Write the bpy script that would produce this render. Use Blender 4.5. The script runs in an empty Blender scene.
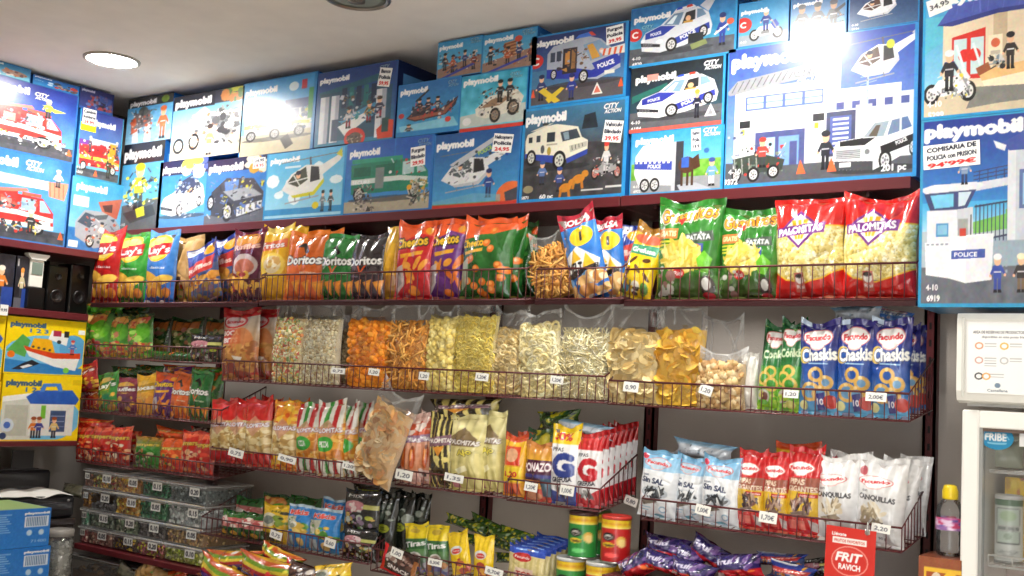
import bpy, math, random
import numpy as np
from mathutils import Vector, Matrix, Euler

sc = bpy.context.scene
COL = sc.collection
rng = np.random.default_rng(11)
random.seed(5)

# ------------------------------------------------------------------ camera
W_, H_ = 1024, 576
FPX = 1096.17
CAMZ = 1.5
_yaw, _pit, _rol = [math.radians(v) for v in (35.99, 5.30, 3.07)]
_fw = np.array([-math.sin(_yaw) * math.cos(_pit), math.cos(_yaw) * math.cos(_pit), math.sin(_pit)])
_r0 = np.array([math.cos(_yaw), math.sin(_yaw), 0.0])
_u0 = np.cross(_r0, _fw)
_r = math.cos(_rol) * _r0 + math.sin(_rol) * _u0
_u = -math.sin(_rol) * _r0 + math.cos(_rol) * _u0


def ray(x, y):
    return _fw + _r * (x - W_ / 2) / FPX - _u * (y - H_ / 2) / FPX


def PY(x, y, Y):          # the point of the plane Y = const behind a place in the photograph
    d = ray(x, y)
    p = d * (Y / d[1])
    return np.array([p[0], p[1], p[2] + CAMZ])


def PX(x, y, X):
    d = ray(x, y)
    p = d * (X / d[0])
    return np.array([p[0], p[1], p[2] + CAMZ])


def PZ(x, y, Z):
    d = ray(x, y)
    p = d * ((Z - CAMZ) / d[2])
    return np.array([p[0], p[1], Z])


cam_d = bpy.data.cameras.new('camera')
cam = bpy.data.objects.new('camera', cam_d)
COL.objects.link(cam)
cam_d.sensor_width = 36
cam_d.sensor_fit = 'HORIZONTAL'
cam_d.lens = FPX * 36 / W_
cam_d.clip_start = 0.02
M = Matrix(((_r[0], _u[0], -_fw[0], 0), (_r[1], _u[1], -_fw[1], 0), (_r[2], _u[2], -_fw[2], CAMZ), (0, 0, 0, 1)))
cam.matrix_world = M
sc.camera = cam

# the planes of the shop (metres)
WALL_Y = 3.33       # back wall
BOX_Y = 3.016       # fronts of the cartons on the top shelf
BAS_Y = 2.89        # fronts of the wire baskets
LEFT_X = -4.46      # fronts of the cartons on the left shelves
WALL_X = -4.84
CEIL_Z = 1.5 + 1.272
SHELF_Z = 1.5 + 0.637

# ------------------------------------------------------------------ materials


def lin(c):
    c = np.asarray(c, float) / 255.0
    return np.where(c <= 0.04045, c / 12.92, ((c + 0.055) / 1.055) ** 2.4)


def new_mat(name):
    m = bpy.data.materials.new(name)
    m.use_nodes = True
    nt = m.node_tree
    for n in list(nt.nodes):
        nt.nodes.remove(n)
    out = nt.nodes.new('ShaderNodeOutputMaterial')
    return m, nt, out


def tint_mat(name, rough=0.5, coat=0.0, bump=0.0, bscale=40.0, spec=0.5, metal=0.0, mottle=0.0):
    m, nt, out = new_mat(name)
    b = nt.nodes.new('ShaderNodeBsdfPrincipled')
    a = nt.nodes.new('ShaderNodeAttribute')
    a.attribute_name = 'tint'
    b.inputs['Roughness'].default_value = rough
    b.inputs['Coat Weight'].default_value = coat
    b.inputs['Coat Roughness'].default_value = 0.12
    b.inputs['Specular IOR Level'].default_value = spec
    b.inputs['Metallic'].default_value = metal
    tc = nt.nodes.new('ShaderNodeTexCoord')
    col = a.outputs['Color']
    if mottle:
        n = nt.nodes.new('ShaderNodeTexNoise')
        n.inputs['Scale'].default_value = 9.0
        n.inputs['Detail'].default_value = 6.0
        nt.links.new(tc.outputs['Object'], n.inputs['Vector'])
        mr = nt.nodes.new('ShaderNodeMapRange')
        mr.inputs['To Min'].default_value = 1.0 - mottle
        mr.inputs['To Max'].default_value = 1.0 + mottle
        nt.links.new(n.outputs['Fac'], mr.inputs['Value'])
        mx = nt.nodes.new('ShaderNodeVectorMath')
        mx.operation = 'SCALE'
        nt.links.new(col, mx.inputs[0])
        nt.links.new(mr.outputs['Result'], mx.inputs['Scale'])
        col = mx.outputs['Vector']
    nt.links.new(col, b.inputs['Base Color'])
    if bump:
        n = nt.nodes.new('ShaderNodeTexNoise')
        n.inputs['Scale'].default_value = bscale
        n.inputs['Detail'].default_value = 4.0
        nt.links.new(tc.outputs['Object'], n.inputs['Vector'])
        bp = nt.nodes.new('ShaderNodeBump')
        bp.inputs['Strength'].default_value = bump
        bp.inputs['Distance'].default_value = 0.01
        nt.links.new(n.outputs['Fac'], bp.inputs['Height'])
        nt.links.new(bp.outputs['Normal'], b.inputs['Normal'])
        nt.links.new(bp.outputs['Normal'], b.inputs['Coat Normal'])
    nt.links.new(b.outputs['BSDF'], out.inputs['Surface'])
    return m


def film_mat(name, gloss=0.5, rough=0.14, bump=0.35):
    m, nt, out = new_mat(name)
    a = nt.nodes.new('ShaderNodeAttribute')
    a.attribute_name = 'tint'
    tr = nt.nodes.new('ShaderNodeBsdfTransparent')
    df = nt.nodes.new('ShaderNodeBsdfPrincipled')
    df.inputs['Base Color'].default_value = (0.85, 0.86, 0.86, 1)
    df.inputs['Roughness'].default_value = 0.25
    df.inputs['Coat Weight'].default_value = 0.6
    gl = nt.nodes.new('ShaderNodeBsdfGlossy')
    gl.inputs['Roughness'].default_value = rough
    lw = nt.nodes.new('ShaderNodeFresnel')
    lw.inputs['IOR'].default_value = 1.45
    tc = nt.nodes.new('ShaderNodeTexCoord')
    n = nt.nodes.new('ShaderNodeTexNoise')
    n.inputs['Scale'].default_value = 22.0
    n.inputs['Detail'].default_value = 3.0
    nt.links.new(tc.outputs['Object'], n.inputs['Vector'])
    bp = nt.nodes.new('ShaderNodeBump')
    bp.inputs['Strength'].default_value = bump
    bp.inputs['Distance'].default_value = 0.012
    nt.links.new(n.outputs['Fac'], bp.inputs['Height'])
    nt.links.new(bp.outputs['Normal'], gl.inputs['Normal'])
    m1 = nt.nodes.new('ShaderNodeMixShader')
    nt.links.new(a.outputs['Fac'], m1.inputs[0])
    nt.links.new(tr.outputs[0], m1.inputs[1])
    nt.links.new(df.outputs[0], m1.inputs[2])
    m2 = nt.nodes.new('ShaderNodeMixShader')
    mul = nt.nodes.new('ShaderNodeMath')
    mul.operation = 'MULTIPLY'
    mul.inputs[1].default_value = gloss * 2
    nt.links.new(lw.outputs[0], mul.inputs[0])
    nt.links.new(mul.outputs[0], m2.inputs[0])
    nt.links.new(m1.outputs[0], m2.inputs[1])
    nt.links.new(gl.outputs[0], m2.inputs[2])
    nt.links.new(m2.outputs[0], out.inputs['Surface'])
    return m


def emit_mat(name, col, strength):
    m, nt, out = new_mat(name)
    e = nt.nodes.new('ShaderNodeEmission')
    e.inputs['Color'].default_value = (*col, 1)
    e.inputs['Strength'].default_value = strength
    nt.links.new(e.outputs[0], out.inputs['Surface'])
    return m


MAT = dict(
    card=tint_mat('printed_cardboard', 0.3, 0.3, 0.02, 6.0),
    foil=tint_mat('printed_foil', 0.24, 0.85, 0.34, 22.0, 0.6),
    food=tint_mat('snack_food', 0.6, 0.0, 0.03, 180.0, 0.3, mottle=0.1),
    paper=tint_mat('white_paper', 0.75, 0.0, 0.03, 30.0, 0.3),
    metal=tint_mat('painted_wire', 0.4, 0.1, 0.05, 60.0, 0.5),
    paint=tint_mat('painted_surface', 0.55, 0.0, 0.06, 120.0, 0.4, mottle=0.06),
    lam=tint_mat('laminate_board', 0.35, 0.2, 0.03, 14.0, 0.5, mottle=0.12),
    plastic=tint_mat('moulded_plastic', 0.32, 0.2, 0.02, 20.0, 0.5),
    steel=tint_mat('brushed_steel', 0.3, 0.0, 0.02, 80.0, 0.5, metal=1.0),
    wall=tint_mat('plaster_wall', 0.85, 0.0, 0.12, 160.0, 0.2, mottle=0.07),
    film=film_mat('clear_film', 0.26),
    tub=film_mat('clear_tub_plastic', 0.35, 0.2, 0.1),
    glass=film_mat('clear_glass', 0.5, 0.02, 0.0),
)

# ------------------------------------------------------------------ mesh builder


class MB:
    def __init__(s):
        s.v, s.f, s.c, s.m, s.sm, s.n = [], [], [], [], [], 0

    def add(s, V, F, col=(200, 200, 200), mi=0, smooth=False, raw=False):
        V = np.asarray(V, float).reshape(-1, 3)
        c = np.asarray(col, float)
        c = c if raw else lin(c)
        if c.ndim == 1:
            c = np.tile(c, (len(V), 1))
        s.v.append(V)
        s.c.append(c.reshape(-1, 3))
        n = s.n
        s.f += [tuple(int(i) + n for i in f) for f in F]
        s.m += [mi] * len(F)
        s.sm += [smooth] * len(F)
        s.n += len(V)

    def box(s, c, size, col=(200, 200, 200), mi=0, bev=0.0):
        c = np.asarray(c, float)
        h = np.asarray(size, float) / 2
        if bev <= 0:
            V = [c + h * np.array(k) for k in ((-1, -1, -1), (1, -1, -1), (1, 1, -1), (-1, 1, -1), (-1, -1, 1), (1, -1, 1), (1, 1, 1), (-1, 1, 1))]
            F = [(0, 3, 2, 1), (4, 5, 6, 7), (0, 1, 5, 4), (1, 2, 6, 5), (2, 3, 7, 6), (3, 0, 4, 7)]
            s.add(V, F, col, mi)
            return
        V, idx = [], {}
        for sx in (-1, 1):
            for sy in (-1, 1):
                for sz in (-1, 1):
                    for ax in range(3):
                        p = h * np.array((sx, sy, sz)) - bev * np.array((sx, sy, sz)) * (np.arange(3) != ax)
                        idx[(sx, sy, sz, ax)] = len(V)
                        V.append(c + p)
        F = []
        for ax in range(3):
            a1, a2 = [(1, 2), (2, 0), (0, 1)][ax]
            for sg in (-1, 1):
                q = []
                for k1, k2 in ((-1, -1), (1, -1), (1, 1), (-1, 1)):
                    t = [0, 0, 0]
                    t[ax] = sg
                    t[a1] = k1
                    t[a2] = k2
                    q.append(idx[(*t, ax)])
                F.append(q if sg > 0 else q[::-1])
        for ax in range(3):
            a1, a2 = [(1, 2), (2, 0), (0, 1)][ax]
            for k1 in (-1, 1):
                for k2 in (-1, 1):
                    def g(e, w):
                        t = [0, 0, 0]
                        t[ax] = e
                        t[a1] = k1
                        t[a2] = k2
                        return idx[(*t, w)]
                    q = [g(-1, a1), g(1, a1), g(1, a2), g(-1, a2)]
                    F.append(q if k1 * k2 > 0 else q[::-1])
        for sx in (-1, 1):
            for sy in (-1, 1):
                for sz in (-1, 1):
                    q = [idx[(sx, sy, sz, a)] for a in range(3)]
                    F.append(q if sx * sy * sz > 0 else q[::-1])
        s.add(V, F, col, mi)

    def tube(s, pts, r, n=6, col=(60, 25, 28), mi=0, cap=True):
        pts = np.asarray(pts, float)
        V = []
        up = np.array([0.31, 0.17, 0.93])
        for i, p in enumerate(pts):
            t = pts[min(i + 1, len(pts) - 1)] - pts[max(i - 1, 0)]
            t = t / (np.linalg.norm(t) + 1e-9)
            a = np.cross(t, up)
            if np.linalg.norm(a) < 0.05:
                a = np.cross(t, (1, 0, 0))
            a /= np.linalg.norm(a)
            b = np.cross(t, a)
            rr = r[i] if hasattr(r, '__len__') else r
            for k in range(n):
                w = 2 * math.pi * k / n
                V.append(p + rr * (a * math.cos(w) + b * math.sin(w)))
        F = []
        for i in range(len(pts) - 1):
            for k in range(n):
                k2 = (k + 1) % n
                F.append((i * n + k, i * n + k2, (i + 1) * n + k2, (i + 1) * n + k))
        if cap:
            F.append(tuple(range(n))[::-1])
            F.append(tuple((len(pts) - 1) * n + k for k in range(n)))
        s.add(V, F, col, mi, True)

    def lathe(s, prof, n=24, c=(0, 0, 0), col=(200, 200, 200), mi=0, cols=None, smooth=True):
        """prof: list of (radius, z); cols: one colour per profile point or (len, n, 3)"""
        V, C = [], []
        for i, (r, z) in enumerate(prof):
            for k in range(n):
                w = 2 * math.pi * k / n
                V.append((c[0] + r * math.cos(w), c[1] + r * math.sin(w), c[2] + z))
        F = []
        for i in range(len(prof) - 1):
            for k in range(n):
                k2 = (k + 1) % n
                F.append((i * n + k, i * n + k2, (i + 1) * n + k2, (i + 1) * n + k))
        F.append(tuple(range(n))[::-1])
        F.append(tuple((len(prof) - 1) * n + k for k in range(n)))
        if cols is not None:
            cc = np.asarray(cols, float)
            if cc.ndim == 2:
                cc = np.repeat(cc[:, None, :], n, 1)
            col = cc.reshape(-1, 3)
        s.add(V, F, col, mi, smooth)

    def grid(s, P, C, mi=0, smooth=True, raw=False, flip=False):
        """P (ny, nx, 3), C (ny, nx, 3) or one colour"""
        P = np.asarray(P, float)
        ny, nx = P.shape[:2]
        i = np.arange(ny * nx).reshape(ny, nx)
        q = np.stack([i[:-1, :-1], i[:-1, 1:], i[1:, 1:], i[1:, :-1]], -1).reshape(-1, 4)
        if flip:
            q = q[:, ::-1]
        C = np.asarray(C, float)
        if C.ndim == 3:
            C = C.reshape(-1, 3)
        s.add(P.reshape(-1, 3), q.tolist(), C, mi, smooth, raw)

    def build(s, name, mats, parent=None, loc=None, rot=None):
        me = bpy.data.meshes.new(name)
        V = np.concatenate(s.v) if s.v else np.zeros((0, 3))
        me.from_pydata(V.tolist(), [], s.f)
        at = me.color_attributes.new('tint', 'FLOAT_COLOR', 'POINT')
        C = np.ones((len(V), 4), np.float32)
        C[:, :3] = np.concatenate(s.c)
        at.data.foreach_set('color', C.ravel())
        mats = mats if isinstance(mats, (list, tuple)) else [mats]
        for m in mats:
            me.materials.append(MAT[m] if isinstance(m, str) else m)
        me.polygons.foreach_set('material_index', np.array(s.m, np.int32))
        me.polygons.foreach_set('use_smooth', np.array(s.sm, bool))
        me.update()
        o = bpy.data.objects.new(name, me)
        COL.objects.link(o)
        if parent is not None:
            o.parent = parent
        if loc is not None:
            o.location = loc
        if rot is not None:
            o.rotation_euler = rot
        return o


def tag(o, label, cat, group=None):
    o['label'] = label
    o['category'] = cat
    if group:
        o['group'] = group
    return o


def empty(name, label, cat, loc=(0, 0, 0), rot=(0, 0, 0), group=None):
    o = bpy.data.objects.new(name, None)
    o.empty_display_size = 0.05
    COL.objects.link(o)
    o.location = loc
    o.rotation_euler = rot
    return tag(o, label, cat, group)


def struct(o):
    o['kind'] = 'structure'
    return o


def copy_thing(o, loc, rot=None, label=None, group=None):
    c = o.copy()
    COL.objects.link(c)
    c.location = loc
    if rot is not None:
        c.rotation_euler = rot
    if label:
        c['label'] = label
    if group:
        c['group'] = group
    for ch in list(o.children):
        k = ch.copy()
        COL.objects.link(k)
        k.parent = c
        for g in list(ch.children):
            h = g.copy()
            COL.objects.link(h)
            h.parent = k
    return c


# ------------------------------------------------------------------ print painter
_masks = {}


def text_mask(s):
    """coverage of a line of lettering, 30 px cap height, with its width in cap heights"""
    if s in _masks:
        return _masks[s]
    cu = bpy.data.curves.new('lettering', 'FONT')
    cu.body = s
    cu.resolution_u = 3
    o = bpy.data.objects.new('lettering', cu)
    COL.objects.link(o)
    dg = bpy.context.evaluated_depsgraph_get()
    me = o.evaluated_get(dg).to_mesh()
    me.calc_loop_triangles()
    V = np.array([v.co[:2] for v in me.vertices]) if len(me.vertices) else np.zeros((1, 2))
    T = np.array([t.vertices[:] for t in me.loop_triangles], int).reshape(-1, 3)
    o.evaluated_get(dg).to_mesh_clear()
    bpy.data.objects.remove(o)
    bpy.data.curves.remove(cu)
    K = 30 / 0.70
    x0, x1 = V[:, 0].min(), V[:, 0].max()
    pad = 8
    base = -0.24
    w = int((x1 - x0) * K) + 2 * pad
    h = int(1.15 * K) + 2 * pad
    m = np.zeros((h, w), np.float32)
    Q = np.stack([(V[:, 0] - x0) * K + pad, h - pad - (V[:, 1] - base) * K], 1)
    for t in T:
        a, b, c = Q[t]
        lo = np.floor(np.minimum(np.minimum(a, b), c)).astype(int)
        hi = np.ceil(np.maximum(np.maximum(a, b), c)).astype(int) + 1
        lo = np.maximum(lo, 0)
        xs = np.arange(lo[0], min(hi[0], w)) + 0.5
        ys = np.arange(lo[1], min(hi[1], h)) + 0.5
        if len(xs) == 0 or len(ys) == 0:
            continue
        X, Y = np.meshgrid(xs, ys)

        def e(p, q):
            return (q[0] - p[0]) * (Y - p[1]) - (q[1] - p[1]) * (X - p[0])
        e1, e2, e3 = e(a, b), e(b, c), e(c, a)
        ins = ((e1 >= 0) & (e2 >= 0) & (e3 >= 0)) | ((e1 <= 0) & (e2 <= 0) & (e3 <= 0))
        sub = m[lo[1]:lo[1] + len(ys), lo[0]:lo[0] + len(xs)]
        sub[ins] = 1
    _masks[s] = (m, pad, K, base)
    return _masks[s]


def dil(m, k):
    for _ in range(k):
        p = np.pad(m, 1)
        m = np.maximum.reduce([p[1:-1, 1:-1], p[:-2, 1:-1], p[2:, 1:-1], p[1:-1, :-2], p[1:-1, 2:]])
    return m


class Art:
    SS = 2

    def __init__(s, nx, ny, base=(128, 128, 128)):
        s.nx, s.ny = nx, ny
        s.w, s.h = nx * s.SS, ny * s.SS
        s.a = np.empty((s.h, s.w, 3), np.float32)
        s.a[:] = base
        s.M = np.array([[s.w, 0, 0], [0, s.h, 0]], float)
        s.asp = nx / ny

    def at(s, x, y, w, h, rot=0.0, flip=False):
        """a frame inside this one: unit square -> box at x, y of size w, h (rot in degrees, about its centre)"""
        p = Art.__new__(Art)
        p.__dict__.update(s.__dict__)
        c, sn = math.cos(math.radians(rot)), math.sin(math.radians(rot))
        fx = -1 if flip else 1
        # local unit -> parent unit, rotating in pixel space
        pw, ph = np.linalg.norm(s.M[:, 0]), np.linalg.norm(s.M[:, 1])
        A = np.array([[w * fx * c, -h * sn * ph / pw], [w * fx * sn * pw / ph, h * c]])
        t = np.array([x + w / 2, y + h / 2]) - A @ np.array([0.5, 0.5])
        L, T = s.M[:, :2], s.M[:, 2]
        p.M = np.column_stack([L @ A, L @ t + T])
        return p

    def px(s, pts):
        pts = np.asarray(pts, float).reshape(-1, 2)
        return pts @ s.M[:, :2].T + s.M[:, 2]

    def poly(s, pts, col, al=1.0):
        Q = s.px(pts)
        lo = np.maximum(np.floor(Q.min(0)).astype(int), 0)
        hi = np.minimum(np.ceil(Q.max(0)).astype(int) + 1, (s.w, s.h))
        if (hi <= lo).any():
            return s
        X, Y = np.meshgrid(np.arange(lo[0], hi[0]) + 0.5, np.arange(lo[1], hi[1]) + 0.5)
        ins = np.zeros(X.shape, bool)
        n = len(Q)
        for i in range(n):
            x1, y1 = Q[i]
            x2, y2 = Q[(i + 1) % n]
            if y1 == y2:
                continue
            k = ((y1 > Y) != (y2 > Y)) & (X < (x2 - x1) * (Y - y1) / (y2 - y1) + x1)
            ins ^= k
        sub = s.a[lo[1]:hi[1], lo[0]:hi[0]]
        sub[ins] = sub[ins] * (1 - al) + np.asarray(col, np.float32) * al
        return s

    def rect(s, x0, y0, x1, y1, col, al=1.0):
        return s.poly([(x0, y0), (x1, y0), (x1, y1), (x0, y1)], col, al)

    def ell(s, cx, cy, rx, ry, col, al=1.0, n=20, rot=0.0):
        t = np.arange(n) * 2 * math.pi / n
        x, y = rx * np.cos(t), ry * np.sin(t)
        c, q = math.cos(math.radians(rot)), math.sin(math.radians(rot))
        return s.poly(np.stack([cx + x * c - y * q, cy + x * q + y * c], 1), col, al)

    def circ(s, cx, cy, r, col, al=1.0):
        """round in the picture; r in units of height"""
        k = np.linalg.norm(s.M[:, 1]) / np.linalg.norm(s.M[:, 0])
        return s.ell(cx, cy, r * k, r, col, al)

    def ring(s, cx, cy, r, wd, col, inner, al=1.0):
        s.circ(cx, cy, r, col, al)
        s.circ(cx, cy, r - wd, inner, al)
        return s

    def line(s, x0, y0, x1, y1, wd, col, al=1.0):
        """wd in units of height"""
        pw, ph = np.linalg.norm(s.M[:, 0]), np.linalg.norm(s.M[:, 1])
        dx, dy = (x1 - x0) * pw, (y1 - y0) * ph
        l = math.hypot(dx, dy) + 1e-9
        ox, oy = -dy / l * wd * ph / 2 / pw, dx / l * wd / 2
        return s.poly([(x0 + ox, y0 + oy), (x1 + ox, y1 + oy), (x1 - ox, y1 - oy), (x0 - ox, y0 - oy)], col, al)

    def pline(s, pts, wd, col):
        for a, b in zip(pts[:-1], pts[1:]):
            s.line(*a, *b, wd, col)
        return s

    def grad(s, c0, c1, x0=0, y0=0, x1=1, y1=1, horiz=False):
        (ax, ay), (bx, by) = s.px([(x0, y0), (x1, y1)]).round().astype(int)
        ax, ay = max(ax, 0), max(ay, 0)
        sub = s.a[ay:by, ax:bx]
        if sub.size == 0:
            return s
        t = np.linspace(0, 1, sub.shape[1 if horiz else 0])
        t = t[None, :, None] if horiz else t[:, None, None]
        sub[:] = np.asarray(c0) * (1 - t) + np.asarray(c1) * t
        return s

    def noise(s, amp, cell=0.06, x0=0, y0=0, x1=1, y1=1, mono=True):
        (ax, ay), (bx, by) = s.px([(x0, y0), (x1, y1)]).round().astype(int)
        ax, ay, bx, by = max(ax, 0), max(ay, 0), min(bx, s.w), min(by, s.h)
        hh, ww = by - ay, bx - ax
        if hh < 2 or ww < 2:
            return s
        c = max(2, int(cell * s.h))
        g = rng.normal(size=(hh // c + 2, ww // c + 2, 1 if mono else 3))
        yy, xx = np.arange(hh) / c, np.arange(ww) / c
        yi, xi = yy.astype(int), xx.astype(int)
        fy, fx = (yy - yi)[:, None, None], (xx - xi)[None, :, None]
        G = lambda i, j: g[i][:, j]
        n = (G(yi, xi) * (1 - fy) * (1 - fx) + G(yi + 1, xi) * fy * (1 - fx) + G(yi, xi + 1) * (1 - fy) * fx + G(yi + 1, xi + 1) * fy * fx)
        s.a[ay:by, ax:bx] = np.clip(s.a[ay:by, ax:bx] + n * amp, 0, 255)
        return s

    def spots(s, x0, y0, x1, y1, cols, n, r=0.02, jit=0.6):
        for _ in range(n):
            x, y = random.uniform(x0, x1), random.uniform(y0, y1)
            q = r * random.uniform(1 - jit, 1 + jit)
            k = s.h / s.w
            s.ell(x, y, q * k * random.uniform(.6, 1.4), q * random.uniform(.6, 1.4), random.choice(cols), n=8, rot=0)
        return s

    def text(s, txt, cx, cy, h, col, rot=0.0, wid=None, bold=1, out=None, ow=3, shear=0.0):
        """lettering centred at cx, cy; h = cap height in units of this frame's height; wid in units of width"""
        m, pad, K, base = text_mask(txt)
        mh, mw = m.shape
        pw, ph = np.linalg.norm(s.M[:, 0]), np.linalg.norm(s.M[:, 1])
        ky = h * ph / 30.0
        natural = (mw - 2 * pad) * ky
        bold = min(bold, 3 if txt in ('playmobil', 'G') else (1 if h * ph < 11 else 2))
        ow = min(ow, 2) if h * ph < 24 else ow
        kx = ky if wid is None else ky * (wid * pw / natural)
        ex = s.M[:, 0] / pw
        ey = s.M[:, 1] / ph
        c, q = math.cos(math.radians(rot)), math.sin(math.radians(rot))
        X = (ex * c + ey * q) * kx
        Yv = (-ex * q + ey * c) * ky + shear * X * -1
        A = np.column_stack([X, Yv])
        o = s.px([(cx, cy)])[0] - A @ np.array([mw / 2, mh - pad - (0.35 - base) * K])
        cor = np.array([[0, 0], [mw, 0], [mw, mh], [0, mh]]) @ A.T + o
        lo = np.maximum(np.floor(cor.min(0)).astype(int), 0)
        hi = np.minimum(np.ceil(cor.max(0)).astype(int) + 1, (s.w, s.h))
        if (hi <= lo).any():
            return s
        XX, YY = np.meshgrid(np.arange(lo[0], hi[0]) + 0.5, np.arange(lo[1], hi[1]) + 0.5)
        Ai = np.linalg.inv(A)
        u = Ai[0, 0] * (XX - o[0]) + Ai[0, 1] * (YY - o[1]) - 0.5
        v = Ai[1, 0] * (XX - o[0]) + Ai[1, 1] * (YY - o[1]) - 0.5
        sub = s.a[lo[1]:hi[1], lo[0]:hi[0]]
        step = max(1, int(round(1 / max(min(kx, ky), 1e-3) / 2)))

        def put(mask, colr):
            # smooth when the lettering is smaller than the stored mask
            b = mask
            for _ in range(max(0, step - 1)):
                p = np.pad(b, 1)
                b = (p[1:-1, 1:-1] * 2 + p[:-2, 1:-1] + p[2:, 1:-1] + p[1:-1, :-2] + p[1:-1, 2:]) / 6
            ui, vi = np.floor(u).astype(int), np.floor(v).astype(int)
            fu, fv = u - ui, v - vi
            bp = np.pad(b, 2)
            g = lambda y, x: bp[np.clip(y + 2, 0, mh + 3), np.clip(x + 2, 0, mw + 3)]
            al = g(vi, ui) * (1 - fu) * (1 - fv) + g(vi, ui + 1) * fu * (1 - fv) + g(vi + 1, ui) * (1 - fu) * fv + g(vi + 1, ui + 1) * fu * fv
            al = np.clip(al, 0, 1)[..., None]
            sub[:] = sub * (1 - al) + np.asarray(colr, np.float32) * al
        if out is not None:
            put(dil(m, bold + ow), out)
        put(dil(m, bold), col)
        return s

    def done(s):
        a = s.a.reshape(s.ny, s.SS, s.nx, s.SS, 3).mean((1, 3))
        return a[::-1]          # row 0 = bottom of the print
LAMP_ON = 112.0
LAMPS_MORE = [(-1.36, 2.44), (-.35, .7), (.9, .7), (-.35, -.8)]  # first follows the glare on the cartons; other three added for brightness
EXPO = 1.15
SKY_ON = 2.0
# ------------------------------------------------------------------ pictures printed on the cartons
WH, BK = (245, 245, 245), (22, 22, 26)
RED, NAVY, SKY = (205, 40, 35), (38, 48, 130), (60, 165, 215)


def logo(a, x, y, w, h, col=WH, rot=0.0):
    a.text('playmobil', x + w / 2, y, h * 1.08, col, wid=w, bold=4, rot=rot, out=None)


def city(a, x, y, w, h, col=WH, rot=0):
    p = a.at(x, y, w, h, rot)
    p.text('CITY', .45, .28, .5, col, wid=.7, bold=3, out=(30, 40, 60), ow=3, shear=.25)
    p.text('ACTION', .55, .8, .38, col, wid=.8, bold=3, out=(30, 40, 60), ow=3, shear=.25)


def frame(a, col=(35, 125, 190), l=.02, r=.02, t=.02, b=.025):
    if t: a.rect(0, 0, 1, t, col)
    if b: a.rect(0, 1 - b, 1, 1, col)
    if l: a.rect(0, 0, l, 1, col)
    if r: a.rect(1 - r, 0, 1, 1, col)


def ages(a, x=.04, y=.86, h=.04, num='', col=WH):
    a.text('4-10', x + .05, y, h, col, bold=1)
    if num:
        a.text(num, x + .06, y + h * 1.9, h, col, bold=2)


def clutter(a, x0, y0, x1, y1, cols, n, s=.03):
    """the many small printed pieces of a toy scene"""
    k = np.linalg.norm(a.M[:, 1]) / np.linalg.norm(a.M[:, 0])
    for _ in range(n):
        x, y = random.uniform(x0, x1), random.uniform(y0, y1)
        c = random.choice(cols)
        q = s * random.uniform(.4, 1.3)
        w = random.random()
        if w < .35:
            t = sorted(random.uniform(0, 6.28) for _ in range(4))
            a.poly([(x + q * k * math.cos(v), y + q * math.sin(v)) for v in t], c)
        elif w < .65:
            v = random.uniform(0, 3.14)
            a.line(x - q * k * math.cos(v), y - q * math.sin(v), x + q * k * math.cos(v), y + q * math.sin(v), q * .4, c)
        else:
            a.ell(x, y, q * .6 * k, q * .6, c, n=9)


def wheel(p, x, y, rx, ry, hub=(215, 215, 215)):
    p.ell(x, y, rx, ry, (28, 28, 30))
    p.ell(x, y, rx * .66, ry * .66, hub)
    for k in range(5):
        t = k * 1.257
        p.ell(x + rx * .38 * math.cos(t), y + ry * .38 * math.sin(t), rx * .12, ry * .12, (90, 90, 95), n=8)
    p.ell(x, y, rx * .18, ry * .18, (120, 120, 120), n=8)


def fig(p, body=(40, 60, 140), legs=(30, 35, 60), hat=(30, 40, 90), skin=(235, 185, 150)):
    p.rect(.36, .62, .48, .97, legs)
    p.rect(.52, .62, .64, .97, legs)
    p.poly([(.34, .98), (.5, .98), (.48, .9), (.36, .9)], BK)
    p.poly([(.52, .98), (.68, .98), (.64, .9), (.52, .9)], BK)
    p.poly([(.33, .32), (.67, .32), (.66, .64), (.34, .64)], body)
    p.poly([(.33, .33), (.2, .52), (.27, .57), (.38, .42)], body)
    p.poly([(.67, .33), (.82, .5), (.76, .56), (.62, .42)], body)
    p.ell(.22, .57, .05, .04, skin, n=8)
    p.ell(.8, .55, .05, .04, skin, n=8)
    p.ell(.5, .2, .14, .13, skin)
    p.ell(.5, .11, .17, .08, hat)
    p.rect(.34, .1, .66, .14, hat)
    p.line(.36, .48, .64, .48, .03, (220, 220, 225))


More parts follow.
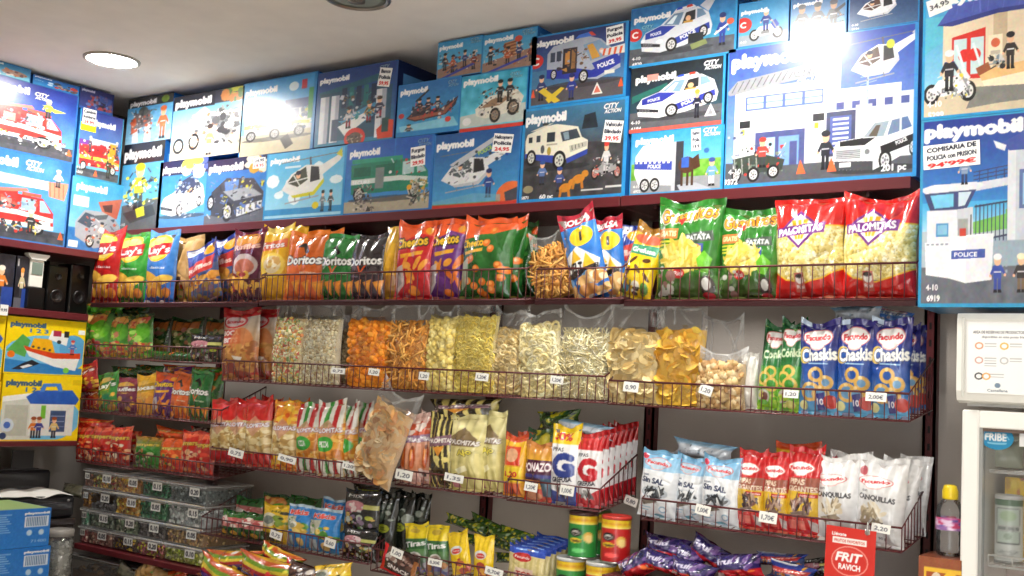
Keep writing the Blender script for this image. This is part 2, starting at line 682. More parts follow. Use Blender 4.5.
def car(p, body=(240, 240, 242), hood=(45, 60, 160), win=(120, 160, 185), dark=(40, 42, 48), light=True, txt='POLICE'):
    p.ell(.5, .93, .5, .06, (50, 52, 58), .6)
    p.poly([(.04, .62), (.1, .45), (.3, .34), (.46, .12), (.78, .06), (.92, .22), (.97, .5), (.95, .68), (.62, .84), (.3, .92), (.06, .84)], body)
    p.poly([(.1, .47), (.3, .35), (.5, .4), (.34, .56), (.1, .6)], hood)
    p.poly([(.48, .66), (.93, .43), (.94, .56), (.5, .8)], hood)
    p.poly([(.34, .34), (.47, .14), (.6, .13), (.54, .39)], win)
    p.poly([(.38, .33), (.48, .18), (.52, .18), (.46, .35)], (225, 238, 245))
    p.poly([(.58, .38), (.63, .15), (.75, .12), (.75, .32)], dark)
    p.poly([(.77, .31), (.77, .11), (.84, .13), (.89, .26)], win)
    p.ell(.66, .28, .035, .06, (230, 180, 140), n=10)
    p.rect(.6, .33, .72, .37, (200, 150, 60))
    p.poly([(.04, .66), (.3, .74), (.3, .8), (.05, .74)], dark)
    for k in range(4):
        p.line(.07, .665 + k * .02, .2, .7 + k * .02, .008, (150, 150, 155))
    p.ell(.29, .68, .05, .045, (235, 240, 245), n=12)
    p.ell(.07, .62, .025, .04, (235, 240, 245), n=10)
    p.rect(.1, .79, .2, .85, (235, 235, 220))
    wheel(p, .45, .78, .075, .15)
    wheel(p, .86, .6, .055, .13)
    p.text(txt, .66, .62, .075, WH, rot=-22, wid=.2, bold=2)
    p.text(txt, .24, .5, .06, WH, rot=-8, wid=.14, bold=2)
    if light:
        p.poly([(.46, .12), (.5, .04), (.72, .0), (.76, .06)], (230, 230, 235))
        p.poly([(.5, .07), (.52, .02), (.58, .01), (.58, .06)], (40, 80, 210))
        p.poly([(.64, .05), (.64, 0), (.7, -.01), (.72, .04)], (210, 60, 40))


def suv(p, body=(235, 236, 238), blk=(28, 28, 32)):
    p.ell(.5, .93, .52, .07, (40, 42, 46), .7)
    p.poly([(.02, .55), (.08, .43), (.36, .4), (.5, .16), (.62, .06), (.9, .06), (.98, .3), (.99, .62), (.72, .82), (.5, .95), (.04, .9)], body)
    p.poly([(.1, .44), (.36, .41), (.52, .42), (.4, .53), (.1, .52)], blk)
    p.poly([(.58, .57), (.97, .4), (.98, .55), (.6, .72)], blk)
    p.poly([(.38, .4), (.51, .18), (.68, .16), (.62, .41)], (150, 165, 175))
    p.poly([(.44, .39), (.53, .22), (.58, .22), (.54, .4)], (90, 80, 70))
    p.poly([(.66, .4), (.71, .16), (.8, .14), (.8, .35)], (110, 130, 160))
    p.poly([(.82, .34), (.82, .13), (.89, .12), (.94, .29)], (90, 115, 160))
    p.poly([(.05, .58), (.36, .58), (.35, .74), (.06, .73)], (190, 192, 196))
    for k in range(5):
        p.line(.06, .6 + k * .03, .35, .6 + k * .031, .01, (80, 80, 85))
    p.poly([(.04, .76), (.5, .8), (.5, .95), (.05, .9)], (70, 72, 78))
    p.rect(.1, .79, .24, .87, (235, 235, 235))
    p.ell(.43, .64, .055, .07, (215, 220, 225))
    p.ell(.43, .64, .03, .045, (120, 125, 130))
    wheel(p, .64, .8, .075, .17)
    wheel(p, .95, .62, .04, .14)
    p.rect(.5, 0, .86, .07, (225, 225, 230))
    p.text('POLICE', .82, .51, .06, WH, rot=-22, wid=.13, bold=2)


def van(p, body=(170, 178, 195), blue=(45, 60, 165)):
    p.ell(.5, .9, .5, .07, (60, 55, 60), .7)
    p.poly([(.05, .25), (.12, .12), (.55, .02), (.72, .12), (.95, .45), (.97, .7), (.7, .86), (.42, .8), (.05, .72)], body)
    p.poly([(.05, .55), (.42, .6), (.62, .68), (.96, .48), (.97, .62), (.68, .82), (.42, .8), (.05, .72)], blue)
    p.poly([(.62, .55), (.92, .43), (.95, .52), (.66, .66)], blue)
    p.poly([(.5, .18), (.7, .13), (.9, .42), (.6, .5)], (130, 160, 190))
    p.poly([(.55, .2), (.62, .18), (.72, .45), (.62, .48)], (215, 160, 70))
    p.ell(.73, .34, .03, .05, (235, 185, 150), n=8)
    p.rect(.25, .2, .43, .68, (50, 45, 55))
    p.rect(.28, .26, .34, .5, (200, 140, 70))
    p.rect(.36, .24, .41, .6, (150, 110, 70))
    p.rect(.09, .24, .15, .42, (60, 70, 90))
    p.rect(.17, .23, .23, .42, (60, 70, 90))
    p.poly([(.4, .04), (.44, -.02), (.6, -.05), (.66, .04)], (70, 120, 220))
    p.poly([(.56, -.04), (.6, -.05), (.66, .04), (.6, .03)], (220, 80, 60))
    wheel(p, .52, .77, .06, .13)
    wheel(p, .14, .66, .04, .1)
    p.text('POLICE', .79, .6, .08, WH, rot=-14, wid=.2, bold=3)
    p.rect(.78, .72, .9, .79, (225, 225, 215))


def armored(p, body=(228, 224, 205), blue=(50, 70, 160)):
    p.ell(.52, .9, .5, .07, (40, 42, 46), .7)
    p.poly([(.03, .3), (.06, .16), (.36, .02), (.5, .0), (.82, .1), (.88, .32), (.97, .4), (.97, .62), (.7, .78), (.55, .72), (.04, .6)], body)
    p.poly([(.03, .56), (.52, .66), (.56, .84), (.04, .66)], blue)
    p.poly([(.66, .74), (.97, .58), (.97, .68), (.68, .84)], blue)
    p.poly([(.56, .18), (.8, .14), (.86, .33), (.6, .38)], (60, 70, 80))
    p.poly([(.6, .2), (.68, .18), (.7, .34), (.63, .35)], (130, 150, 165))
    p.rect(.36, .16, .48, .36, (45, 55, 65))
    p.rect(.36, .4, .52, .43, (170, 165, 150))
    p.rect(.08, .22, .14, .34, (50, 60, 70))
    p.rect(.2, .2, .26, .34, (50, 60, 70))
    p.ell(.3, .5, .03, .09, (80, 85, 90), n=12)
    p.ell(.4, .55, .03, .09, (170, 150, 60), n=12)
    p.poly([(.1, .1), (.4, -.03), (.46, -.03), (.2, .1)], (205, 200, 185))
    p.poly([(.7, .48), (.96, .42), (.96, .52), (.72, .62)], (190, 188, 172))
    for k in range(4):
        p.line(.74 + k * .05, .48 - k * .01, .75 + k * .05, .58 - k * .02, .015, (70, 70, 70))
    wheel(p, .56, .76, .1, .2, (205, 205, 195))
    wheel(p, .13, .66, .075, .17, (205, 205, 195))
    p.ell(.33, -.02, .05, .03, (60, 60, 60), n=10)


def heli(p, body=(232, 232, 235), trim=(40, 60, 150), win=(95, 110, 120), spot=None):
    p.line(.0, .1, 1, -.02, .02, (110, 115, 120))
    p.line(.48, .02, .5, .2, .04, (90, 90, 95))
    p.poly([(.55, .3), (.96, .02), (1, .06), (.96, .16), (.62, .5)], body)
    p.poly([(.9, .02), (.98, -.1), (1, .1)], trim)
    p.poly([(.03, .68), (.18, .36), (.42, .18), (.66, .22), (.72, .5), (.56, .76), (.2, .82)], body)
    p.poly([(.12, .54), (.22, .37), (.42, .22), (.46, .5), (.3, .64)], win)
    p.line(.22, .38, .34, .62, .025, body)
    p.line(.12, .54, .46, .46, .025, body)
    p.poly([(.5, .22), (.63, .25), (.66, .52), (.5, .56)], (45, 45, 50))
    p.poly([(.2, .82), (.56, .76), (.72, .5), (.73, .58), (.58, .84), (.24, .87)], trim)
    if spot: p.ell(.6, .2, .06, .1, spot)
    p.ell(.3, .4, .04, .07, (230, 180, 140), n=8)
    p.ell(.3, .34, .045, .05, (40, 40, 60), n=8)
    p.line(.1, .98, .66, .86, .03, (160, 162, 168))
    p.line(.26, .86, .28, .96, .02, (120, 120, 125))
    p.line(.5, .8, .52, .9, .02, (120, 120, 125))


def bike(p, body=(230, 232, 236), trim=(45, 70, 170)):
    wheel(p, .18, .76, .14, .2)
    wheel(p, .82, .76, .14, .2)
    p.poly([(.16, .7), (.3, .5), (.7, .44), (.86, .6), (.7, .78), (.34, .82)], body)
    p.poly([(.62, .44), (.74, .3), (.86, .5), (.74, .66)], trim)
    p.line(.66, .34, .84, .74, .04, (150, 150, 155))
    q = p.at(.24, -.1, .5, .8)
    fig(q, (40, 60, 140), (40, 60, 140), (235, 235, 240))
    p.rect(.36, .66, .6, .76, (120, 122, 128))


def boat(p, hull=(55, 45, 60), deck=(150, 90, 70)):
    p.poly([(.02, .8), (.15, .62), (.7, .6), (1, .3), (.96, .55), (.78, .82), (.2, .92)], hull)
    p.poly([(.05, .78), (.7, .7), (.98, .36), (.78, .78), (.2, .88)], deck)
    for x in (.25, .42, .6):
        fig(p.at(x - .1, .2, .24, .5), (40, 45, 55), (30, 30, 40), (25, 25, 30))
    p.line(.2, .3, .44, -.02, .06, (40, 42, 50))
    p.rect(.15, .5, .5, .62, (60, 60, 70))


def truckside(p, body, cab=None, win=(130, 165, 185), stripe=None, wh=(210, 210, 210), n=3):
    p.ell(.5, .92, .52, .06, (55, 55, 60), .6)
    p.poly([(.0, .2), (.62, .1), (.64, .78), (.02, .8)], body)
    p.poly([(.62, .16), (.86, .18), (.97, .45), (.98, .76), (.64, .8)], cab or body)
    p.poly([(.66, .22), (.8, .22), (.8, .46), (.66, .48)], win)
    p.poly([(.83, .22), (.87, .22), (.95, .45), (.84, .46)], win)
    if stripe:
        p.poly([(.01, .5), (.63, .48), (.97, .56), (.97, .64), (.63, .58), (.01, .6)], stripe)
    p.rect(.04, .26, .26, .44, tuple(int(c * .8) for c in body))
    p.rect(.32, .24, .56, .44, tuple(int(c * .85) for c in body))
    p.rect(.84, .64, .95, .72, (235, 235, 225))
    for k in range(n):
        wheel(p, .12 + k * (.7 / max(1, n - 1)), .8, .075, .14, wh)


def fireengine(p, ladder=False):
    truckside(p, (200, 50, 45), (205, 45, 40), (150, 180, 200), (240, 238, 235), (190, 190, 190), 2)
    p.rect(.0, .72, .98, .8, (240, 240, 238))
    for k in range(4):
        p.rect(.05 + k * .14, .28, .15 + k * .14, .46, (225, 140, 130) if k % 2 else (235, 230, 225))
    p.rect(.66, .1, .84, .17, (230, 90, 70))
    if ladder:
        p.poly([(.0, .02), (.9, .0), (.9, .1), (.0, .12)], (225, 222, 228))
        for k in range(14):
            p.line(.02 + k * .065, .02, .05 + k * .065, .11, .012, (150, 140, 160))
        p.poly([(.8, -.1), (1.06, -.14), (1.04, .18), (.84, .16)], (215, 150, 120))
        fig(p.at(.84, -.38, .2, .4), (205, 205, 210), (60, 60, 60), (240, 240, 235))
    else:
        p.poly([(.1, .2), (.7, .02), (.72, .08), (.12, .27)], (220, 120, 100))
    fig(p.at(.28, .48, .2, .5), (60, 60, 55), (50, 50, 50), (225, 210, 60))


def building(p, wall=(238, 240, 244), trim=(60, 70, 120), roof=(80, 85, 95)):
    p.rect(.02, .12, .98, .95, wall)
    p.poly([(0, .14), (.06, .02), (.94, .02), (1, .14)], roof)
    for k in range(3):
        p.rect(.1 + k * .28, .22, .3 + k * .28, .42, trim)
        p.rect(.12 + k * .28, .24, .28 + k * .28, .4, (150, 190, 225))
    p.rect(.36, .52, .64, .95, trim)
    p.rect(.39, .56, .49, .95, (170, 205, 230))
    p.rect(.51, .56, .61, .95, (170, 205, 230))


def base_box(a, c0=(45, 130, 195), c1=(120, 195, 225), lx=.04, ly=.09, lw=.42, lh=.07, fr=(35, 125, 190), gnd=None, gv=.72):
    a.grad(c0, c1)
    a.noise(9, .15)
    if gnd is not None:
        a.rect(0, gv, 1, 1, gnd)
        a.noise(8, .04, 0, gv, 1, 1)
    logo(a, lx, ly, lw, lh)


def art_fire(a):
    base_box(a, (40, 55, 150), (90, 160, 215), .18, .12, .38, .085, gnd=(70, 70, 78), gv=.8)
    city(a, .6, .1, .16, .1)
    fireengine(a.at(-.1, .3, 1.0, .62))
    clutter(a, .35, .4, .8, .62, [(170, 30, 30), (235, 232, 228), (120, 150, 175), (70, 70, 76), (226, 90, 70)], 60, .03)
    clutter(a, .3, .74, .95, .88, [(60, 60, 66), (205, 205, 200), (190, 50, 40), (226, 205, 70), (110, 110, 116)], 50, .03)
    fig(a.at(.66, .16, .16, .28), (220, 210, 60), (60, 60, 60), (235, 235, 230))
    for x in (.1, .18, .93): a.poly([(x, .9), (x + .02, .8), (x + .05, .9)], (235, 100, 50))
    a.poly([(.68, .26), (.9, .3), (.8, .34)], (225, 220, 80))
    frame(a, (45, 110, 180), 0, .015, .01, .02)


def art_ladder(a):
    base_box(a, (45, 110, 190), (110, 180, 225), .1, .12, .42, .09, gnd=(70, 72, 80), gv=.84)
    city(a, .58, .06, .18, .12)
    fireengine(a.at(-.02, .38, .92, .56))
    clutter(a, .3, .5, .72, .66, [(170, 30, 30), (235, 232, 228), (120, 150, 175), (70, 70, 76), (226, 90, 70)], 60, .03)
    clutter(a, .4, .78, .75, .9, [(60, 60, 66), (205, 205, 200), (190, 50, 40), (226, 205, 70)], 40, .03)
    a.poly([(.2, .26), (.9, .27), (.9, .37), (.2, .38)], (222, 214, 226))
    for k in range(16):
        a.line(.21 + k * .043, .27, .25 + k * .043, .37, .008, (150, 136, 160))
    a.line(.2, .32, .9, .32, .008, (170, 160, 180))
    a.poly([(.8, .27), (.99, .25), (.96, .46), (.82, .44)], (214, 140, 110))
    for k in range(4): a.line(.82 + k * .04, .27, .83 + k * .04, .44, .012, (190, 100, 80))
    fig(a.at(.82, .1, .14, .22), (235, 235, 232), (70, 70, 76), (240, 240, 235))
    fig(a.at(.6, .62, .16, .28), (52, 54, 50), (50, 50, 52), (226, 214, 190))
    for x in (.32, .93): a.poly([(x, .92), (x + .02, .82), (x + .05, .92)], (235, 100, 50))
    frame(a, (45, 110, 180), 0, .015, .012, .02)


def art_redcar(a):
    base_box(a, (50, 60, 140), (110, 185, 215), .3, .16, .5, .075, gnd=(80, 80, 85), gv=.86)
    a.rect(.02, .44, .3, .6, (110, 50, 140))
    a.rect(.3, .4, .85, .5, (205, 210, 215))
    truckside(a.at(.05, .42, .95, .5), (205, 40, 40), (210, 60, 40), (60, 60, 70), (225, 190, 60), n=2)
    fig(a.at(.6, .55, .26, .4), (60, 62, 50), (50, 50, 45), (225, 215, 70))
    for x in (.2, .8): fig(a.at(x, .36, .16, .26), (80, 80, 90), (60, 60, 60), (220, 220, 215))
    a.rect(.72, .42, .86, .7, (235, 150, 40))
    clutter(a, .08, .44, .92, .8, [(190, 36, 36), (226, 180, 60), (70, 66, 70), (225, 222, 215), (120, 30, 40)], 70, .03)
    a.poly([(.4, .95), (.45, .85), (.5, .95)], (235, 100, 50))
    ages(a, .03, .86, .035, '5363')
    frame(a, (50, 150, 190), .03, .03, 0, .02)


def art_greyvan(a):
    base_box(a, (60, 150, 200), (150, 200, 225), .1, .12, .56, .085, gnd=(50, 115, 180), gv=.7)
    a.rect(.06, .26, .34, .4, WH)
    for k in range(3): a.line(.1, .29 + k * .04, .3, .29 + k * .04, .008, (140, 150, 165))
    a.poly([(.12, .62), (.28, .44), (.78, .42), (.98, .6), (.95, .86), (.5, .95), (.14, .82)], (160, 163, 172))
    a.poly([(.16, .62), (.3, .47), (.5, .5), (.4, .68)], (70, 80, 95))
    a.poly([(.45, .5), (.74, .45), (.7, .52), (.5, .56)], (90, 95, 105))
    a.poly([(.52, .3), (.98, .2), (.9, .5), (.6, .42)], (185, 100, 80))
    a.poly([(.6, .34), (.8, .3), (.8, .42), (.66, .42)], (90, 60, 60))
    wheel(a, .42, .86, .08, .09)
    clutter(a, .3, .5, .95, .86, [(170, 172, 180), (110, 114, 124), (70, 80, 95), (205, 206, 212), (190, 100, 80)], 60, .03)
    fig(a.at(.52, .56, .22, .26), (220, 225, 235), (120, 120, 130), (60, 60, 70))
    a.rect(.03, .88, .2, .97, (225, 230, 235))


def art_smallteal(a):
    a.grad((40, 120, 180), (120, 205, 225))
    a.noise(8, .2)
    logo(a, .02, .14, .4, .11)
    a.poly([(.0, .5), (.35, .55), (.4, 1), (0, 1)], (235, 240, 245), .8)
    a.ell(.66, .62, .26, .2, (165, 130, 110))
    a.spots(.45, .42, .9, .85, [(190, 120, 80), (110, 70, 70), (215, 205, 190)], 24, .05)
    frame(a, (35, 120, 180), 0, .03, .02, .04)


def art_smallblue(a):
    a.grad((30, 100, 180), (40, 140, 205))
    logo(a, .05, .14, .34, .1)
    a.circ(.38, .48, .09, (200, 225, 240))
    a.circ(.37, .68, .09, (200, 225, 240))
    a.text('CITY', .14, .5, .09, (150, 200, 235), rot=8)
    a.spots(.48, .35, .95, .85, [(90, 80, 80), (190, 60, 50), (170, 150, 130), (60, 60, 70)], 46, .06)
    a.circ(.88, .5, .13, (200, 60, 45))
    frame(a, (30, 110, 190), .02, .02, .03, .05)


def art_smallnavy(a):
    a.grad((35, 40, 95), (50, 60, 120))
    logo(a, .06, .13, .36, .09, (205, 205, 220))
    a.spots(.25, .3, .95, .9, [(150, 60, 60), (40, 35, 50), (90, 110, 160), (120, 80, 90)], 60, .06)
    a.poly([(.55, .2), (.95, .3), (.9, .6), (.6, .5)], (60, 90, 160), .7)
    a.rect(0, .88, 1, 1, (40, 80, 150))


def art_123(a, boat_=True):
    a.rect(0, 0, 1, 1, (250, 215, 15))
    logo(a, .05, .13, .42, .075, (60, 95, 130))
    a.text('1 2 3', .4, .23, .065, (60, 120, 175), bold=3, wid=.22)
    a.ell(.5, .66, .52, .36, (110, 185, 225))
    if boat_:
        a.ell(.85, .5, .18, .24, (90, 165, 215))
        a.poly([(.02, .6), (.2, .3), (.3, .4), (.25, .7)], (90, 165, 80))
        a.poly([(0, .74), (1, .86), (1, .97), (0, .97)], (50, 130, 195))
        a.poly([(.22, .5), (.3, .68), (.62, .84), (.9, .9), (.95, .62), (.6, .6)], (238, 238, 235))
        a.poly([(.22, .5), (.6, .6), (.95, .58), (.95, .68), (.6, .7), (.26, .58)], (215, 70, 30))
        a.poly([(.3, .54), (.34, .36), (.56, .36), (.62, .6)], (240, 175, 25))
        a.poly([(.52, .36), (.56, .2), (.78, .26), (.76, .46)], (240, 240, 238))
        for k in range(4): a.circ(.34 + k * .07, .51 + k * .014, .022, (80, 70, 60))
        a.circ(.66, .4, .035, (60, 60, 60))
        a.rect(.58, .2, .68, .3, (170, 40, 75))
        a.rect(.72, .2, .78, .31, (40, 36, 40))
        fig(a.at(.76, .34, .16, .28), (70, 110, 190), (200, 60, 60), (205, 60, 60))
        a.poly([(.1, .92), (.24, .8), (.34, .74), (.44, .8), (.34, .86), (.2, .92)], (35, 40, 50))
        a.poly([(.2, .87), (.3, .82), (.36, .84), (.24, .9)], (235, 235, 235))
        a.circ(.08, .66, .06, (235, 120, 30))
        a.circ(.78, .9, .05, (120, 200, 70))
        a.rect(.9, .16, .99, .24, WH)
    else:
        a.poly([(.02, .34), (.36, .3), (.4, .98), (.02, .98)], (215, 215, 205))
        a.poly([(.02, .34), (.36, .28), (.36, .36), (.02, .42)], (245, 245, 240))
        a.rect(.06, .46, .34, .92, (190, 190, 175))
        a.poly([(.3, .34), (.42, .24), (.88, .22), (.98, .36), (.94, .44), (.36, .44)], (45, 95, 190))
        a.poly([(.46, .26), (.5, .13), (.72, .12), (.76, .24), (.7, .24), (.67, .17), (.54, .18), (.52, .26)], (70, 130, 215))
        a.rect(.36, .44, .92, .92, (228, 228, 222))
        a.rect(.62, .54, .82, .86, (60, 80, 120))
        for k in range(3): a.line(.63, .62 + k * .08, .81, .62 + k * .08, .012, (150, 165, 195))
        a.rect(.5, .46, .56, .66, (120, 190, 60))
        for x, c in ((.4, (220, 120, 40)), (.47, (60, 60, 140)), (.66, (220, 190, 120))):
            fig(a.at(x - .08, .62, .2, .34), c, (50, 50, 60), (150, 70, 30))
        a.circ(.1, .76, .1, (205, 215, 225))
        a.circ(.1, .76, .05, (70, 110, 190))
        a.circ(.06, .92, .05, (50, 70, 110))
        a.rect(.88, .06, .99, .14, (225, 190, 20))
    frame(a, (246, 208, 12), .015, .015, 0, .02)


def art_robot(a):
    a.grad((70, 150, 205), (150, 200, 225))
    a.rect(0, 0, 1, .2, (35, 38, 42))
    logo(a, .06, .11, .56, .09)
    a.circ(.82, .1, .08, (120, 150, 50))
    a.poly([(.15, .35), (.5, .28), (.55, .6), (.2, .7)], (110, 100, 100))
    for x in (.15, .42): a.poly([(x, .6), (x + .1, .55), (x + .14, .98), (x, .98)], (225, 225, 225))
    a.poly([(.1, .45), (.2, .42), (.26, .72), (.12, .78)], (200, 90, 50))
    a.circ(.36, .3, .1, (90, 95, 90))
    clutter(a, .1, .3, .6, .8, [(90, 92, 92), (200, 96, 56), (226, 226, 224), (60, 64, 70)], 60, .05)
    fig(a.at(.6, .22, .4, .75), (205, 110, 60), (200, 100, 60), (210, 110, 60))
    a.noise(10, .05)


def art_yellowfig(a):
    a.grad((60, 150, 205), (120, 185, 215))
    a.rect(0, 0, 1, .24, (28, 30, 40))
    logo(a, .04, .12, .86, .1)
    a.poly([(.0, .72), (1, .64), (1, 1), (0, 1)], (90, 92, 95))
    fig(a.at(.1, .22, .7, .56), (220, 215, 40), (60, 60, 60), (215, 220, 40))
    a.poly([(.1, .8), (.8, .72), (.9, .84), (.3, .92)], (60, 60, 62))
    a.poly([(.4, .76), (.6, .73), (.64, .84), (.46, .86)], (215, 215, 50))
    clutter(a, .1, .3, .9, .72, [(226, 224, 70), (240, 245, 250), (40, 60, 80), (90, 100, 60), (120, 170, 200)], 70, .03)
    ages(a, .05, .93, .03)


def art_rover(a):
    a.grad((90, 170, 210), (205, 215, 215))
    a.rect(0, 0, 1, .2, (45, 48, 66))
    a.rect(0, .0, .6, .22, (30, 32, 45))
    logo(a, .04, .12, .5, .1)
    a.spots(.7, .02, 1, .2, [(200, 205, 60), (90, 130, 60), (205, 130, 60)], 14, .07)
    a.poly([(.02, .8), (1, .7), (1, 1), (0, 1)], (205, 195, 170))
    a.poly([(.2, .6), (.4, .3), (.9, .35), (.98, .7), (.6, .85), (.24, .8)], (225, 226, 222))
    a.poly([(.24, .4), (.46, .22), (.54, .3), (.34, .5)], (205, 205, 200))
    a.poly([(.55, .38), (.8, .4), (.82, .55), (.6, .58)], (120, 125, 130))
    wheel(a, .12, .78, .08, .12, (225, 220, 200))
    wheel(a, .34, .74, .08, .13, (225, 220, 200))
    clutter(a, .24, .26, .98, .82, [(90, 92, 96), (60, 60, 64), (236, 236, 232), (200, 130, 90), (150, 150, 150)], 120, .04)
    a.spots(.6, .4, .98, .85, [(90, 90, 95), (60, 60, 65), (235, 235, 230), (150, 150, 150)], 34, .04)
    fig(a.at(.44, .48, .24, .5), (210, 150, 100), (220, 215, 210), (60, 50, 50))


def art_car_white(a):
    a.grad((35, 110, 180), (100, 180, 225))
    a.rect(0, 0, 1, .22, (32, 36, 70))
    logo(a, .06, .13, .5, .09)
    a.spots(.55, .02, .98, .2, [(225, 225, 180), (190, 200, 70), (70, 90, 160)], 16, .07)
    a.poly([(0, .86), (1, .8), (1, 1), (0, 1)], (80, 140, 195))
    car(a.at(.05, .28, .95, .6), (236, 237, 240), (230, 232, 236), (50, 60, 80), light=False, txt='')
    a.poly([(.4, .36), (.7, .24), (.8, .4), (.5, .5)], (50, 60, 90))
    clutter(a, .35, .26, .85, .5, [(40, 50, 80), (205, 210, 220), (90, 110, 150), (150, 170, 195)], 40, .03)
    clutter(a, .2, .55, .9, .85, [(225, 226, 230), (150, 156, 166), (90, 96, 106)], 30, .025)


def art_truck_black(a):
    a.grad((35, 100, 180), (70, 150, 210))
    a.rect(0, 0, 1, .2, (30, 34, 70))
    logo(a, .04, .13, .56, .1)
    a.spots(.66, .02, .98, .2, [(230, 225, 200), (200, 150, 50), (70, 90, 160)], 16, .07)
    a.poly([(0, .86), (1, .78), (1, 1), (0, 1)], (95, 100, 110))
    a.poly([(.1, .5), (.35, .3), (.8, .34), (.98, .56), (.96, .82), (.5, .94), (.12, .86)], (62, 64, 72))
    a.poly([(.3, .5), (.75, .46), (.96, .6), (.5, .66)], (150, 155, 162))
    a.poly([(.55, .76), (.96, .68), (.96, .8), (.56, .9)], (205, 208, 214))
    for k in range(4): a.line(.6 + k * .09, .76 - k * .02, .6 + k * .09, .86 - k * .02, .02, (70, 70, 75))
    a.poly([(.32, .36), (.56, .34), (.55, .48), (.34, .5)], (90, 130, 190))
    wheel(a, .4, .82, .09, .15, (205, 205, 205))
    wheel(a, .1, .66, .06, .12, (205, 205, 205))
    clutter(a, .08, .32, .96, .9, [(40, 42, 48), (120, 124, 130), (190, 194, 200), (80, 110, 170), (205, 200, 60)], 90, .035)


def art_swat(a):
    a.grad((55, 150, 215), (150, 205, 230))
    logo(a, .05, .14, .42, .07)
    a.poly([(.0, .72), (1, .66), (1, 1), (0, 1)], (205, 195, 165))
    a.circ(.7, .15, .06, (210, 230, 240))
    a.rect(.8, .08, .87, .2, (190, 40, 60))
    truckside(a.at(.05, .34, .92, .5), (214, 216, 215), (225, 225, 225), (70, 90, 130), (200, 205, 80), (190, 190, 190), 3)
    a.rect(.6, .32, .94, .44, (70, 90, 140))
    clutter(a, .1, .44, .95, .7, [(190, 192, 192), (120, 124, 130), (235, 236, 236), (70, 90, 130), (205, 205, 90)], 70, .03)
    a.poly([(.56, .82), (.66, .76), (.74, .9), (.64, .96)], (60, 55, 50))
    a.rect(.9, .2, 1, .6, (60, 150, 80))
    frame(a, (40, 130, 195), .02, .04, .02, 0)


def art_heli_yellow(a):
    a.grad((70, 170, 220), (165, 215, 235))
    logo(a, .06, .12, .36, .07)
    a.rect(.25, .22, .45, .25, (200, 225, 235))
    a.spots(.1, .3, .9, .7, [(225, 240, 245)], 12, .08)
    a.rect(0, .84, 1, .93, (60, 145, 200))
    heli(a.at(.2, .1, .75, .68), (225, 226, 222), (205, 200, 40), (70, 75, 60))
    p = a.at(.66, .6, .24, .32)
    fig(p.at(.1, 0, .5, 1), (120, 130, 135), (70, 75, 80), (40, 45, 50))
    fig(p.at(.5, 0, .5, 1), (70, 75, 80), (40, 45, 50), (40, 45, 50))
    a.circ(.66, .82, .05, (225, 205, 50))
    frame(a, (40, 140, 200), .02, .03, .015, .03)


def art_bank(a):
    a.grad((30, 60, 130), (50, 130, 165))
    logo(a, .04, .12, .36, .06)
    city(a, .76, .04, .16, .08, (160, 190, 220))
    a.poly([(.03, .28), (.86, .12), (.9, .2), (.05, .36)], (35, 95, 115))
    a.rect(.06, .3, .94, .94, (45, 85, 110))
    for x, w in ((.06, .11), (.2, .1), (.76, .12)):
        a.rect(x, .34, x + w, .96, (222, 226, 232))
        a.rect(x + w * .55, .34, x + w, .96, (170, 175, 190))
    for k in range(5): a.rect(.33 + k * .09, .26, .39 + k * .09, .52, (40, 115, 120) if k % 2 else (30, 50, 80))
    a.poly([(.3, .68), (.74, .5), (.84, .6), (.45, .85)], (80, 150, 190))
    a.poly([(.3, .76), (.62, .62), (.66, .7), (.4, .9)], (235, 235, 235))
    for x, y, c in ((.33, .5, (200, 195, 200)), (.58, .46, (170, 130, 60)), (.7, .42, (60, 60, 80))):
        fig(a.at(x, y, .2, .3), c, (150, 40, 60), (60, 50, 45))
    a.circ(.52, .93, .13, (215, 50, 35))
    a.circ(.52, .94, .085, (100, 80, 70))
    a.poly([(.78, .86), (.9, .74), (.98, .76), (.98, .98), (.8, .98)], (210, 70, 45))
    a.rect(.84, .72, .92, .9, (50, 80, 80))
    a.rect(.22, .66, .3, .94, (60, 80, 110))
    clutter(a, .3, .34, .8, .72, [(30, 60, 90), (60, 140, 140), (200, 205, 214), (110, 90, 70), (40, 44, 60)], 70, .03)
    clutter(a, .4, .88, .62, .98, [(110, 90, 80), (60, 60, 60), (190, 170, 150)], 24, .03)
    frame(a, (30, 80, 150), .012, .02, .015, 0)


def art_boat(a):
    a.grad((40, 110, 180), (70, 165, 205))
    logo(a, .05, .15, .42, .09)
    city(a, .78, .05, .18, .12, (140, 190, 225))
    a.noise(12, .12, 0, .45, 1, 1)
    a.poly([(.05, .8), (.9, .72), (1, .92), (.1, .96)], (160, 215, 230), .7)
    boat(a.at(.14, .18, .82, .6))
    clutter(a, .22, .4, .9, .72, [(50, 46, 56), (150, 96, 76), (90, 80, 80), (190, 60, 60), (200, 196, 190)], 60, .035)
    a.circ(.08, .6, .05, (190, 60, 60))
    a.circ(.82, .76, .05, (205, 60, 50))
    fig(a.at(.1, .76, .22, .22), (80, 80, 80), (60, 60, 60), (60, 50, 40))
    frame(a, (40, 130, 195), .015, .02, .02, .1)


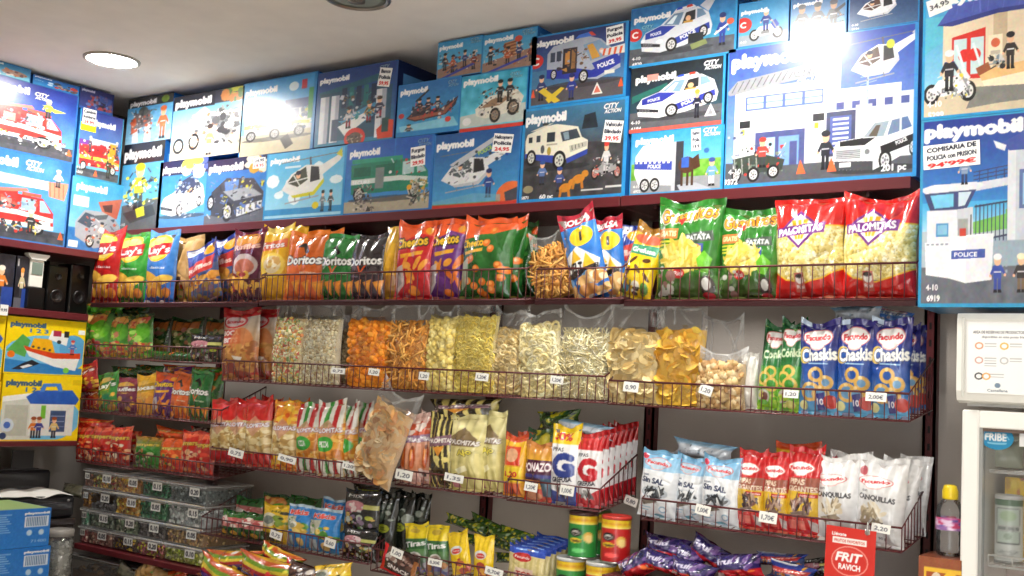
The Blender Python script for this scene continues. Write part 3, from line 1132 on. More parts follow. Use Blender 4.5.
def art_greentruck(a):
    a.grad((35, 85, 175), (70, 150, 205))
    logo(a, .05, .15, .34, .08)
    a.rect(.56, 0, .575, .3, (40, 110, 190))
    city(a, .8, .05, .17, .1, (120, 170, 220))
    a.poly([(0, .82), (1, .76), (1, 1), (0, 1)], (170, 160, 140))
    truckside(a.at(.07, .18, .9, .68), (32, 122, 98), (35, 128, 100), (175, 205, 205), (205, 215, 210), (185, 185, 180), 2)
    a.rect(.08, .24, .66, .3, (45, 150, 120))
    a.text('SECURE', .2, .56, .05, WH, bold=1)
    a.rect(.36, .38, .46, .66, (120, 130, 130))
    clutter(a, .12, .6, .34, .94, [(120, 110, 104), (90, 84, 82), (170, 160, 150), (60, 58, 58), (200, 190, 176)], 70, .035)
    clutter(a, .74, .58, .95, .92, [(130, 120, 100), (60, 60, 60), (200, 195, 180), (190, 150, 60), (90, 110, 100)], 60, .035)
    clutter(a, .5, .3, .9, .5, [(190, 215, 215), (40, 110, 90), (230, 232, 230), (170, 60, 60)], 24, .03)
    a.circ(.75, .68, .035, (225, 160, 40))
    frame(a, (35, 110, 185), .012, .03, .015, .03)


def art_amphi(a):
    a.grad((60, 165, 200), (110, 205, 225))
    logo(a, .05, .12, .5, .09)
    a.noise(14, .1)
    a.poly([(.0, .72), (1, .6), (1, .9), (0, .92)], (190, 200, 195))
    a.poly([(.24, .62), (.45, .42), (.85, .36), (.95, .5), (.88, .72), (.4, .8), (.26, .74)], (222, 218, 205))
    a.poly([(.3, .62), (.48, .48), (.84, .42), (.6, .6)], (150, 120, 95))
    wheel(a, .8, .66, .09, .14, (150, 130, 110))
    wheel(a, .54, .76, .08, .13, (150, 130, 110))
    a.ell(.34, .7, .05, .06, (200, 200, 195))
    for x in (.48, .62): fig(a.at(x, .14, .24, .42), (35, 35, 40), (30, 30, 30), (30, 30, 32))
    clutter(a, .3, .3, .9, .74, [(60, 60, 62), (230, 226, 214), (150, 130, 110), (190, 186, 176), (40, 40, 44)], 70, .035)
    a.circ(.12, .82, .07, (225, 225, 225))
    city(a, .72, .06, .2, .1, (150, 205, 225))
    a.rect(0, .93, 1, 1, (205, 60, 50))
    frame(a, (45, 140, 195), .015, .02, .015, 0)


def art_swatfigs(a, alt=0):
    a.grad((60, 150, 205), (110, 185, 215))
    logo(a, .05, .17, .5, .1)
    city(a, .7, .04, .26, .14, (160, 205, 230))
    a.poly([(0, .75), (1, .5), (1, 1), (0, 1)], (150, 120, 105))
    if alt:
        a.poly([(.4, .3), (.62, .26), (.64, .66), (.42, .7)], (180, 130, 90))
        for k in range(5): a.line(.4, .34 + k * .08, .63, .3 + k * .08, .03, (120, 70, 50))
        a.circ(.66, .24, .08, (205, 80, 60))
        xs = (.04, .36, .56, .78)
    else:
        xs = (.06, .24, .5, .7)
    for i, x in enumerate(xs):
        c = [(45, 50, 60), (190, 90, 50), (50, 60, 110), (130, 60, 50)][i]
        fig(a.at(x, .3 + .08 * (i % 2), .24, .5), c, (40, 40, 45), (40, 36, 40))
    clutter(a, .05, .36, .95, .85, [(40, 42, 50), (170, 96, 60), (60, 70, 120), (205, 196, 186), (120, 70, 56)], 60, .045)
    a.poly([(.1, .98), (.8, .7), (.85, .74), (.2, 1)], (60, 70, 160))
    frame(a, (40, 135, 195), .02, .02, .03, .02)


def art_heli_grey(a):
    a.grad((35, 85, 150), (75, 160, 210))
    logo(a, .04, .15, .42, .085)
    heli(a.at(.08, .24, .8, .56), (222, 224, 226), (190, 192, 198), (80, 90, 95))
    a.poly([(.2, .42), (.7, .1), (.74, .14), (.26, .48)], (185, 190, 198))
    clutter(a, .2, .4, .5, .66, [(70, 76, 80), (190, 194, 200), (230, 232, 234), (120, 124, 130)], 30, .03)
    clutter(a, .5, .2, .9, .4, [(190, 194, 200), (60, 64, 70), (40, 70, 150)], 20, .03)
    fig(a.at(.56, .5, .2, .4), (45, 70, 140), (40, 50, 90), (40, 50, 100))
    a.text('POLICE', .6, .27, .05, (190, 220, 60), rot=-24, wid=.16)
    a.circ(.92, .9, .2, (225, 110, 60))
    a.poly([(.84, .84), (.98, .78), (.98, .94), (.86, .96)], (70, 70, 80))
    a.poly([(.02, .9), (.5, .82), (.8, .86), (.8, 1), (0, 1)], (120, 170, 190), .6)
    a.rect(0, .94, .78, .975, (110, 160, 80))
    a.rect(0, .95, 1, 1, (200, 60, 50))
    frame(a, (40, 120, 190), .015, .02, 0, 0)


def art_police_van(a):
    a.grad((35, 50, 110), (90, 150, 190))
    logo(a, .04, .12, .4, .075)
    a.rect(.0, .74, 1, 1, (88, 84, 90))
    a.rect(.0, .5, .2, .74, (70, 120, 160))
    a.circ(.05, .36, .1, (205, 50, 45))
    a.text('C', .05, .36, .1, WH, bold=3)
    van(a.at(.14, .1, .82, .72))
    clutter(a, .3, .28, .62, .55, [(60, 56, 66), (190, 140, 70), (120, 90, 70), (150, 160, 180)], 30, .03)
    a.poly([(.72, .34), (.97, .3), (.97, .42), (.76, .42)], (225, 225, 225))
    for k in range(4): a.poly([(.76 + k * .055, .33), (.785 + k * .055, .325), (.77 + k * .055, .42), (.75 + k * .055, .42)], (225, 90, 40))
    fig(a.at(.36, .58, .18, .38), (45, 60, 150), (40, 50, 110), (40, 50, 110))
    fig(a.at(.04, .54, .18, .38), (50, 60, 110), (40, 45, 80), (40, 50, 90))
    a.poly([(.1, .78), (.16, .74), (.34, .94), (.28, .97)], (225, 195, 60))
    a.poly([(.18, .9), (.22, .96), (.38, .78), (.34, .76)], (225, 195, 60))
    a.poly([(.66, .92), (.71, .76), (.77, .92)], (235, 235, 230))
    a.poly([(.68, .9), (.71, .8), (.75, .9)], (215, 110, 90))
    for x in (.92, .02): a.poly([(x, .86), (x + .025, .74), (x + .05, .86)], (235, 90, 50))
    frame(a, (40, 140, 205), .025, .03, .025, .035)


def art_armored(a):
    a.grad((60, 120, 160), (70, 72, 78), 0, 0, 1, .5)
    a.rect(0, .42, 1, 1, (62, 62, 66))
    a.noise(9, .05, 0, .42, 1, 1)
    logo(a, .04, .12, .38, .085)
    a.poly([(.58, .28), (.6, .14), (.7, .12), (.73, .28)], (35, 45, 55))
    armored(a.at(.02, .2, .64, .5))
    fig(a.at(.14, .56, .16, .27), (90, 120, 176), (50, 55, 80), (50, 80, 150))
    fig(a.at(.31, .64, .16, .27), (60, 80, 140), (50, 55, 80), (50, 70, 140))
    for x, y in ((.38, .84), (.5, .76)):
        a.ell(x + .07, y + .03, .06, .045, (200, 130, 45), rot=-20)
        a.circ(x + .13, y - .02, .035, (200, 130, 45))
        a.line(x + .03, y + .04, x + .02, y + .13, .025, (190, 120, 40))
        a.line(x + .1, y + .05, x + .11, y + .13, .025, (190, 120, 40))
    p = a.at(.68, .44, .28, .38)
    wheel(p, .14, .8, .13, .19, (190, 120, 110))
    wheel(p, .86, .8, .13, .19, (190, 120, 110))
    p.poly([(.1, .76), (.4, .55), (.8, .6), (.86, .74), (.4, .86)], (150, 150, 150))
    fig(p.at(.24, -.05, .5, .9), (205, 205, 205), (190, 190, 190), (205, 60, 50))
    clutter(p, .1, .4, .9, .9, [(205, 205, 205), (60, 60, 60), (200, 80, 70), (150, 150, 150)], 40, .05)
    a.rect(.6, .9, .8, .915, (205, 205, 205))
    a.rect(.82, .88, .97, .9, (205, 205, 205))
    a.ell(.09, .86, .05, .04, (150, 140, 110))
    a.text('6871', .06, .945, .03, WH, bold=2)
    a.text('60 pc', .27, .945, .045, WH, bold=3)
    city(a, .76, .05, .18, .1)
    frame(a, (40, 140, 205), .03, .035, .03, .035)


def art_police_suv(a):
    a.grad((40, 110, 180), (75, 175, 200))
    a.rect(0, .7, 1, 1, (84, 88, 96))
    a.noise(8, .06)
    logo(a, .04, .2, .34, .085)
    city(a, .1, .32, .15, .1, (130, 200, 225))
    a.circ(.05, .46, .11, (210, 50, 45))
    a.text('C', .05, .46, .1, WH, bold=3)
    car(a.at(.08, .1, .72, .78), (214, 218, 226), (42, 62, 160), (110, 140, 170))
    a.poly([(.66, .14), (.8, -.05), (.84, -.04), (.74, .26)], (200, 205, 215))
    a.rect(.56, .58, .7, .74, (45, 50, 54))
    a.poly([(.58, .76), (.72, .7), (.74, .78), (.6, .85)], (130, 140, 90))
    fig(a.at(.78, .3, .18, .56), (50, 70, 160), (45, 60, 140), (45, 55, 110))
    a.line(.8, .66, .95, .48, .03, (235, 235, 235))
    a.circ(.94, .48, .05, (225, 90, 60))
    ages(a, .02, .86, .05, '6920')
    frame(a, (45, 150, 210), 0, .02, .02, .03)


def art_police_car(a):
    a.grad((28, 34, 40), (50, 90, 110))
    a.rect(0, .7, 1, 1, (90, 92, 98))
    a.poly([(.02, .45), (.4, .3), (.4, .36), (.02, .56)], (40, 110, 100))
    logo(a, .06, .2, .42, .09)
    city(a, .76, .06, .2, .13)
    a.rect(.18, .15, .3, .24, (220, 150, 140))
    car(a.at(.04, .2, .92, .66), (240, 241, 244), (48, 58, 165), (130, 165, 190))
    fig(a.at(.64, .44, .16, .44), (35, 40, 60), (35, 36, 50), (200, 160, 60))
    a.poly([(.8, .86), (.86, .68), (.92, .86)], (225, 225, 225))
    a.poly([(.83, .84), (.86, .74), (.89, .84)], (150, 150, 155))
    ages(a, .02, .84, .05, '6184')
    a.rect(0, .94, 1, 1, (205, 90, 80))
    frame(a, (45, 150, 210), 0, .025, .02, 0)


def art_trailer(a):
    a.grad((55, 150, 215), (150, 210, 235))
    a.rect(0, .5, 1, 1, (110, 170, 60))
    a.noise(14, .05, 0, .5, 1, 1)
    a.rect(0, .76, 1, 1, (150, 152, 158))
    logo(a, .06, .14, .4, .09)
    a.poly([(.06, .38), (.14, .22), (.4, .16), (.5, .22), (.5, .88), (.1, .84), (.05, .66)], (226, 228, 232))
    a.poly([(.05, .46), (.46, .5), (.46, .64), (.05, .58)], (62, 78, 175))
    for k in range(8): a.rect(.06 + k * .05, .46 + k * .004, .085 + k * .05, .5 + k * .004, WH)
    a.text('POLICE', .27, .56, .055, WH, rot=4, wid=.14, bold=2)
    a.rect(.48, .2, .58, .96, (60, 62, 70))
    a.rect(.46, .2, .5, .96, (190, 194, 200))
    for x in (.17, .28): wheel(a, x, .85, .055, .11)
    a.poly([(.56, .98), (.52, .88), (.72, .86), (.9, .98)], (175, 180, 190))
    a.ell(.62, .58, .09, .13, (85, 55, 40))
    a.poly([(.66, .5), (.74, .42), (.76, .62), (.7, .66)], (80, 50, 36))
    for x in (.57, .63, .68): a.line(x, .66, x, .9, .035, (75, 48, 34))
    a.rect(.56, .46, .64, .62, (60, 100, 190))
    fig(a.at(.78, .48, .2, .46), (110, 160, 215), (225, 225, 230), (60, 80, 150))
    a.circ(.82, .38, .04, (60, 110, 170))
    city(a, .76, .03, .2, .13)
    ages(a, .03, .86, .04, '6922')
    frame(a, (45, 150, 210), .015, .03, .02, .025)


def art_moto(a):
    a.grad((55, 140, 195), (95, 180, 215))
    a.rect(0, .74, 1, 1, (150, 160, 170))
    logo(a, .06, .22, .5, .075)
    bike(a.at(.2, .26, .72, .66))
    a.circ(.1, .5, .17, (210, 50, 45))
    a.text('C', .1, .5, .12, WH, bold=3)
    ages(a, .06, .88, .045)
    frame(a, (40, 140, 205), .02, .025, .02, .03)


def art_trio(a):
    a.grad((40, 90, 150), (150, 195, 225))
    logo(a, .06, .24, .5, .075)
    for x in (.08, .36, .64): fig(a.at(x - .08, .22, .42, .7), (95, 98, 105), (70, 72, 80), (90, 92, 98), (200, 160, 130))
    a.poly([(.78, .48), (.97, .34), (.98, .4), (.82, .54)], (60, 60, 66))
    a.rect(.04, .76, .96, .96, (225, 228, 232))
    for i, t in enumerate(('Equipo', 'Policia', '9,99 €')):
        a.text(t, .8, .62 + i * .13, .05, (50, 50, 55), rot=-8, wid=.3)
    frame(a, (40, 140, 205), .02, .03, .02, .03)


def art_heli_small(a):
    a.grad((35, 60, 110), (75, 110, 150))
    heli(a.at(.1, .1, .8, .7), (236, 236, 238), (215, 216, 220), (90, 60, 50), (200, 215, 60))
    ages(a, .05, .85, .05, '5916')
    frame(a, (40, 140, 205), .02, .025, .02, .03)


def art_station(a):
    a.grad((45, 75, 170), (150, 190, 235))
    a.rect(0, .82, 1, 1, (88, 90, 98))
    logo(a, .03, .1, .42, .085)
    p = a
    p.rect(.05, .3, .62, .86, (234, 236, 240))
    p.poly([(.0, .32), (.06, .24), (.6, .16), (.62, .24), (.02, .34)], (150, 152, 158))
    for k in range(16): p.line(.03 + k * .035, .32 - k * .006, .06 + k * .035, .25 - k * .005, .006, (90, 92, 98))
    city(p, .36, .2, .22, .1)
    p.rect(.5, .18, .62, .86, (240, 241, 245))
    p.rect(.11, .36, .53, .46, (80, 100, 180))
    for k in range(4): p.rect(.12 + k * .105, .37, .21 + k * .105, .45, (185, 215, 240)); p.line(.12 + k * .105, .41, .21 + k * .105, .41, .006, (80, 100, 180))
    p.rect(.16, .55, .46, .6, (205, 208, 225))
    p.rect(.17, .62, .44, .86, (75, 82, 135))
    p.rect(.2, .66, .28, .86, (170, 205, 235))
    p.rect(.3, .66, .41, .86, (120, 160, 215))
    p.rect(.36, .7, .4, .86, (75, 82, 135))
    for x in (.08, .48): p.rect(x, .53, x + .06, .58, (40, 42, 48)); p.rect(x + .01, .59, x + .03, .63, (200, 215, 40))
    p.rect(.62, .44, 1, .86, (226, 228, 235))
    p.rect(.62, .38, .92, .46, (240, 241, 244))
    for k in range(5): p.rect(.6 + k * .08, .47, .64 + k * .08, .52, (75, 85, 150))
    p.rect(.75, .3, .76, .5, (170, 190, 220))
    for k in range(4): p.line(.72, .32 + k * .05, .8, .3 + k * .05, .005, (150, 180, 220))
    p.rect(.55, .53, .7, .83, (66, 72, 105))
    p.rect(.57, .56, .68, .81, (80, 95, 165))
    for k in range(7): p.rect(.585, .575 + k * .032, .665, .59 + k * .032, (225, 230, 240))
    p.rect(.7, .5, .78, .84, (205, 208, 220))
    clutter(p, .02, .6, .1, .84, [(205, 208, 220), (90, 96, 130), (160, 170, 200)], 14, .02)
    heli(p.at(.66, .06, .34, .3), (238, 238, 240), (205, 206, 212), (95, 75, 70), (205, 215, 60))
    suv(p.at(.58, .56, .42, .4))
    fig(p.at(.48, .64, .14, .28), (35, 38, 48), (30, 32, 40), (30, 32, 40))
    q = p.at(.03, .68, .34, .28)
    q.poly([(.05, .4), (.5, .3), (.9, .5), (.86, .76), (.1, .8)], (60, 70, 62))
    clutter(q, .06, .1, .9, .86, [(50, 56, 52), (120, 130, 118), (190, 60, 50), (205, 205, 205), (30, 30, 34)], 60, .06)
    for k in range(4): q.line(.08 + k * .12, .4, .1 + k * .12, .8, .03, (150, 155, 150))
    wheel(q, .12, .82, .08, .16); wheel(q, .4, .82, .1, .19); wheel(q, .72, .78, .1, .17)
    fig(q.at(.36, -.12, .36, .8), (190, 70, 60), (60, 60, 66), (200, 60, 50))
    for x in (.4, .56): p.poly([(x, .93), (x + .02, .83), (x + .05, .93)], (235, 105, 60))
    p.text('201 pc', .89, .93, .04, WH, bold=3)
    ages(p, .01, .88, .035)
    p.text('9372', .04, .95, .035, WH, bold=2)
    frame(a, (50, 145, 210), .008, .02, .012, .03)


def art_entrance(a):
    a.grad((60, 150, 200), (150, 205, 225))
    a.rect(0, .8, 1, 1, (206, 192, 164))
    a.poly([(0, .2), (.14, .2), (.14, .4), (0, .5)], (90, 180, 205))
    a.rect(.14, .22, 1, .82, (226, 208, 180))
    a.rect(.47, .22, .56, .8, (196, 176, 146))
    a.rect(.8, .22, .9, .8, (196, 176, 146))
    a.poly([(.1, .27), (.2, .12), (.95, .08), (1, .2), (.5, .2), (.2, .26)], (74, 90, 172))
    a.poly([(.1, .27), (.2, .25), (.5, .2), (1, .2), (1, .23), (.5, .235), (.2, .29)], (52, 62, 134))
    a.line(.38, .1, .385, .21, .014, (96, 112, 194))
    for k in range(6): a.line(.24 + k * .1, .12, .23 + k * .1, .2, .006, (88, 104, 186))
    a.poly([(.2, .38), (.42, .33), (.42, .72), (.2, .7)], (206, 48, 44))
    for x in (.21, .32): a.rect(x + .005, .4, x + .09, .68, (196, 220, 224)); a.circ(x + (.075 if x < .3 else .03), .53, .05, (216, 50, 44)); a.line(x + .02, .44, x + .07, .62, .02, (220, 235, 238))
    a.rect(.44, .4, .53, .58, (236, 222, 194)); a.circ(.485, .46, .035, (206, 100, 70)); a.rect(.455, .52, .515, .55, (190, 180, 160))
    a.poly([(.37, .66), (1, .58), (1, .66), (.4, .74)], (230, 188, 128))
    a.poly([(.4, .74), (1, .66), (1, .8), (.44, .84)], (246, 230, 198))
    a.poly([(.36, .64), (.44, .6), (.46, .66), (.38, .7)], (150, 84, 56))
    clutter(a, .44, .56, .54, .66, [(70, 80, 80), (205, 205, 200), (40, 40, 44), (120, 140, 150)], 26, .03)
    fig(a.at(.5, .38, .16, .3), (52, 46, 46), (40, 40, 45), (30, 30, 34))
    a.poly([(.3, .94), (.36, .78), (1, .82), (1, .9), (.5, .92)], (128, 128, 124))
    p = a.at(.0, .5, .38, .4)
    bike(p, (235, 236, 238), (225, 226, 230))
    clutter(p, .3, .4, .8, .86, [(205, 206, 210), (60, 60, 66), (150, 152, 158), (240, 240, 240), (226, 205, 60)], 50, .05)
    fig(p.at(.24, -.1, .5, .85), (44, 44, 50), (40, 42, 48), (226, 226, 228))
    logo(a, .08, .075, .54, .06)
    a.rect(.86, 0, 1, .06, (50, 120, 180))
    q = a.at(.03, .04, .16, .13, -14)
    q.rect(0, 0, 1, 1, (244, 244, 240))
    q.text('34,95', .5, .5, .3, (50, 50, 60), wid=.8)
    ages(a, .04, .88, .045, '5299')
    frame(a, (45, 150, 205), .02, .02, .0, .025)


def art_tower(a):
    a.grad((38, 55, 140), (60, 140, 205), 0, 0, 1, .5)
    a.grad((70, 165, 215), (170, 214, 236), 0, .45, 1, .62)
    logo(a, .035, .068, .59, .062)
    a.rect(0, .6, 1, .8, (176, 190, 200))
    a.poly([(.34, .56), (.56, .52), (.56, .6), (.34, .62)], (120, 186, 90))
    a.rect(.54, .5, 1, .6, (110, 180, 100))
    a.poly([(.36, .66), (1, .58), (1, .8), (.4, .8)], (150, 170, 184))
    a.rect(0, .79, 1, 1, (104, 108, 118))
    a.noise(7, .04, 0, .79, 1, 1)
    for k in range(9): a.line(.36 + k * .024, .47, .36 + k * .024, .66, .006, (58, 66, 92))
    a.line(.35, .48, .56, .46, .01, (58, 66, 92)); a.line(.35, .66, .56, .63, .01, (58, 66, 92))
    for k in range(3): a.line(.34, .3 + k * .02, .6, .27 + k * .02, .006, (60, 66, 104))
    for k in range(5): a.line(.38 + k * .05, .29, .38 + k * .05, .35, .006, (60, 66, 104))
    a.poly([(.3, .36), (.62, .33), (.62, .37), (.34, .4)], (206, 210, 220))
    a.rect(.55, .18, .6, .66, (216, 220, 226)); a.rect(.6, .2, 1, .66, (196, 202, 212))
    a.poly([(.5, .16), (.66, .1), (1, .1), (1, .2), (.56, .2)], (64, 84, 160))
    a.rect(.62, .3, .9, .5, (90, 110, 160)); a.rect(.64, .32, .88, .48, (150, 190, 220))
    a.poly([(.46, .14), (.54, .17), (.53, .2), (.48, .18)], (226, 228, 232))
    a.poly([(.0, .375), (.08, .355), (.36, .35), (.42, .37), (.34, .395), (.04, .4)], (216, 219, 226))
    a.poly([(.03, .4), (.36, .39), (.3, .49), (.07, .49)], (66, 74, 116))
    a.poly([(.07, .41), (.22, .405), (.22, .475), (.1, .48)], (120, 196, 228))
    a.poly([(.25, .4), (.33, .4), (.29, .47), (.25, .475)], (196, 214, 226))
    a.poly([(.05, .49), (.24, .49), (.26, .85), (.06, .83)], (224, 226, 232))
    a.poly([(.24, .49), (.34, .48), (.35, .8), (.26, .85)], (198, 202, 212))
    a.rect(.11, .56, .19, .63, (84, 146, 194)); a.rect(.12, .57, .18, .62, (130, 186, 216))
    a.rect(.25, .54, .31, .66, (158, 160, 158)); a.line(.33, .52, .33, .66, .008, (60, 64, 70))
    a.poly([(.04, .66), (.2, .66), (.2, .85), (.05, .83)], (234, 236, 240))
    for k in range(5): a.line(.06 + k * .03, .665, .06 + k * .03, .675, .02, (150, 156, 170))
    a.poly([(.2, .63), (.47, .62), (.46, .86), (.3, .875), (.2, .85)], (240, 241, 244))
    a.poly([(.3, .64), (.47, .62), (.46, .86), (.3, .875)], (226, 228, 234))
    a.poly([(.21, .705), (.42, .7), (.42, .745), (.21, .75)], (70, 90, 168)); a.text('POLICE', .3, .726, .022, WH, wid=.14)
    a.rect(.26, .59, .3, .63, (196, 70, 60))
    for i in range(4):
        for j in range(6): a.rect(.475 + i * .022, .66 + j * .03, .488 + i * .022, .675 + j * .03, (156, 166, 180))
    fig(a.at(.22, .2, .13, .165), (130, 150, 180), (50, 60, 100), (50, 55, 70))
    fig(a.at(.42, .72, .15, .21), (60, 80, 165), (60, 75, 150), (235, 235, 235))
    fig(a.at(.56, .72, .15, .21), (60, 56, 60), (120, 100, 80), (235, 225, 190))
    ages(a, .04, .895, .03, '6919')
    frame(a, (55, 150, 195), .02, .02, .012, .022)


def sticker_text(a, lines, cols, border=None, bg=(246, 246, 243)):
    a.rect(0, 0, 1, 1, bg)
    n = len(lines)
    for i, t in enumerate(lines):
        a.text(t, .5, (i + .6) / (n + .2), .52 / n, cols[i], wid=min(.86, .13 * len(t) + .05), bold=2, rot=-2)
# ------------------------------------------------------------------ room shell
RX0, RX1, RY0, RY1 = WALL_X, 1.9, -1.6, WALL_Y


def slab(name, c, size, col, mat='wall'):
    m = MB()
    m.box(c, size, col)
    return struct(m.build(name, mat))


slab('floor', ((RX0 + RX1) / 2, (RY0 + RY1) / 2, -0.05), (RX1 - RX0 + .4, RY1 - RY0 + .4, .1), (226, 221, 212), 'lam')
slab('ceiling', ((RX0 + RX1) / 2, (RY0 + RY1) / 2, CEIL_Z + .05), (RX1 - RX0 + .4, RY1 - RY0 + .4, .1), (244, 239, 232))
slab('wall_back', ((RX0 + RX1) / 2, RY1 + .05, CEIL_Z / 2), (RX1 - RX0 + .2, .1, CEIL_Z), (196, 188, 180))
slab('wall_left', (RX0 - .05, (RY0 + RY1) / 2, CEIL_Z / 2), (.1, RY1 - RY0, CEIL_Z), (190, 184, 178))
slab('wall_right', (RX1 + .05, (RY0 + RY1) / 2, CEIL_Z / 2), (.1, RY1 - RY0, CEIL_Z), (216, 211, 204))
OX0, OX1, OZ0, OZ1 = .05, 1.8, .12, 2.5
WF = (206, 201, 194)
slab('wall_front', ((RX0 + OX0) / 2 - .05, RY0 - .05, CEIL_Z / 2), (OX0 - RX0 + .1, .1, CEIL_Z), WF)
slab('wall_front', ((OX1 + RX1) / 2 + .05, RY0 - .05, CEIL_Z / 2), (RX1 - OX1 + .1, .1, CEIL_Z), WF)
slab('wall_front', ((OX0 + OX1) / 2, RY0 - .05, (OZ1 + CEIL_Z) / 2), (OX1 - OX0, .1, CEIL_Z - OZ1), WF)
slab('wall_front', ((OX0 + OX1) / 2, RY0 - .05, OZ0 / 2), (OX1 - OX0, .1, OZ0), WF)
# shop window added behind the camera, its daylight brightens the shelves
wf = struct(empty('added_window', 'added shop window', 'window', ((OX0 + OX1) / 2, RY0 - .05, (OZ0 + OZ1) / 2)))
del wf['label'], wf['category']
m = MB()
hw, hh = (OX1 - OX0) / 2, (OZ1 - OZ0) / 2
for x in (-hw + .03, 0, hw - .03):
    m.box((x, 0, 0), (.06, .06, 2 * hh), (150, 152, 154))
for z in (-hh + .03, hh - .03):
    m.box((0, 0, z), (2 * hw, .058, .06), (150, 152, 154))
m.build('added_window_frame', 'paint', wf)
m = MB()
for sx in (-1, 1):
    m.box((sx * hw / 2, 0, 0), (hw - .09, .006, 2 * hh - .12), (1, 1, 1))
    m.c[-1][:] = .0
m.build('pane', 'glass', wf)

# ------------------------------------------------------------------ ceiling lamps
LAMP = emit_mat('lit_lamp_glass', (1.0, 0.96, 0.9), LAMP_ON)


def downlight(x, y, on, label, r=.1):
    t = empty('ceiling_downlight', label, 'ceiling lamp', (x, y, CEIL_Z), group='round downlights in the ceiling')
    m = MB()
    m.lathe([(r + .014, 0), (r + .013, -.005), (r + .006, -.009), (r, -.008), (r - .004, -.002)], 40, col=(176, 172, 166), mi=0)
    m.build('trim_ring', 'steel' if not on else 'paint', t)
    m = MB()
    if on:
        m.lathe([(r - .003, -.003), (r - .02, -.0045), (.002, -.005)], 40, col=WH)
        m.build('lamp_glass', LAMP, t)
    else:
        m.lathe([(r - .003, -.003), (r * .75, -.004), (r * .4, -.005), (.004, -.006)], 40, cols=[(120, 126, 116), (148, 156, 146), (140, 148, 138), (150, 158, 150)])
        m.build('lamp_glass', 'plastic', t)
        m = MB()
        m.lathe([(.03, -.006), (.028, -.016), (.002, -.02)], 20, col=(96, 92, 84))
        m.build('bulb', 'plastic', t)
    return t


_l1 = PZ(112, 59.5, CEIL_Z)
_l2 = PZ(357, -2.5, CEIL_Z)
downlight(_l1[0], _l1[1], True, 'lit round downlight glowing white in the ceiling near the corner')
downlight(_l2[0], _l2[1], False, 'unlit round downlight with grey glass at the top edge of the ceiling')
for x, y in LAMPS_MORE:
    downlight(x, y, True, 'lit round downlight outside the picture')

# ------------------------------------------------------------------ boards and uprights
BURG = (96, 32, 38)


def board(name, label, x0, x1, y0, y1, ztop, th, col=BURG, cat='shelf', group=None, edge=None):
    t = empty(name, label, cat, ((x0 + x1) / 2, (y0 + y1) / 2, ztop - th), group=group)
    m = MB()
    m.box((0, 0, th / 2), (x1 - x0, y1 - y0, th), col, bev=.002)
    m.build('board', 'lam', t)
    return t, m


xj = PY(622, 200, BOX_Y)[0]
for (x0, x1, lb) in ((LEFT_X + .01, xj - .002, 'long burgundy shelf board under the blue toy cartons left of the joint'),
                     (xj + .002, -.862, 'burgundy shelf board under the large police station carton')):
    t, _ = board('wall_shelf', lb, x0, x1, BOX_Y - .012, WALL_Y - .045, SHELF_Z, .034, group='burgundy shelf boards of the back wall')
    n = 2
    for k in range(n + 1 if x1 - x0 > 1.5 else n):
        xx = x0 + .12 + (x1 - x0 - .24) * k / (n if x1 - x0 > 1.5 else n - 1) - (x0 + x1) / 2
        b = MB()
        b.add([(xx - .004, .14, 0), (xx - .004, -.13, 0), (xx - .004, -.13, -.012), (xx - .004, .14, -.09), (xx + .004, .14, 0), (xx + .004, -.13, 0), (xx + .004, -.13, -.012), (xx + .004, .14, -.09)],
              [(0, 1, 2, 3), (7, 6, 5, 4), (0, 4, 5, 1), (1, 5, 6, 2), (2, 6, 7, 3), (3, 7, 4, 0)], (58, 24, 28))
        b.build('bracket', 'metal', t)

# left wall shelving
LZ1, LZ2, LZ3 = 1.5 + .522, 1.5 + .236, 1.5 - .331
for z, th, y1, lb in ((LZ1, .032, 3.0, 'burgundy side shelf under the fire engine cartons'),
                      (LZ2, .03, 2.885, 'burgundy side shelf above the yellow cartons'),
                      (LZ3, .022, 2.885, 'burgundy side shelf under the yellow cartons')):
    y0 = 1.7
    t = empty('side_shelf', lb, 'shelf', ((WALL_X + LEFT_X) / 2 + .01, (y0 + y1) / 2, z - th), group='side shelves on the left wall')
    m = MB()
    m.box((0, 0, th / 2), (LEFT_X - WALL_X + .012, y1 - y0, th), BURG, bev=.002)
    m.build('board', 'lam', t)

m = MB()
m.box((WALL_X + .012, 2.3, 1.5 + .38), (.012, 1.2, .26), (14, 13, 15))
tag(m.build('back_panel', 'plastic'), 'black back panel behind the gadgets on the side shelf', 'panel')

for px, py, z0, z1, lb in ((929, 440, 0, SHELF_Z - .036, 'burgundy slotted upright beside the white fridge'), (648, 455, 0, SHELF_Z - .036, 'burgundy slotted upright right of the stacked seed bags'),
                           (484, 505, 0, SHELF_Z - .036, 'burgundy slotted upright below the yellow popcorn bags'), (210, 480, 0, SHELF_Z - .036, 'burgundy slotted upright behind the candy tubs')):
    x = PY(px, py, WALL_Y - .03)[0]
    t = empty('shelf_upright', lb, 'upright', (x, WALL_Y, z0), group='slotted uprights on the back wall')
    m = MB()
    w, d = .036, .034
    m.box((-w / 2 + .004, -d / 2, (z0 + z1) / 2), (.008, d, z1 - z0), (92, 36, 40))
    m.box((w / 2 - .004, -d / 2, (z0 + z1) / 2), (.008, d, z1 - z0), (92, 36, 40))
    m.box((0, -d + .003, (z0 + z1) / 2), (w, .006, z1 - z0), (100, 40, 44))
    m.build('channel', 'metal', t)
    m = MB()
    k = z0 + .4
    while k < z1 - .03:
        m.box((0, -d - .0004, k), (.007, .001, .02), (18, 12, 12))
        k += .05
    m.build('slot_row', 'metal', t)['kind'] = 'stuff'

# ------------------------------------------------------------------ toy cartons
GT = 'toy cartons on the top shelf'
GL = 'toy cartons on the side shelves'


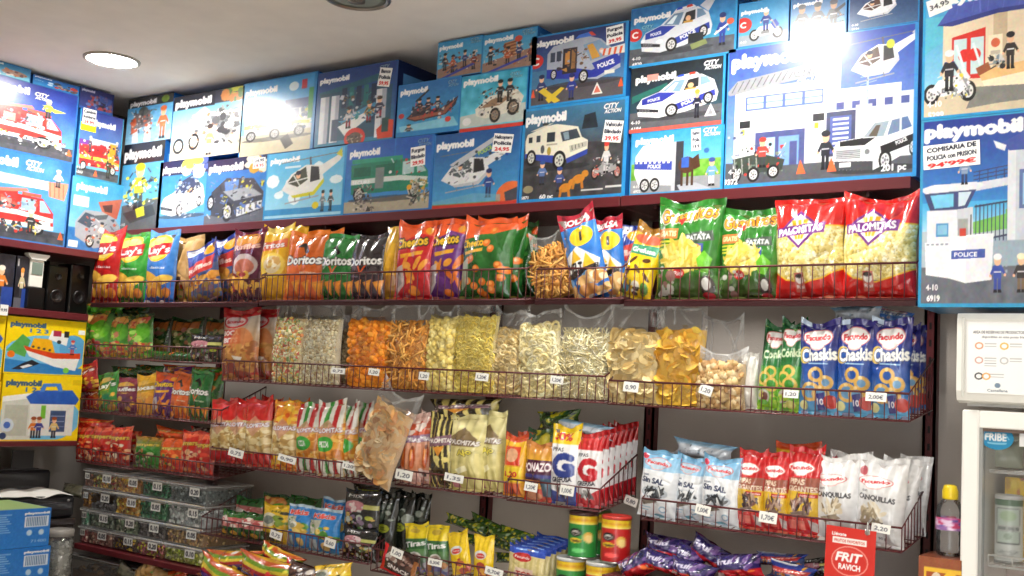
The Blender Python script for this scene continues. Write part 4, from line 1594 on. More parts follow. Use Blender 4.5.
def carton(label, X, Zb, Zt, w, depth, loc, rz, art, pw, ph, side=(32, 100, 172), group=GT, stickers=(), tilt=0.0, k=1.5):
    """loc = bottom centre of the front face"""
    nx = int(np.clip(pw * k, 16, 330))
    ny = int(np.clip(ph * k, 16, 260))
    a = Art(nx, ny)
    art(a)
    a.noise(3, .05)
    a.noise(4, .014, mono=False)
    h = Zt - Zb
    g = a.done()
    m = MB()
    xs = np.linspace(-w / 2, w / 2, nx)
    zs = np.linspace(0, h, ny)
    P = np.zeros((ny, nx, 3))
    P[..., 0] = xs[None]
    P[..., 2] = zs[:, None]
    m.grid(P, g, smooth=False)
    a_ = -w / 2, w / 2
    top = tuple(min(255, c + 14) for c in side)
    V = [(-w / 2, 0, 0), (w / 2, 0, 0), (w / 2, depth, 0), (-w / 2, depth, 0), (-w / 2, 0, h), (w / 2, 0, h), (w / 2, depth, h), (-w / 2, depth, h)]
    m.add(V, [(0, 3, 2, 1), (4, 5, 6, 7), (1, 2, 6, 5), (2, 3, 7, 6), (3, 0, 4, 7)], side)
    # tuck flap seams and a paler print block on the ends
    for s in (-1, 1):
        x = s * (w / 2 + .0004)
        q = [(x, depth * .12, h * .55), (x, depth * .88, h * .55), (x, depth * .88, h * .85), (x, depth * .12, h * .85)]
        m.add(q, [(0, 1, 2, 3) if s > 0 else (3, 2, 1, 0)], (90, 150, 205))
        q = [(x, depth * .48, h * .02), (x, depth * .52, h * .02), (x, depth * .52, h * .5), (x, depth * .48, h * .5)]
        m.add(q, [(0, 1, 2, 3) if s > 0 else (3, 2, 1, 0)], tuple(int(c * .6) for c in side))
    o = m.build('toy_carton', 'card', None, loc, (tilt, 0, rz))
    tag(o, label, 'toy box', group)
    for (u, v, sw, sh, rot, lines, cols, bg) in stickers:
        st = Art(int(max(14, sw * nx * 1.3)), int(max(12, sh * ny * 1.3)))
        sticker_text(st, lines, cols, bg=bg)
        sg = st.done()
        m = MB()
        yy, xx = np.mgrid[0:st.ny, 0:st.nx]
        P = np.zeros((st.ny, st.nx, 3))
        lx = (xx / (st.nx - 1) - .5) * sw * w
        lz = (yy / (st.ny - 1) - .5) * sh * h
        c, s = math.cos(math.radians(rot)), math.sin(math.radians(rot))
        P[..., 0] = (u - .5) * w + lx * c - lz * s
        P[..., 2] = (1 - v) * h + lx * s + lz * c
        P[..., 1] = -.0012 - .002 * (xx / (st.nx - 1) - .5) ** 2
        m.grid(P, sg, smooth=False)
        so = m.build('price_sticker', 'paper', o)
    return o


PEN, REDP = (40, 42, 60), (215, 50, 50)
boxes = []


def ybox(label, l, t, r, b, art, depth=.12, st=(), side=(32, 100, 172), Y=BOX_Y, snap=True, k=1.5):
    cx, cy = (l + r) / 2, (t + b) / 2
    x0, x1 = PY(l, cy, Y)[0], PY(r, cy, Y)[0]
    z0, z1 = PY(cx, b, Y)[2], PY(cx, t, Y)[2]
    if snap:
        sup = [SHELF_Z] + [q[3] for q in boxes if min(q[1], x1) - max(q[0], x0) > .03 and abs(q[4] - Y) < .05]
        near = [s for s in sup if abs(s - z0) < .085]
        if near:
            z0 = max(near) + .001
    z1 = min(z1, CEIL_Z - .004)
    boxes.append((x0, x1, z0, z1, Y))
    return carton(label, None, z0, z1, x1 - x0 - .003, depth, ((x0 + x1) / 2, Y, z0), 0, art, r - l, b - t, side, GT if Y == BOX_Y else 'toy cartons on the fridge', st, k=k)


def st1(u, v, w, h, rot, *lines):
    return (u, v, w, h, rot, lines, [PEN] * (len(lines) - 1) + [REDP], (244, 244, 241))


# standing on the shelf first, then the ones resting on them
ybox('blue carton with a yellow robot figure and black band beside the red engine cartons', 121, 143, 162, 229, art_yellowfig, .15)
ybox('carton with a white sports car and dark band on the shelf', 158, 160, 206, 226, art_car_white, .15)
ybox('carton with a black off-road truck under the glare', 206, 158, 265, 221, art_truck_black, .15, st=[st1(.88, .12, .2, .16, 0, '24,95', '19,95')])
ybox('sky blue carton with a yellow and white rescue helicopter', 265, 150, 345, 217, art_heli_yellow, .15)
ybox('dark blue carton with a green armoured truck and price sticker', 345, 139, 433, 211, art_greentruck, .15, st=[st1(.83, .28, .16, .26, 3, 'Furgon', 'Blindado', '29,95')])
ybox('carton with a grey police helicopter and orange corner', 433, 131, 520, 206, art_heli_grey, .15, st=[st1(.8, .2, .22, .24, -8, 'Helicoptero', 'Policia', '24,95')])
ybox('carton with a white armoured truck and 60 pc', 521, 103, 627, 201, art_armored, .15, st=[st1(.87, .34, .17, .22, -8, 'Vehiculo', 'Blindado', '39,95')], k=2)
ybox('carton with a white police horse trailer', 630, 129, 724, 194, art_trailer, .15, st=[(.71, .2, .1, .34, 3, ('Remol', 'Polic', '19,9'), [PEN, PEN, PEN], (244, 246, 248))], k=2)
ybox('largest carton with a police station and 201 pc', 726, 36, 918, 186, art_station, .16, k=1.7)
ybox('carton with a white robot walker above the yellow figure', 127, 97, 172, 144, art_robot, .14)
ybox('carton with a white lunar rover catching the lamp glare', 172, 92, 242, 160, art_rover, .14)
ybox('carton with a grey six-wheeled police truck catching the lamp glare', 241, 78, 315, 156, art_swat, .14)
ybox('dark blue carton with a bank interior, deeper than its neighbours', 316, 67, 396, 147, art_bank, .26, st=[st1(.85, .2, .15, .24, -10, 'Banco', 'Policia', '59,95')], side=(26, 40, 84))
ybox('low carton with a dark patrol boat', 397, 81, 460, 139, art_boat, .14)
ybox('carton with a beige amphibious buggy and red base', 460, 72, 527, 135, art_amphi, .14)
ybox('carton with a blue and grey police van', 530, 29, 627, 116, art_police_van, .15, st=[st1(.87, .16, .17, .24, 4, 'Furgon', 'Policia', '39,95')], k=2)
ybox('dark carton with a white police car and red base strip', 630, 61, 725, 135, art_police_car, .15, k=2)
ybox('small carton with four dark figures on top of the patrol boat carton', 437, 39, 482, 84, lambda a: art_swatfigs(a, 0), .12)
ybox('small carton with figures and a brick stack on top of the buggy carton', 482, 31, 537, 77, lambda a: art_swatfigs(a, 1), .12)
ybox('carton with a silver and blue police estate car under the ceiling', 630, 0, 737, 68, art_police_suv, .15, k=2)
ybox('small carton with a police motorcycle', 738, 0, 789, 53, art_moto, .13, k=2)
ybox('small carton with three grey riot police figures', 790, -9, 847, 46, art_trio, .13, k=2)
ybox('small dark carton with a little white helicopter', 848, -13, 920, 41, art_heli_small, .13, k=2)

FR_Y = 2.87
ybox('tall carton with a police watchtower above the fridge sign', 919, 113, 1086, 307, art_tower, .2, Y=FR_Y, snap=False, k=1.6, side=(45, 140, 190),
     st=[(.2, .2, .36, .13, 2, ('COMISARIA DE', 'POLICIA con PRISION', "94'99€"), [PEN, PEN, REDP], (247, 247, 244))])
ybox('carton with a police entrance hall and motorcycle on the watchtower carton', 922, -18, 1080, 112, art_entrance, .2, Y=FR_Y, snap=True, k=1.6, side=(45, 140, 190))


def xbox(label, l, t, r, b, art, zon, ztop=None, side=(32, 90, 160), X=LEFT_X, depth=.16, st=(), k=1.8):
    cx, cy = (l + r) / 2, (t + b) / 2
    y0, y1 = PX(l, cy, X)[1], PX(r, cy, X)[1]
    z0 = zon if zon is not None else PX(cx, b, X)[2]
    z1 = PX(cx, t, X)[2] if ztop is None else ztop
    z1 = min(z1, CEIL_Z - .003)
    carton(label, None, z0, z1, y1 - y0 - .003, depth, (X, (y0 + y1) / 2, z0), math.pi / 2, art, r - l, b - t, side, GL, st, k=k)
    return z1


za = xbox('large carton with a red ladder fire engine on the side shelf', -52, 150, 69, 246, art_ladder, LZ1 + .001)
zb = xbox('carton with a grey van and shark-nosed boat beside the ladder engine carton', 69, 180, 122, 252, art_greyvan, LZ1 + .001)
zc = xbox('large carton with a red pumper fire engine above the ladder engine carton', -46, 79, 77, 168, art_fire, za + .001)
zd = xbox('carton with a small red fire truck and a yellow price sticker', 77, 113, 122, 184, art_redcar, zb + .001,
          st=[(.2, .1, .3, .24, 0, ('Camion', 'Bomberos', '29,95'), [PEN, PEN, REDP], (240, 240, 235)), (.2, .25, .34, .12, 0, ('  ',), [PEN], (232, 226, 30))])
xbox('small pale teal carton at the upper left edge under the ceiling', -20, 60, 31, 94, art_smallteal, zc + .001)
xbox('small bright blue carton on the pumper engine carton', 31, 80, 79, 112, art_smallblue, zc + .001)
xbox('small navy carton in the dark corner under the ceiling', 79, 90, 114, 114, art_smallnavy, zd + .001)
ze = xbox('yellow carton with a house and blue carrying roof', 0, 375, 80, 441, lambda a: art_123(a, False), LZ3 + .001, side=(240, 205, 20))
xbox('yellow carton with a white and orange boat', 5, 313, 85, 376, lambda a: art_123(a, True), ze + .001, ztop=LZ2 - .036, side=(240, 205, 20), st=())
zf = xbox('yellow carton cut by the left picture edge, lower one', -80, 380, -1, 441, lambda a: art_123(a, True), LZ3 + .001, side=(240, 205, 20))
xbox('yellow carton cut by the left picture edge, upper one', -76, 318, 4, 376, lambda a: art_123(a, False), zf + .001, ztop=LZ2 - .036, side=(240, 205, 20))
# ------------------------------------------------------------------ pillow bags


def bag_shape(w, h, d, nx, ny, seed, full=0.93, wr=1.0, ear=1.0, taper=0.06, sag=0.0, fat=0.85):
    """front and back sheets of a sealed pillow bag; bottom centre at the origin, front towards -y"""
    r = np.random.default_rng(seed)
    s = np.linspace(-1, 1, nx)[None, :]
    t = np.linspace(0, 1, ny)[:, None]
    tb = 0.035
    x = np.clip((t - tb) / (full - tb), 0, 1)
    f = np.sin(np.pi * x ** fat) ** 0.62
    hp = np.clip(1 - np.abs(s) ** 2.7, 0, 1) ** 0.6
    B = f * hp
    ear = ear * r.uniform(.5, 2.0)
    wr = wr * 1.25
    k = 0
    # creases fanning in from the two seals
    for (edge, amp) in ((1.0, 1.0), (0.0, .6)):
        dist = np.abs(t - (full if edge else tb))
        ph = r.uniform(0, 6.28, 4)
        fr = r.uniform(4, 13, 4)
        for q in range(4):
            k = k + amp * np.sin(fr[q] * s * (1 + dist * .6) + ph[q] + 2.5 * dist) * np.exp(-dist / .16) * (0.35 + f) * .11
    for q in range(6):
        a, b_, p = r.normal(0, 5), r.normal(0, 5), r.uniform(0, 6.28)
        k = k + .034 * np.sin(a * s + b_ * t * 1.6 + p) * B
    # sharp dents
    for q in range(5):
        cx, cy, an = r.uniform(-.8, .8), r.uniform(.1, .95), r.uniform(0, 3.14)
        u = (s - cx) * math.cos(an) + (t - cy) * 2 * math.sin(an)
        v = -(s - cx) * math.sin(an) + (t - cy) * 2 * math.cos(an)
        k = k - .09 * np.exp(-(np.abs(u) / .05) - (v / .45) ** 2) * f
    edge0 = np.clip((1 - np.abs(s)) * 5, 0, 1)
    D = d * (B + wr * k * edge0)
    X = s * w / 2 * (1 - taper * f) + 0 * t
    X = X + w * .008 * np.sin(t * r.uniform(9, 16) + r.uniform(0, 6)) * (np.abs(s) ** 2)
    tw = .012 * d / .03
    Z = t * h + ear * h * .03 * (np.abs(s) ** 2.5) * np.clip((t - .8) / .2, 0, 1) - ear * h * .012 * np.clip((t - .8) / .2, 0, 1)
    Z = Z + h * .02 * np.sin(s * r.uniform(2, 5) + r.uniform(0, 6)) * np.clip((t - .75) / .25, 0, 1)
    flop = sag * d * np.clip((t - full) / (1 - full), 0, 1) ** 1.5
    top = np.clip((t - full) / max(1e-3, 1 - full), 0, 1)
    wave = .10 * d * np.sin(s * r.uniform(5, 9) + r.uniform(0, 6)) * top
    Yf = -D - flop + wave + tw * 0
    Yb = D * .75 - flop + wave
    X = np.broadcast_to(X, Yf.shape)
    Z = np.broadcast_to(Z, Yf.shape)
    return np.stack([X, Yf, Z], -1), np.stack([X, Yb, Z], -1)


def bag_mesh(w, h, d, g, seed, name, mat='foil', back=None, seal=True, parent=None, **kw):
    ny, nx = g.shape[:2]
    Pf, Pb = bag_shape(w, h, d, nx, ny, seed, **kw)
    full = kw.get('full', .93)
    j = int(round(full * (ny - 1)))
    m = MB()
    bc = g.mean((0, 1)) if back is None else back
    step = 2 if nx > 24 else 1
    ii = np.unique(np.r_[np.arange(0, nx, step), nx - 1])
    jj = np.unique(np.r_[np.arange(0, j + 1, step), j])
    m.grid(Pf[:j + 1], g[:j + 1])
    m.grid(Pb[np.ix_(jj, ii)], bc, flip=True)
    o = m.build(name, mat, parent)
    if seal and j < ny - 1:
        m = MB()
        P1 = Pf[j:].copy()
        gs = g[j:]
        # crimped strip: fine ridges and a zigzag upper edge
        n2 = P1.shape[0]
        s = np.arange(nx)
        P1[-1, :, 2] += np.where(s % 2 == 0, .0, -.0022)
        m.grid(P1, gs)
        P2 = P1.copy()
        P2[..., 1] += .0022
        m.grid(P2, gs * .85, flip=True)
        m.build('top_seal', mat, o)
    return o


# ------------------------------------------------------------------ snack pieces for the clear bags


def rotm(r):
    q = r.normal(size=4)
    q /= np.linalg.norm(q)
    w, x, y, z = q
    return np.array([[1 - 2 * (y * y + z * z), 2 * (x * y - z * w), 2 * (x * z + y * w)],
                     [2 * (x * y + z * w), 1 - 2 * (x * x + z * z), 2 * (y * z - x * w)],
                     [2 * (x * z - y * w), 2 * (y * z + x * w), 1 - 2 * (x * x + y * y)]])


def piece(kind, r):
    m = MB()
    if kind in ('stick', 'straw'):
        L = r.uniform(.035, .055) if kind == 'stick' else r.uniform(.03, .045)
        rd = .0038 if kind == 'stick' else .0022
        b = r.normal(0, .006)
        m.tube([(-L, 0, 0), (-L * .4, b * .6, 0), (L * .3, b, b * .4), (L, 0, b * .5)], rd, 5)
    elif kind == 'curl':
        L, b = r.uniform(.022, .034), r.uniform(.003, .009)
        m.tube([(-L, 0, 0), (-L * .9, b * .3, 0), (-L * .35, b, 0), (L * .35, b, 0), (L * .9, b * .3, 0), (L, 0, 0)], [.005, .0095, .0105, .0105, .0095, .005], 7)
    elif kind == 'ball':
        R = r.uniform(.011, .0135)
        m.lathe([(.001, -R), (R * .6, -R * .8), (R, 0), (R * .6, R * .8), (.001, R)], 8)
    elif kind in ('ring', 'bigring'):
        R, q = (r.uniform(.009, .011), .0032) if kind == 'ring' else (r.uniform(.012, .015), .0048)
        t = np.linspace(0, 2 * math.pi, 11)
        m.tube([(R * math.cos(a), R * math.sin(a), r.normal(0, .001)) for a in t], q, 5, cap=False)
    elif kind == 'chip':
        n = 9
        a, b = r.uniform(.02, .028), r.uniform(.015, .02)
        c1, c2 = r.normal(0, .5, 2)
        V = []
        for k in range(n):
            t = 6.283 * k / n
            x, y = a * math.cos(t), b * math.sin(t)
            V.append((x, y, 14 * (c1 * x * x + c2 * y * y) + r.normal(0, .0008)))
        V.append((0, 0, 0))
        F = [(k, (k + 1) % n, n) for k in range(n)]
        m.add(V, F, smooth=True)
    elif kind in ('puff', 'pop', 'nut'):
        R = dict(puff=.0065, pop=.0095, nut=.013)[kind] * r.uniform(.8, 1.2)
        bl = r.uniform(.7, 1.3, (5, 7))
        V, F = [], []
        for i in range(5):
            ph = math.pi * (i + .3) / 4.6
            for k in range(7):
                q = R * bl[i, k]
                V.append((q * math.sin(ph) * math.cos(k * .8976), q * math.sin(ph) * math.sin(k * .8976), q * math.cos(ph) * (1.0 if kind != 'nut' else .8)))
        for i in range(4):
            for k in range(7):
                F.append((i * 7 + k, i * 7 + (k + 1) % 7, (i + 1) * 7 + (k + 1) % 7, (i + 1) * 7 + k))
        F += [tuple(range(7))[::-1], tuple(28 + k for k in range(7))]
        m.add(V, F, smooth=True)
    return np.concatenate(m.v), m.f, m.sm


def clear_bag(name, label, loc, rot, w, h, d, kind, cols, n, seed, fill=.76, core=None, group=None, haze=.04, topw=.22, align=0.0, cat='snack bag'):
    """clear film bag with loose snacks: film (the thing), snack_filling (stuff) and top_flap"""
    r = np.random.default_rng(seed)
    nx, ny = 30, 40
    kw = dict(full=fill + .04, ear=r.uniform(1.2, 3.2), taper=.05, wr=.8, fat=.8)
    Pf, Pb = bag_shape(w, h, d, nx, ny, seed, **kw)
    Pi, Pib = bag_shape(w * .97, h, d * .78, nx, ny, seed, **{**kw, 'wr': .12})
    t = np.linspace(0, 1, ny)
    j = int(round((fill + .04) * (ny - 1)))
    noise = r.uniform(0, 1, (ny, nx))
    op = haze * (.35 + .65 * noise)
    op[:, :2] += .12
    op[:, -2:] += .12
    m = MB()
    g3 = np.repeat(op[..., None], 3, 2)
    m.grid(Pf[:j + 1], g3[:j + 1], raw=True)
    m.grid(Pb[:j + 1], g3[:j + 1], raw=True, flip=True)
    film = m.build(name, 'film', None, loc, rot)
    tag(film, label, cat, group)
    m = MB()
    fl = Pf[j:].copy()
    ss, tt = np.meshgrid(np.linspace(-1, 1, nx), np.linspace(0, 1, ny - j))
    q = np.zeros_like(ss)
    for _ in range(4):
        an, of = r.normal(1.57, .5), r.uniform(-.9, .9)
        q += r.uniform(.2, .7) * np.exp(-(((ss - of) * math.sin(an) + (tt - .5) * math.cos(an)) / .05) ** 2)
    q = np.clip(topw * .55 + q * .6 + .3 * np.clip(np.abs(ss) - .75, 0, 1) * 4 * tt, 0, .85)  # highlight streaks and bright corners put into the film's opacity
    q[-2:] += .25
    g3 = np.repeat(q[..., None], 3, 2)
    m.grid(fl, g3, raw=True)
    m.build('top_flap', 'film', film)
    # filling
    cols = [np.asarray(c, float) * .9 + 25 for c in cols]
    m = MB()
    jf = int(fill * (ny - 1))
    core = np.mean(cols, 0) * .97 if core is None else core
    top = Pi[:jf + 1] * [1, .93, 1]
    bot = Pib[:jf + 1] * [1, .8, 1]
    m.grid(top, core)
    m.grid(bot, core, flip=True)
    m.grid(np.stack([top[-1], bot[-1]]), core)
    base = [piece(kind, r) for _ in range(8)]
    for i in range(int(n * 1.7)):
        V, F, sm = base[r.integers(8)]
        u, v = r.uniform(.06, .94), r.uniform(.03, 1) ** .95
        a, b = v * jf, u * (nx - 1)
        p = Pi[int(a), int(b)].copy()
        p[1] *= r.uniform(.86, 1.0)
        p[2] += r.normal(0, .004)
        R = rotm(r)
        if kind == 'chip':
            # lie more or less flat against the film
            e = Euler((r.normal(math.pi / 2, .5), r.normal(0, .45), r.uniform(-.4, .4)))
            R = np.array(e.to_matrix()) @ np.array(Euler((0, 0, r.uniform(0, 6.28))).to_matrix())
        elif kind in ('ring', 'bigring'):
            e = Euler((r.normal(math.pi / 2, .3), r.normal(0, .3), 0))
            R = np.array(e.to_matrix())
        elif kind in ('stick', 'straw', 'curl'):
            e = Euler((r.normal(0, .35), r.uniform(-1.57, 1.57) if align == 0 else r.normal(align, .4), r.normal(0, .35)))
            R = np.array(e.to_matrix())
        Q = V @ R.T + p
        Q[:, 0] = np.clip(Q[:, 0], -w * .475, w * .475)
        Q[:, 2] = np.clip(Q[:, 2], .003, h * fill + .012)
        c = cols[r.integers(len(cols))] * r.uniform(.88, 1.1)
        m.add(Q, F, np.clip(c, 0, 255), smooth=sm[0])
    f = m.build('snack_filling', 'food', film)
    f['kind'] = 'stuff'
    return film


# ------------------------------------------------------------------ prints of the foil bags (u right, v down)
YEL, CHIP = (240, 190, 40), (235, 180, 70)


def speck(a, x0, y0, x1, y1, c, n, r=.03):
    a.spots(x0, y0, x1, y1, c, n, r)


def art_lays(base, dark):
    def f(a):
        a.grad(base, dark)
        a.ell(.42, .24, .42, .2, (245, 200, 40))
        a.ell(.42, .24, .36, .17, (250, 225, 110))
        a.poly([(.02, .26), (.3, .2), (.86, .17), (.84, .33), (.4, .36), (.04, .38)], (190, 35, 35))
        a.text("Lay's", .44, .275, .085, WH, rot=-5, wid=.72, bold=4)
        a.text('clasicas', .5, .52, .03, WH, wid=.5)
        a.ell(.3, .66, .36, .07, CHIP, rot=12)
        a.ell(.62, .7, .34, .07, (248, 205, 90), rot=-8)
        a.ell(.4, .76, .3, .06, (222, 160, 60), rot=4)
        for k in range(4): a.ell(.2 + k * .2, .86, .12, .07, [(230, 170, 60), (200, 120, 50)][k % 2])
        a.rect(0, 0, 1, .045, tuple(int(c * .9 + 20) for c in base))
    return f


def art_plain_gold(a):
    a.grad((196, 160, 105), (160, 120, 70))
    a.noise(12, .1)
    a.rect(.1, .62, .5, .7, (60, 40, 30))
    speck(a, .05, .72, .95, .98, [(200, 150, 40), (180, 70, 40), (90, 130, 50)], 20, .04)


def art_ruffles(a):
    a.grad((40, 62, 150), (50, 80, 165))
    a.poly([(0, .55), (1, .4), (1, 1), (0, 1)], (70, 90, 140))
    a.rect(.04, .03, .6, .14, (225, 228, 240))
    a.circ(.78, .16, .08, (230, 165, 40))
    a.poly([(.05, .34), (.95, .26), (.9, .5), (.1, .54)], (190, 55, 50))
    a.text('Ruffles', .5, .41, .075, (240, 200, 190), wid=.74, rot=-6, bold=3)
    speck(a, .05, .56, .95, .75, [(220, 150, 60), (235, 175, 80), (190, 110, 50)], 24, .05)
    speck(a, .05, .75, .95, .98, [(120, 90, 110), (150, 120, 60), (80, 100, 160)], 20, .04)


def art_purple_ham(a):
    a.grad((112, 32, 60), (70, 22, 48))
    a.ell(.5, .16, .4, .12, (225, 150, 60))
    a.text('Ruffles', .5, .24, .07, (235, 190, 170), wid=.8, bold=3, rot=-5, out=(120, 30, 50))
    a.ell(.5, .5, .4, .16, (196, 180, 180))
    a.ell(.52, .52, .3, .11, (190, 110, 90))
    speck(a, .05, .6, .95, .85, [(225, 160, 60), (235, 185, 80), (160, 60, 60)], 22, .05)
    for k in range(4): a.poly([(.1 + k * .22, .82), (.2 + k * .22, .8), (.16 + k * .22, .93)], (225, 160, 60))


def art_yellow_pan(a):
    a.grad((240, 190, 40), (225, 160, 25))
    a.rect(.2, .0, .95, .1, (250, 225, 120))
    a.poly([(.02, .24), (.9, .18), (.9, .3), (.02, .36)], (225, 110, 70))
    a.text('Fritos', .46, .27, .07, WH, wid=.7, bold=3, rot=-4, out=(190, 50, 40))
    a.ell(.5, .54, .4, .17, (250, 215, 90))
    a.ell(.52, .53, .28, .12, (235, 215, 170))
    speck(a, .3, .44, .74, .62, [(250, 240, 210), (215, 170, 100), (230, 200, 120)], 16, .03)


def art_doritos(base, dark, acc):
    def f(a):
        a.grad(base, dark)
        a.noise(6, .2)
        a.poly([(.34, .24), (.5, .16), (.66, .3), (.56, .34), (.49, .24)], (30, 26, 26))
        a.poly([(.36, .5), (.62, .47), (.46, .64)], (225, 90, 40))
        a.poly([(.41, .5), (.57, .48), (.47, .58)], base)
        a.text('Doritos', .5, .42, .12, (250, 250, 248), wid=.86, bold=4, rot=-3, out=(25, 22, 22), ow=3)
        a.text('tex-mex', .66, .6, .04, (235, 225, 200), wid=.4)
        for k in range(4):
            a.poly([(.02 + k * .25, .74), (.24 + k * .25, .7), (.16 + k * .25, .95)], acc)
            a.poly([(.08 + k * .25, .76), (.2 + k * .25, .74), (.15 + k * .25, .86)], tuple(min(255, int(c * 1.15)) for c in acc))
        a.rect(0, 0, 1, .06, tuple(min(255, int(c * 1.1 + 12)) for c in base))
    return f


def art_cheetos(base, low, top=(232, 88, 34)):
    def f(a):
        a.grad(base, low)
        a.poly([(0, 0), (1, 0), (1, .2), (.6, .16), (.3, .24), (0, .3)], top)
        a.text('Cheetos', .45, .27, .11, (248, 200, 50), wid=.8, rot=-8, bold=2, out=(40, 32, 26), ow=5)
        a.poly([(.2, .43), (.8, .38), (.78, .43), (.24, .48)], (240, 170, 40))
        a.circ(.86, .13, .045, (240, 160, 40))
        for k in range(9):
            x, y = random.uniform(.3, .95), random.uniform(.5, .94)
            a.ell(x, y, .12, .045, random.choice([(240, 140, 40), (245, 165, 60), (225, 110, 30)]), rot=random.uniform(-60, 60))
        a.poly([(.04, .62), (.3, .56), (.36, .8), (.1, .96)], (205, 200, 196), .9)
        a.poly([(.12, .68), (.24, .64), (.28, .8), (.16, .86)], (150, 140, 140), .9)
    return f


def art_cheeto_balls(a):
    a.grad((36, 112, 38), (24, 84, 30))
    a.poly([(0, 0), (1, 0), (1, .14), (.7, .2), (.4, .22), (0, .3)], (232, 92, 36))
    a.text('Cheetos', .3, .32, .09, (248, 200, 50), wid=.5, rot=-8, bold=4, out=(35, 30, 26), ow=4)
    a.poly([(.12, .43), (.5, .38), (.5, .42), (.12, .47)], (240, 180, 60))
    for k in range(17):
        x, y = random.uniform(.08, .95), random.uniform(.14 if k < 5 else .48, .94)
        a.circ(x, y, .045, (235, 120, 35))
        a.circ(x - .01, y - .012, .022, (248, 165, 80))
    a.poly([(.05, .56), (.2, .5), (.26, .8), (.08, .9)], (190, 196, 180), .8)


def art_green_dark(a):
    a.grad((40, 96, 40), (24, 62, 28))
    speck(a, 0, 0, 1, .3, [(230, 100, 40), (210, 80, 40), (60, 120, 50)], 16, .06)
    speck(a, 0, .3, 1, 1, [(30, 80, 34), (60, 120, 50), (200, 110, 50)], 30, .04)


def art_bolsa_blue(a):
    a.grad((50, 130, 210), (40, 105, 190))
    a.rect(0, 0, 1, .18, (170, 35, 55))
    a.text('BOLSA', .5, .11, .085, WH, wid=.7, bold=3, rot=-3)
    a.circ(.6, .32, .115, (245, 205, 40))
    a.text('1', .6, .32, .1, (60, 60, 70), bold=3)
    a.poly([(.1, .5), (.46, .42), (.95, .62), (.9, .72), (.1, .7)], (245, 245, 240))
    a.poly([(.2, .6), (.34, .44), (.52, .58)], (240, 190, 50)); a.poly([(.5, .7), (.66, .52), (.86, .68)], (240, 190, 50))
    a.text('MELT', .3, .65, .1, BK, wid=.4, bold=4, rot=8)
    a.poly([(.06, .7), (.9, .66), (.9, .72), (.06, .77)], (40, 36, 40))
    speck(a, .02, .78, .98, .98, [(230, 180, 110), (245, 225, 180), (120, 170, 220), (220, 150, 80)], 22, .05)


def art_yellow_dots(a):
    a.grad((205, 150, 35), (245, 205, 30), 0, 0, 1, .4)
    a.rect(0, .4, 1, 1, (244, 204, 30))
    a.rect(0, .0, 1, .14, (150, 105, 35))
    a.ell(.5, .2, .4, .07, (220, 90, 60))
    a.poly([(.08, .3), (.92, .26), (.9, .4), (.1, .42)], (60, 150, 110))
    a.text('Grefusa', .5, .35, .06, WH, wid=.7, bold=3, rot=-3)
    for x, y in ((.3, .5), (.7, .47), (.5, .6), (.2, .7), (.8, .68)): a.ell(x, y, .12, .03, (90, 60, 30), rot=random.uniform(-30, 30))
    for x in (.25, .55, .8): a.ell(x, .84, .12, .09, [(90, 160, 200), (230, 225, 210), (80, 140, 60)][int(x * 3) % 3])
    speck(a, .02, .76, .98, .98, [(60, 50, 40), (225, 180, 40), (80, 120, 60)], 14, .03)


def art_gusanitos(a):
    a.grad((38, 116, 36), (46, 124, 40), 0, 0, 1, .5)
    a.grad((46, 124, 40), (62, 84, 30), 0, .5, 1, 1)
    a.noise(8, .1)
    a.text('Gusanitos', .5, .155, .12, (60, 40, 20), wid=.84, bold=2, rot=-6, out=(226, 222, 190), ow=4)
    a.text('Gusanitos', .5, .155, .12, (244, 160, 36), wid=.84, bold=1, rot=-6, out=(50, 34, 20), ow=2)
    a.poly([(.34, .2), (.5, .19), (.43, .27)], (205, 50, 45))
    a.rect(.04, .3, .38, .4, (205, 120, 60)); a.text('GRATIS', .21, .35, .05, (250, 225, 170), wid=.28, bold=2)
    for k in range(3): a.rect(.04, .42 + k * .035, .4 - .06 * k, .44 + k * .035, (205, 205, 60))
    a.poly([(.5, .36), (.9, .32), (.92, .42), (.52, .46)], (70, 84, 74)); a.text('PATATA', .7, .39, .05, (220, 225, 225), wid=.34, bold=3, rot=-4)
    a.rect(.58, .45, .78, .53, (60, 80, 160)); a.circ(.68, .49, .035, (235, 150, 50))
    a.ell(.45, .58, .3, .17, (205, 186, 84))
    for k in range(70):
        t, q = random.uniform(0, 6.28), random.uniform(0, 1) ** .5
        x, y = .45 + .3 * q * math.cos(t), .56 + .16 * q * math.sin(t)
        a.ell(x, y, .075, .02, random.choice([(236, 214, 96), (246, 232, 140), (214, 186, 70), (228, 205, 110)]), rot=random.uniform(0, 180))
    a.poly([(.7, .6), (.8, .52), (.92, .6), (.86, .74), (.74, .72)], (110, 190, 50))
    a.ell(.42, .74, .1, .05, (200, 45, 45)); a.text('Risi', .42, .74, .04, WH, wid=.13)
    speck(a, .03, .68, .34, .97, [(150, 110, 100), (90, 130, 60), (200, 200, 190)], 14, .03)
    a.ell(.84, .86, .1, .1, (60, 50, 46)); a.ell(.83, .84, .06, .06, (225, 225, 220)); a.ell(.84, .95, .09, .03, (190, 40, 50))


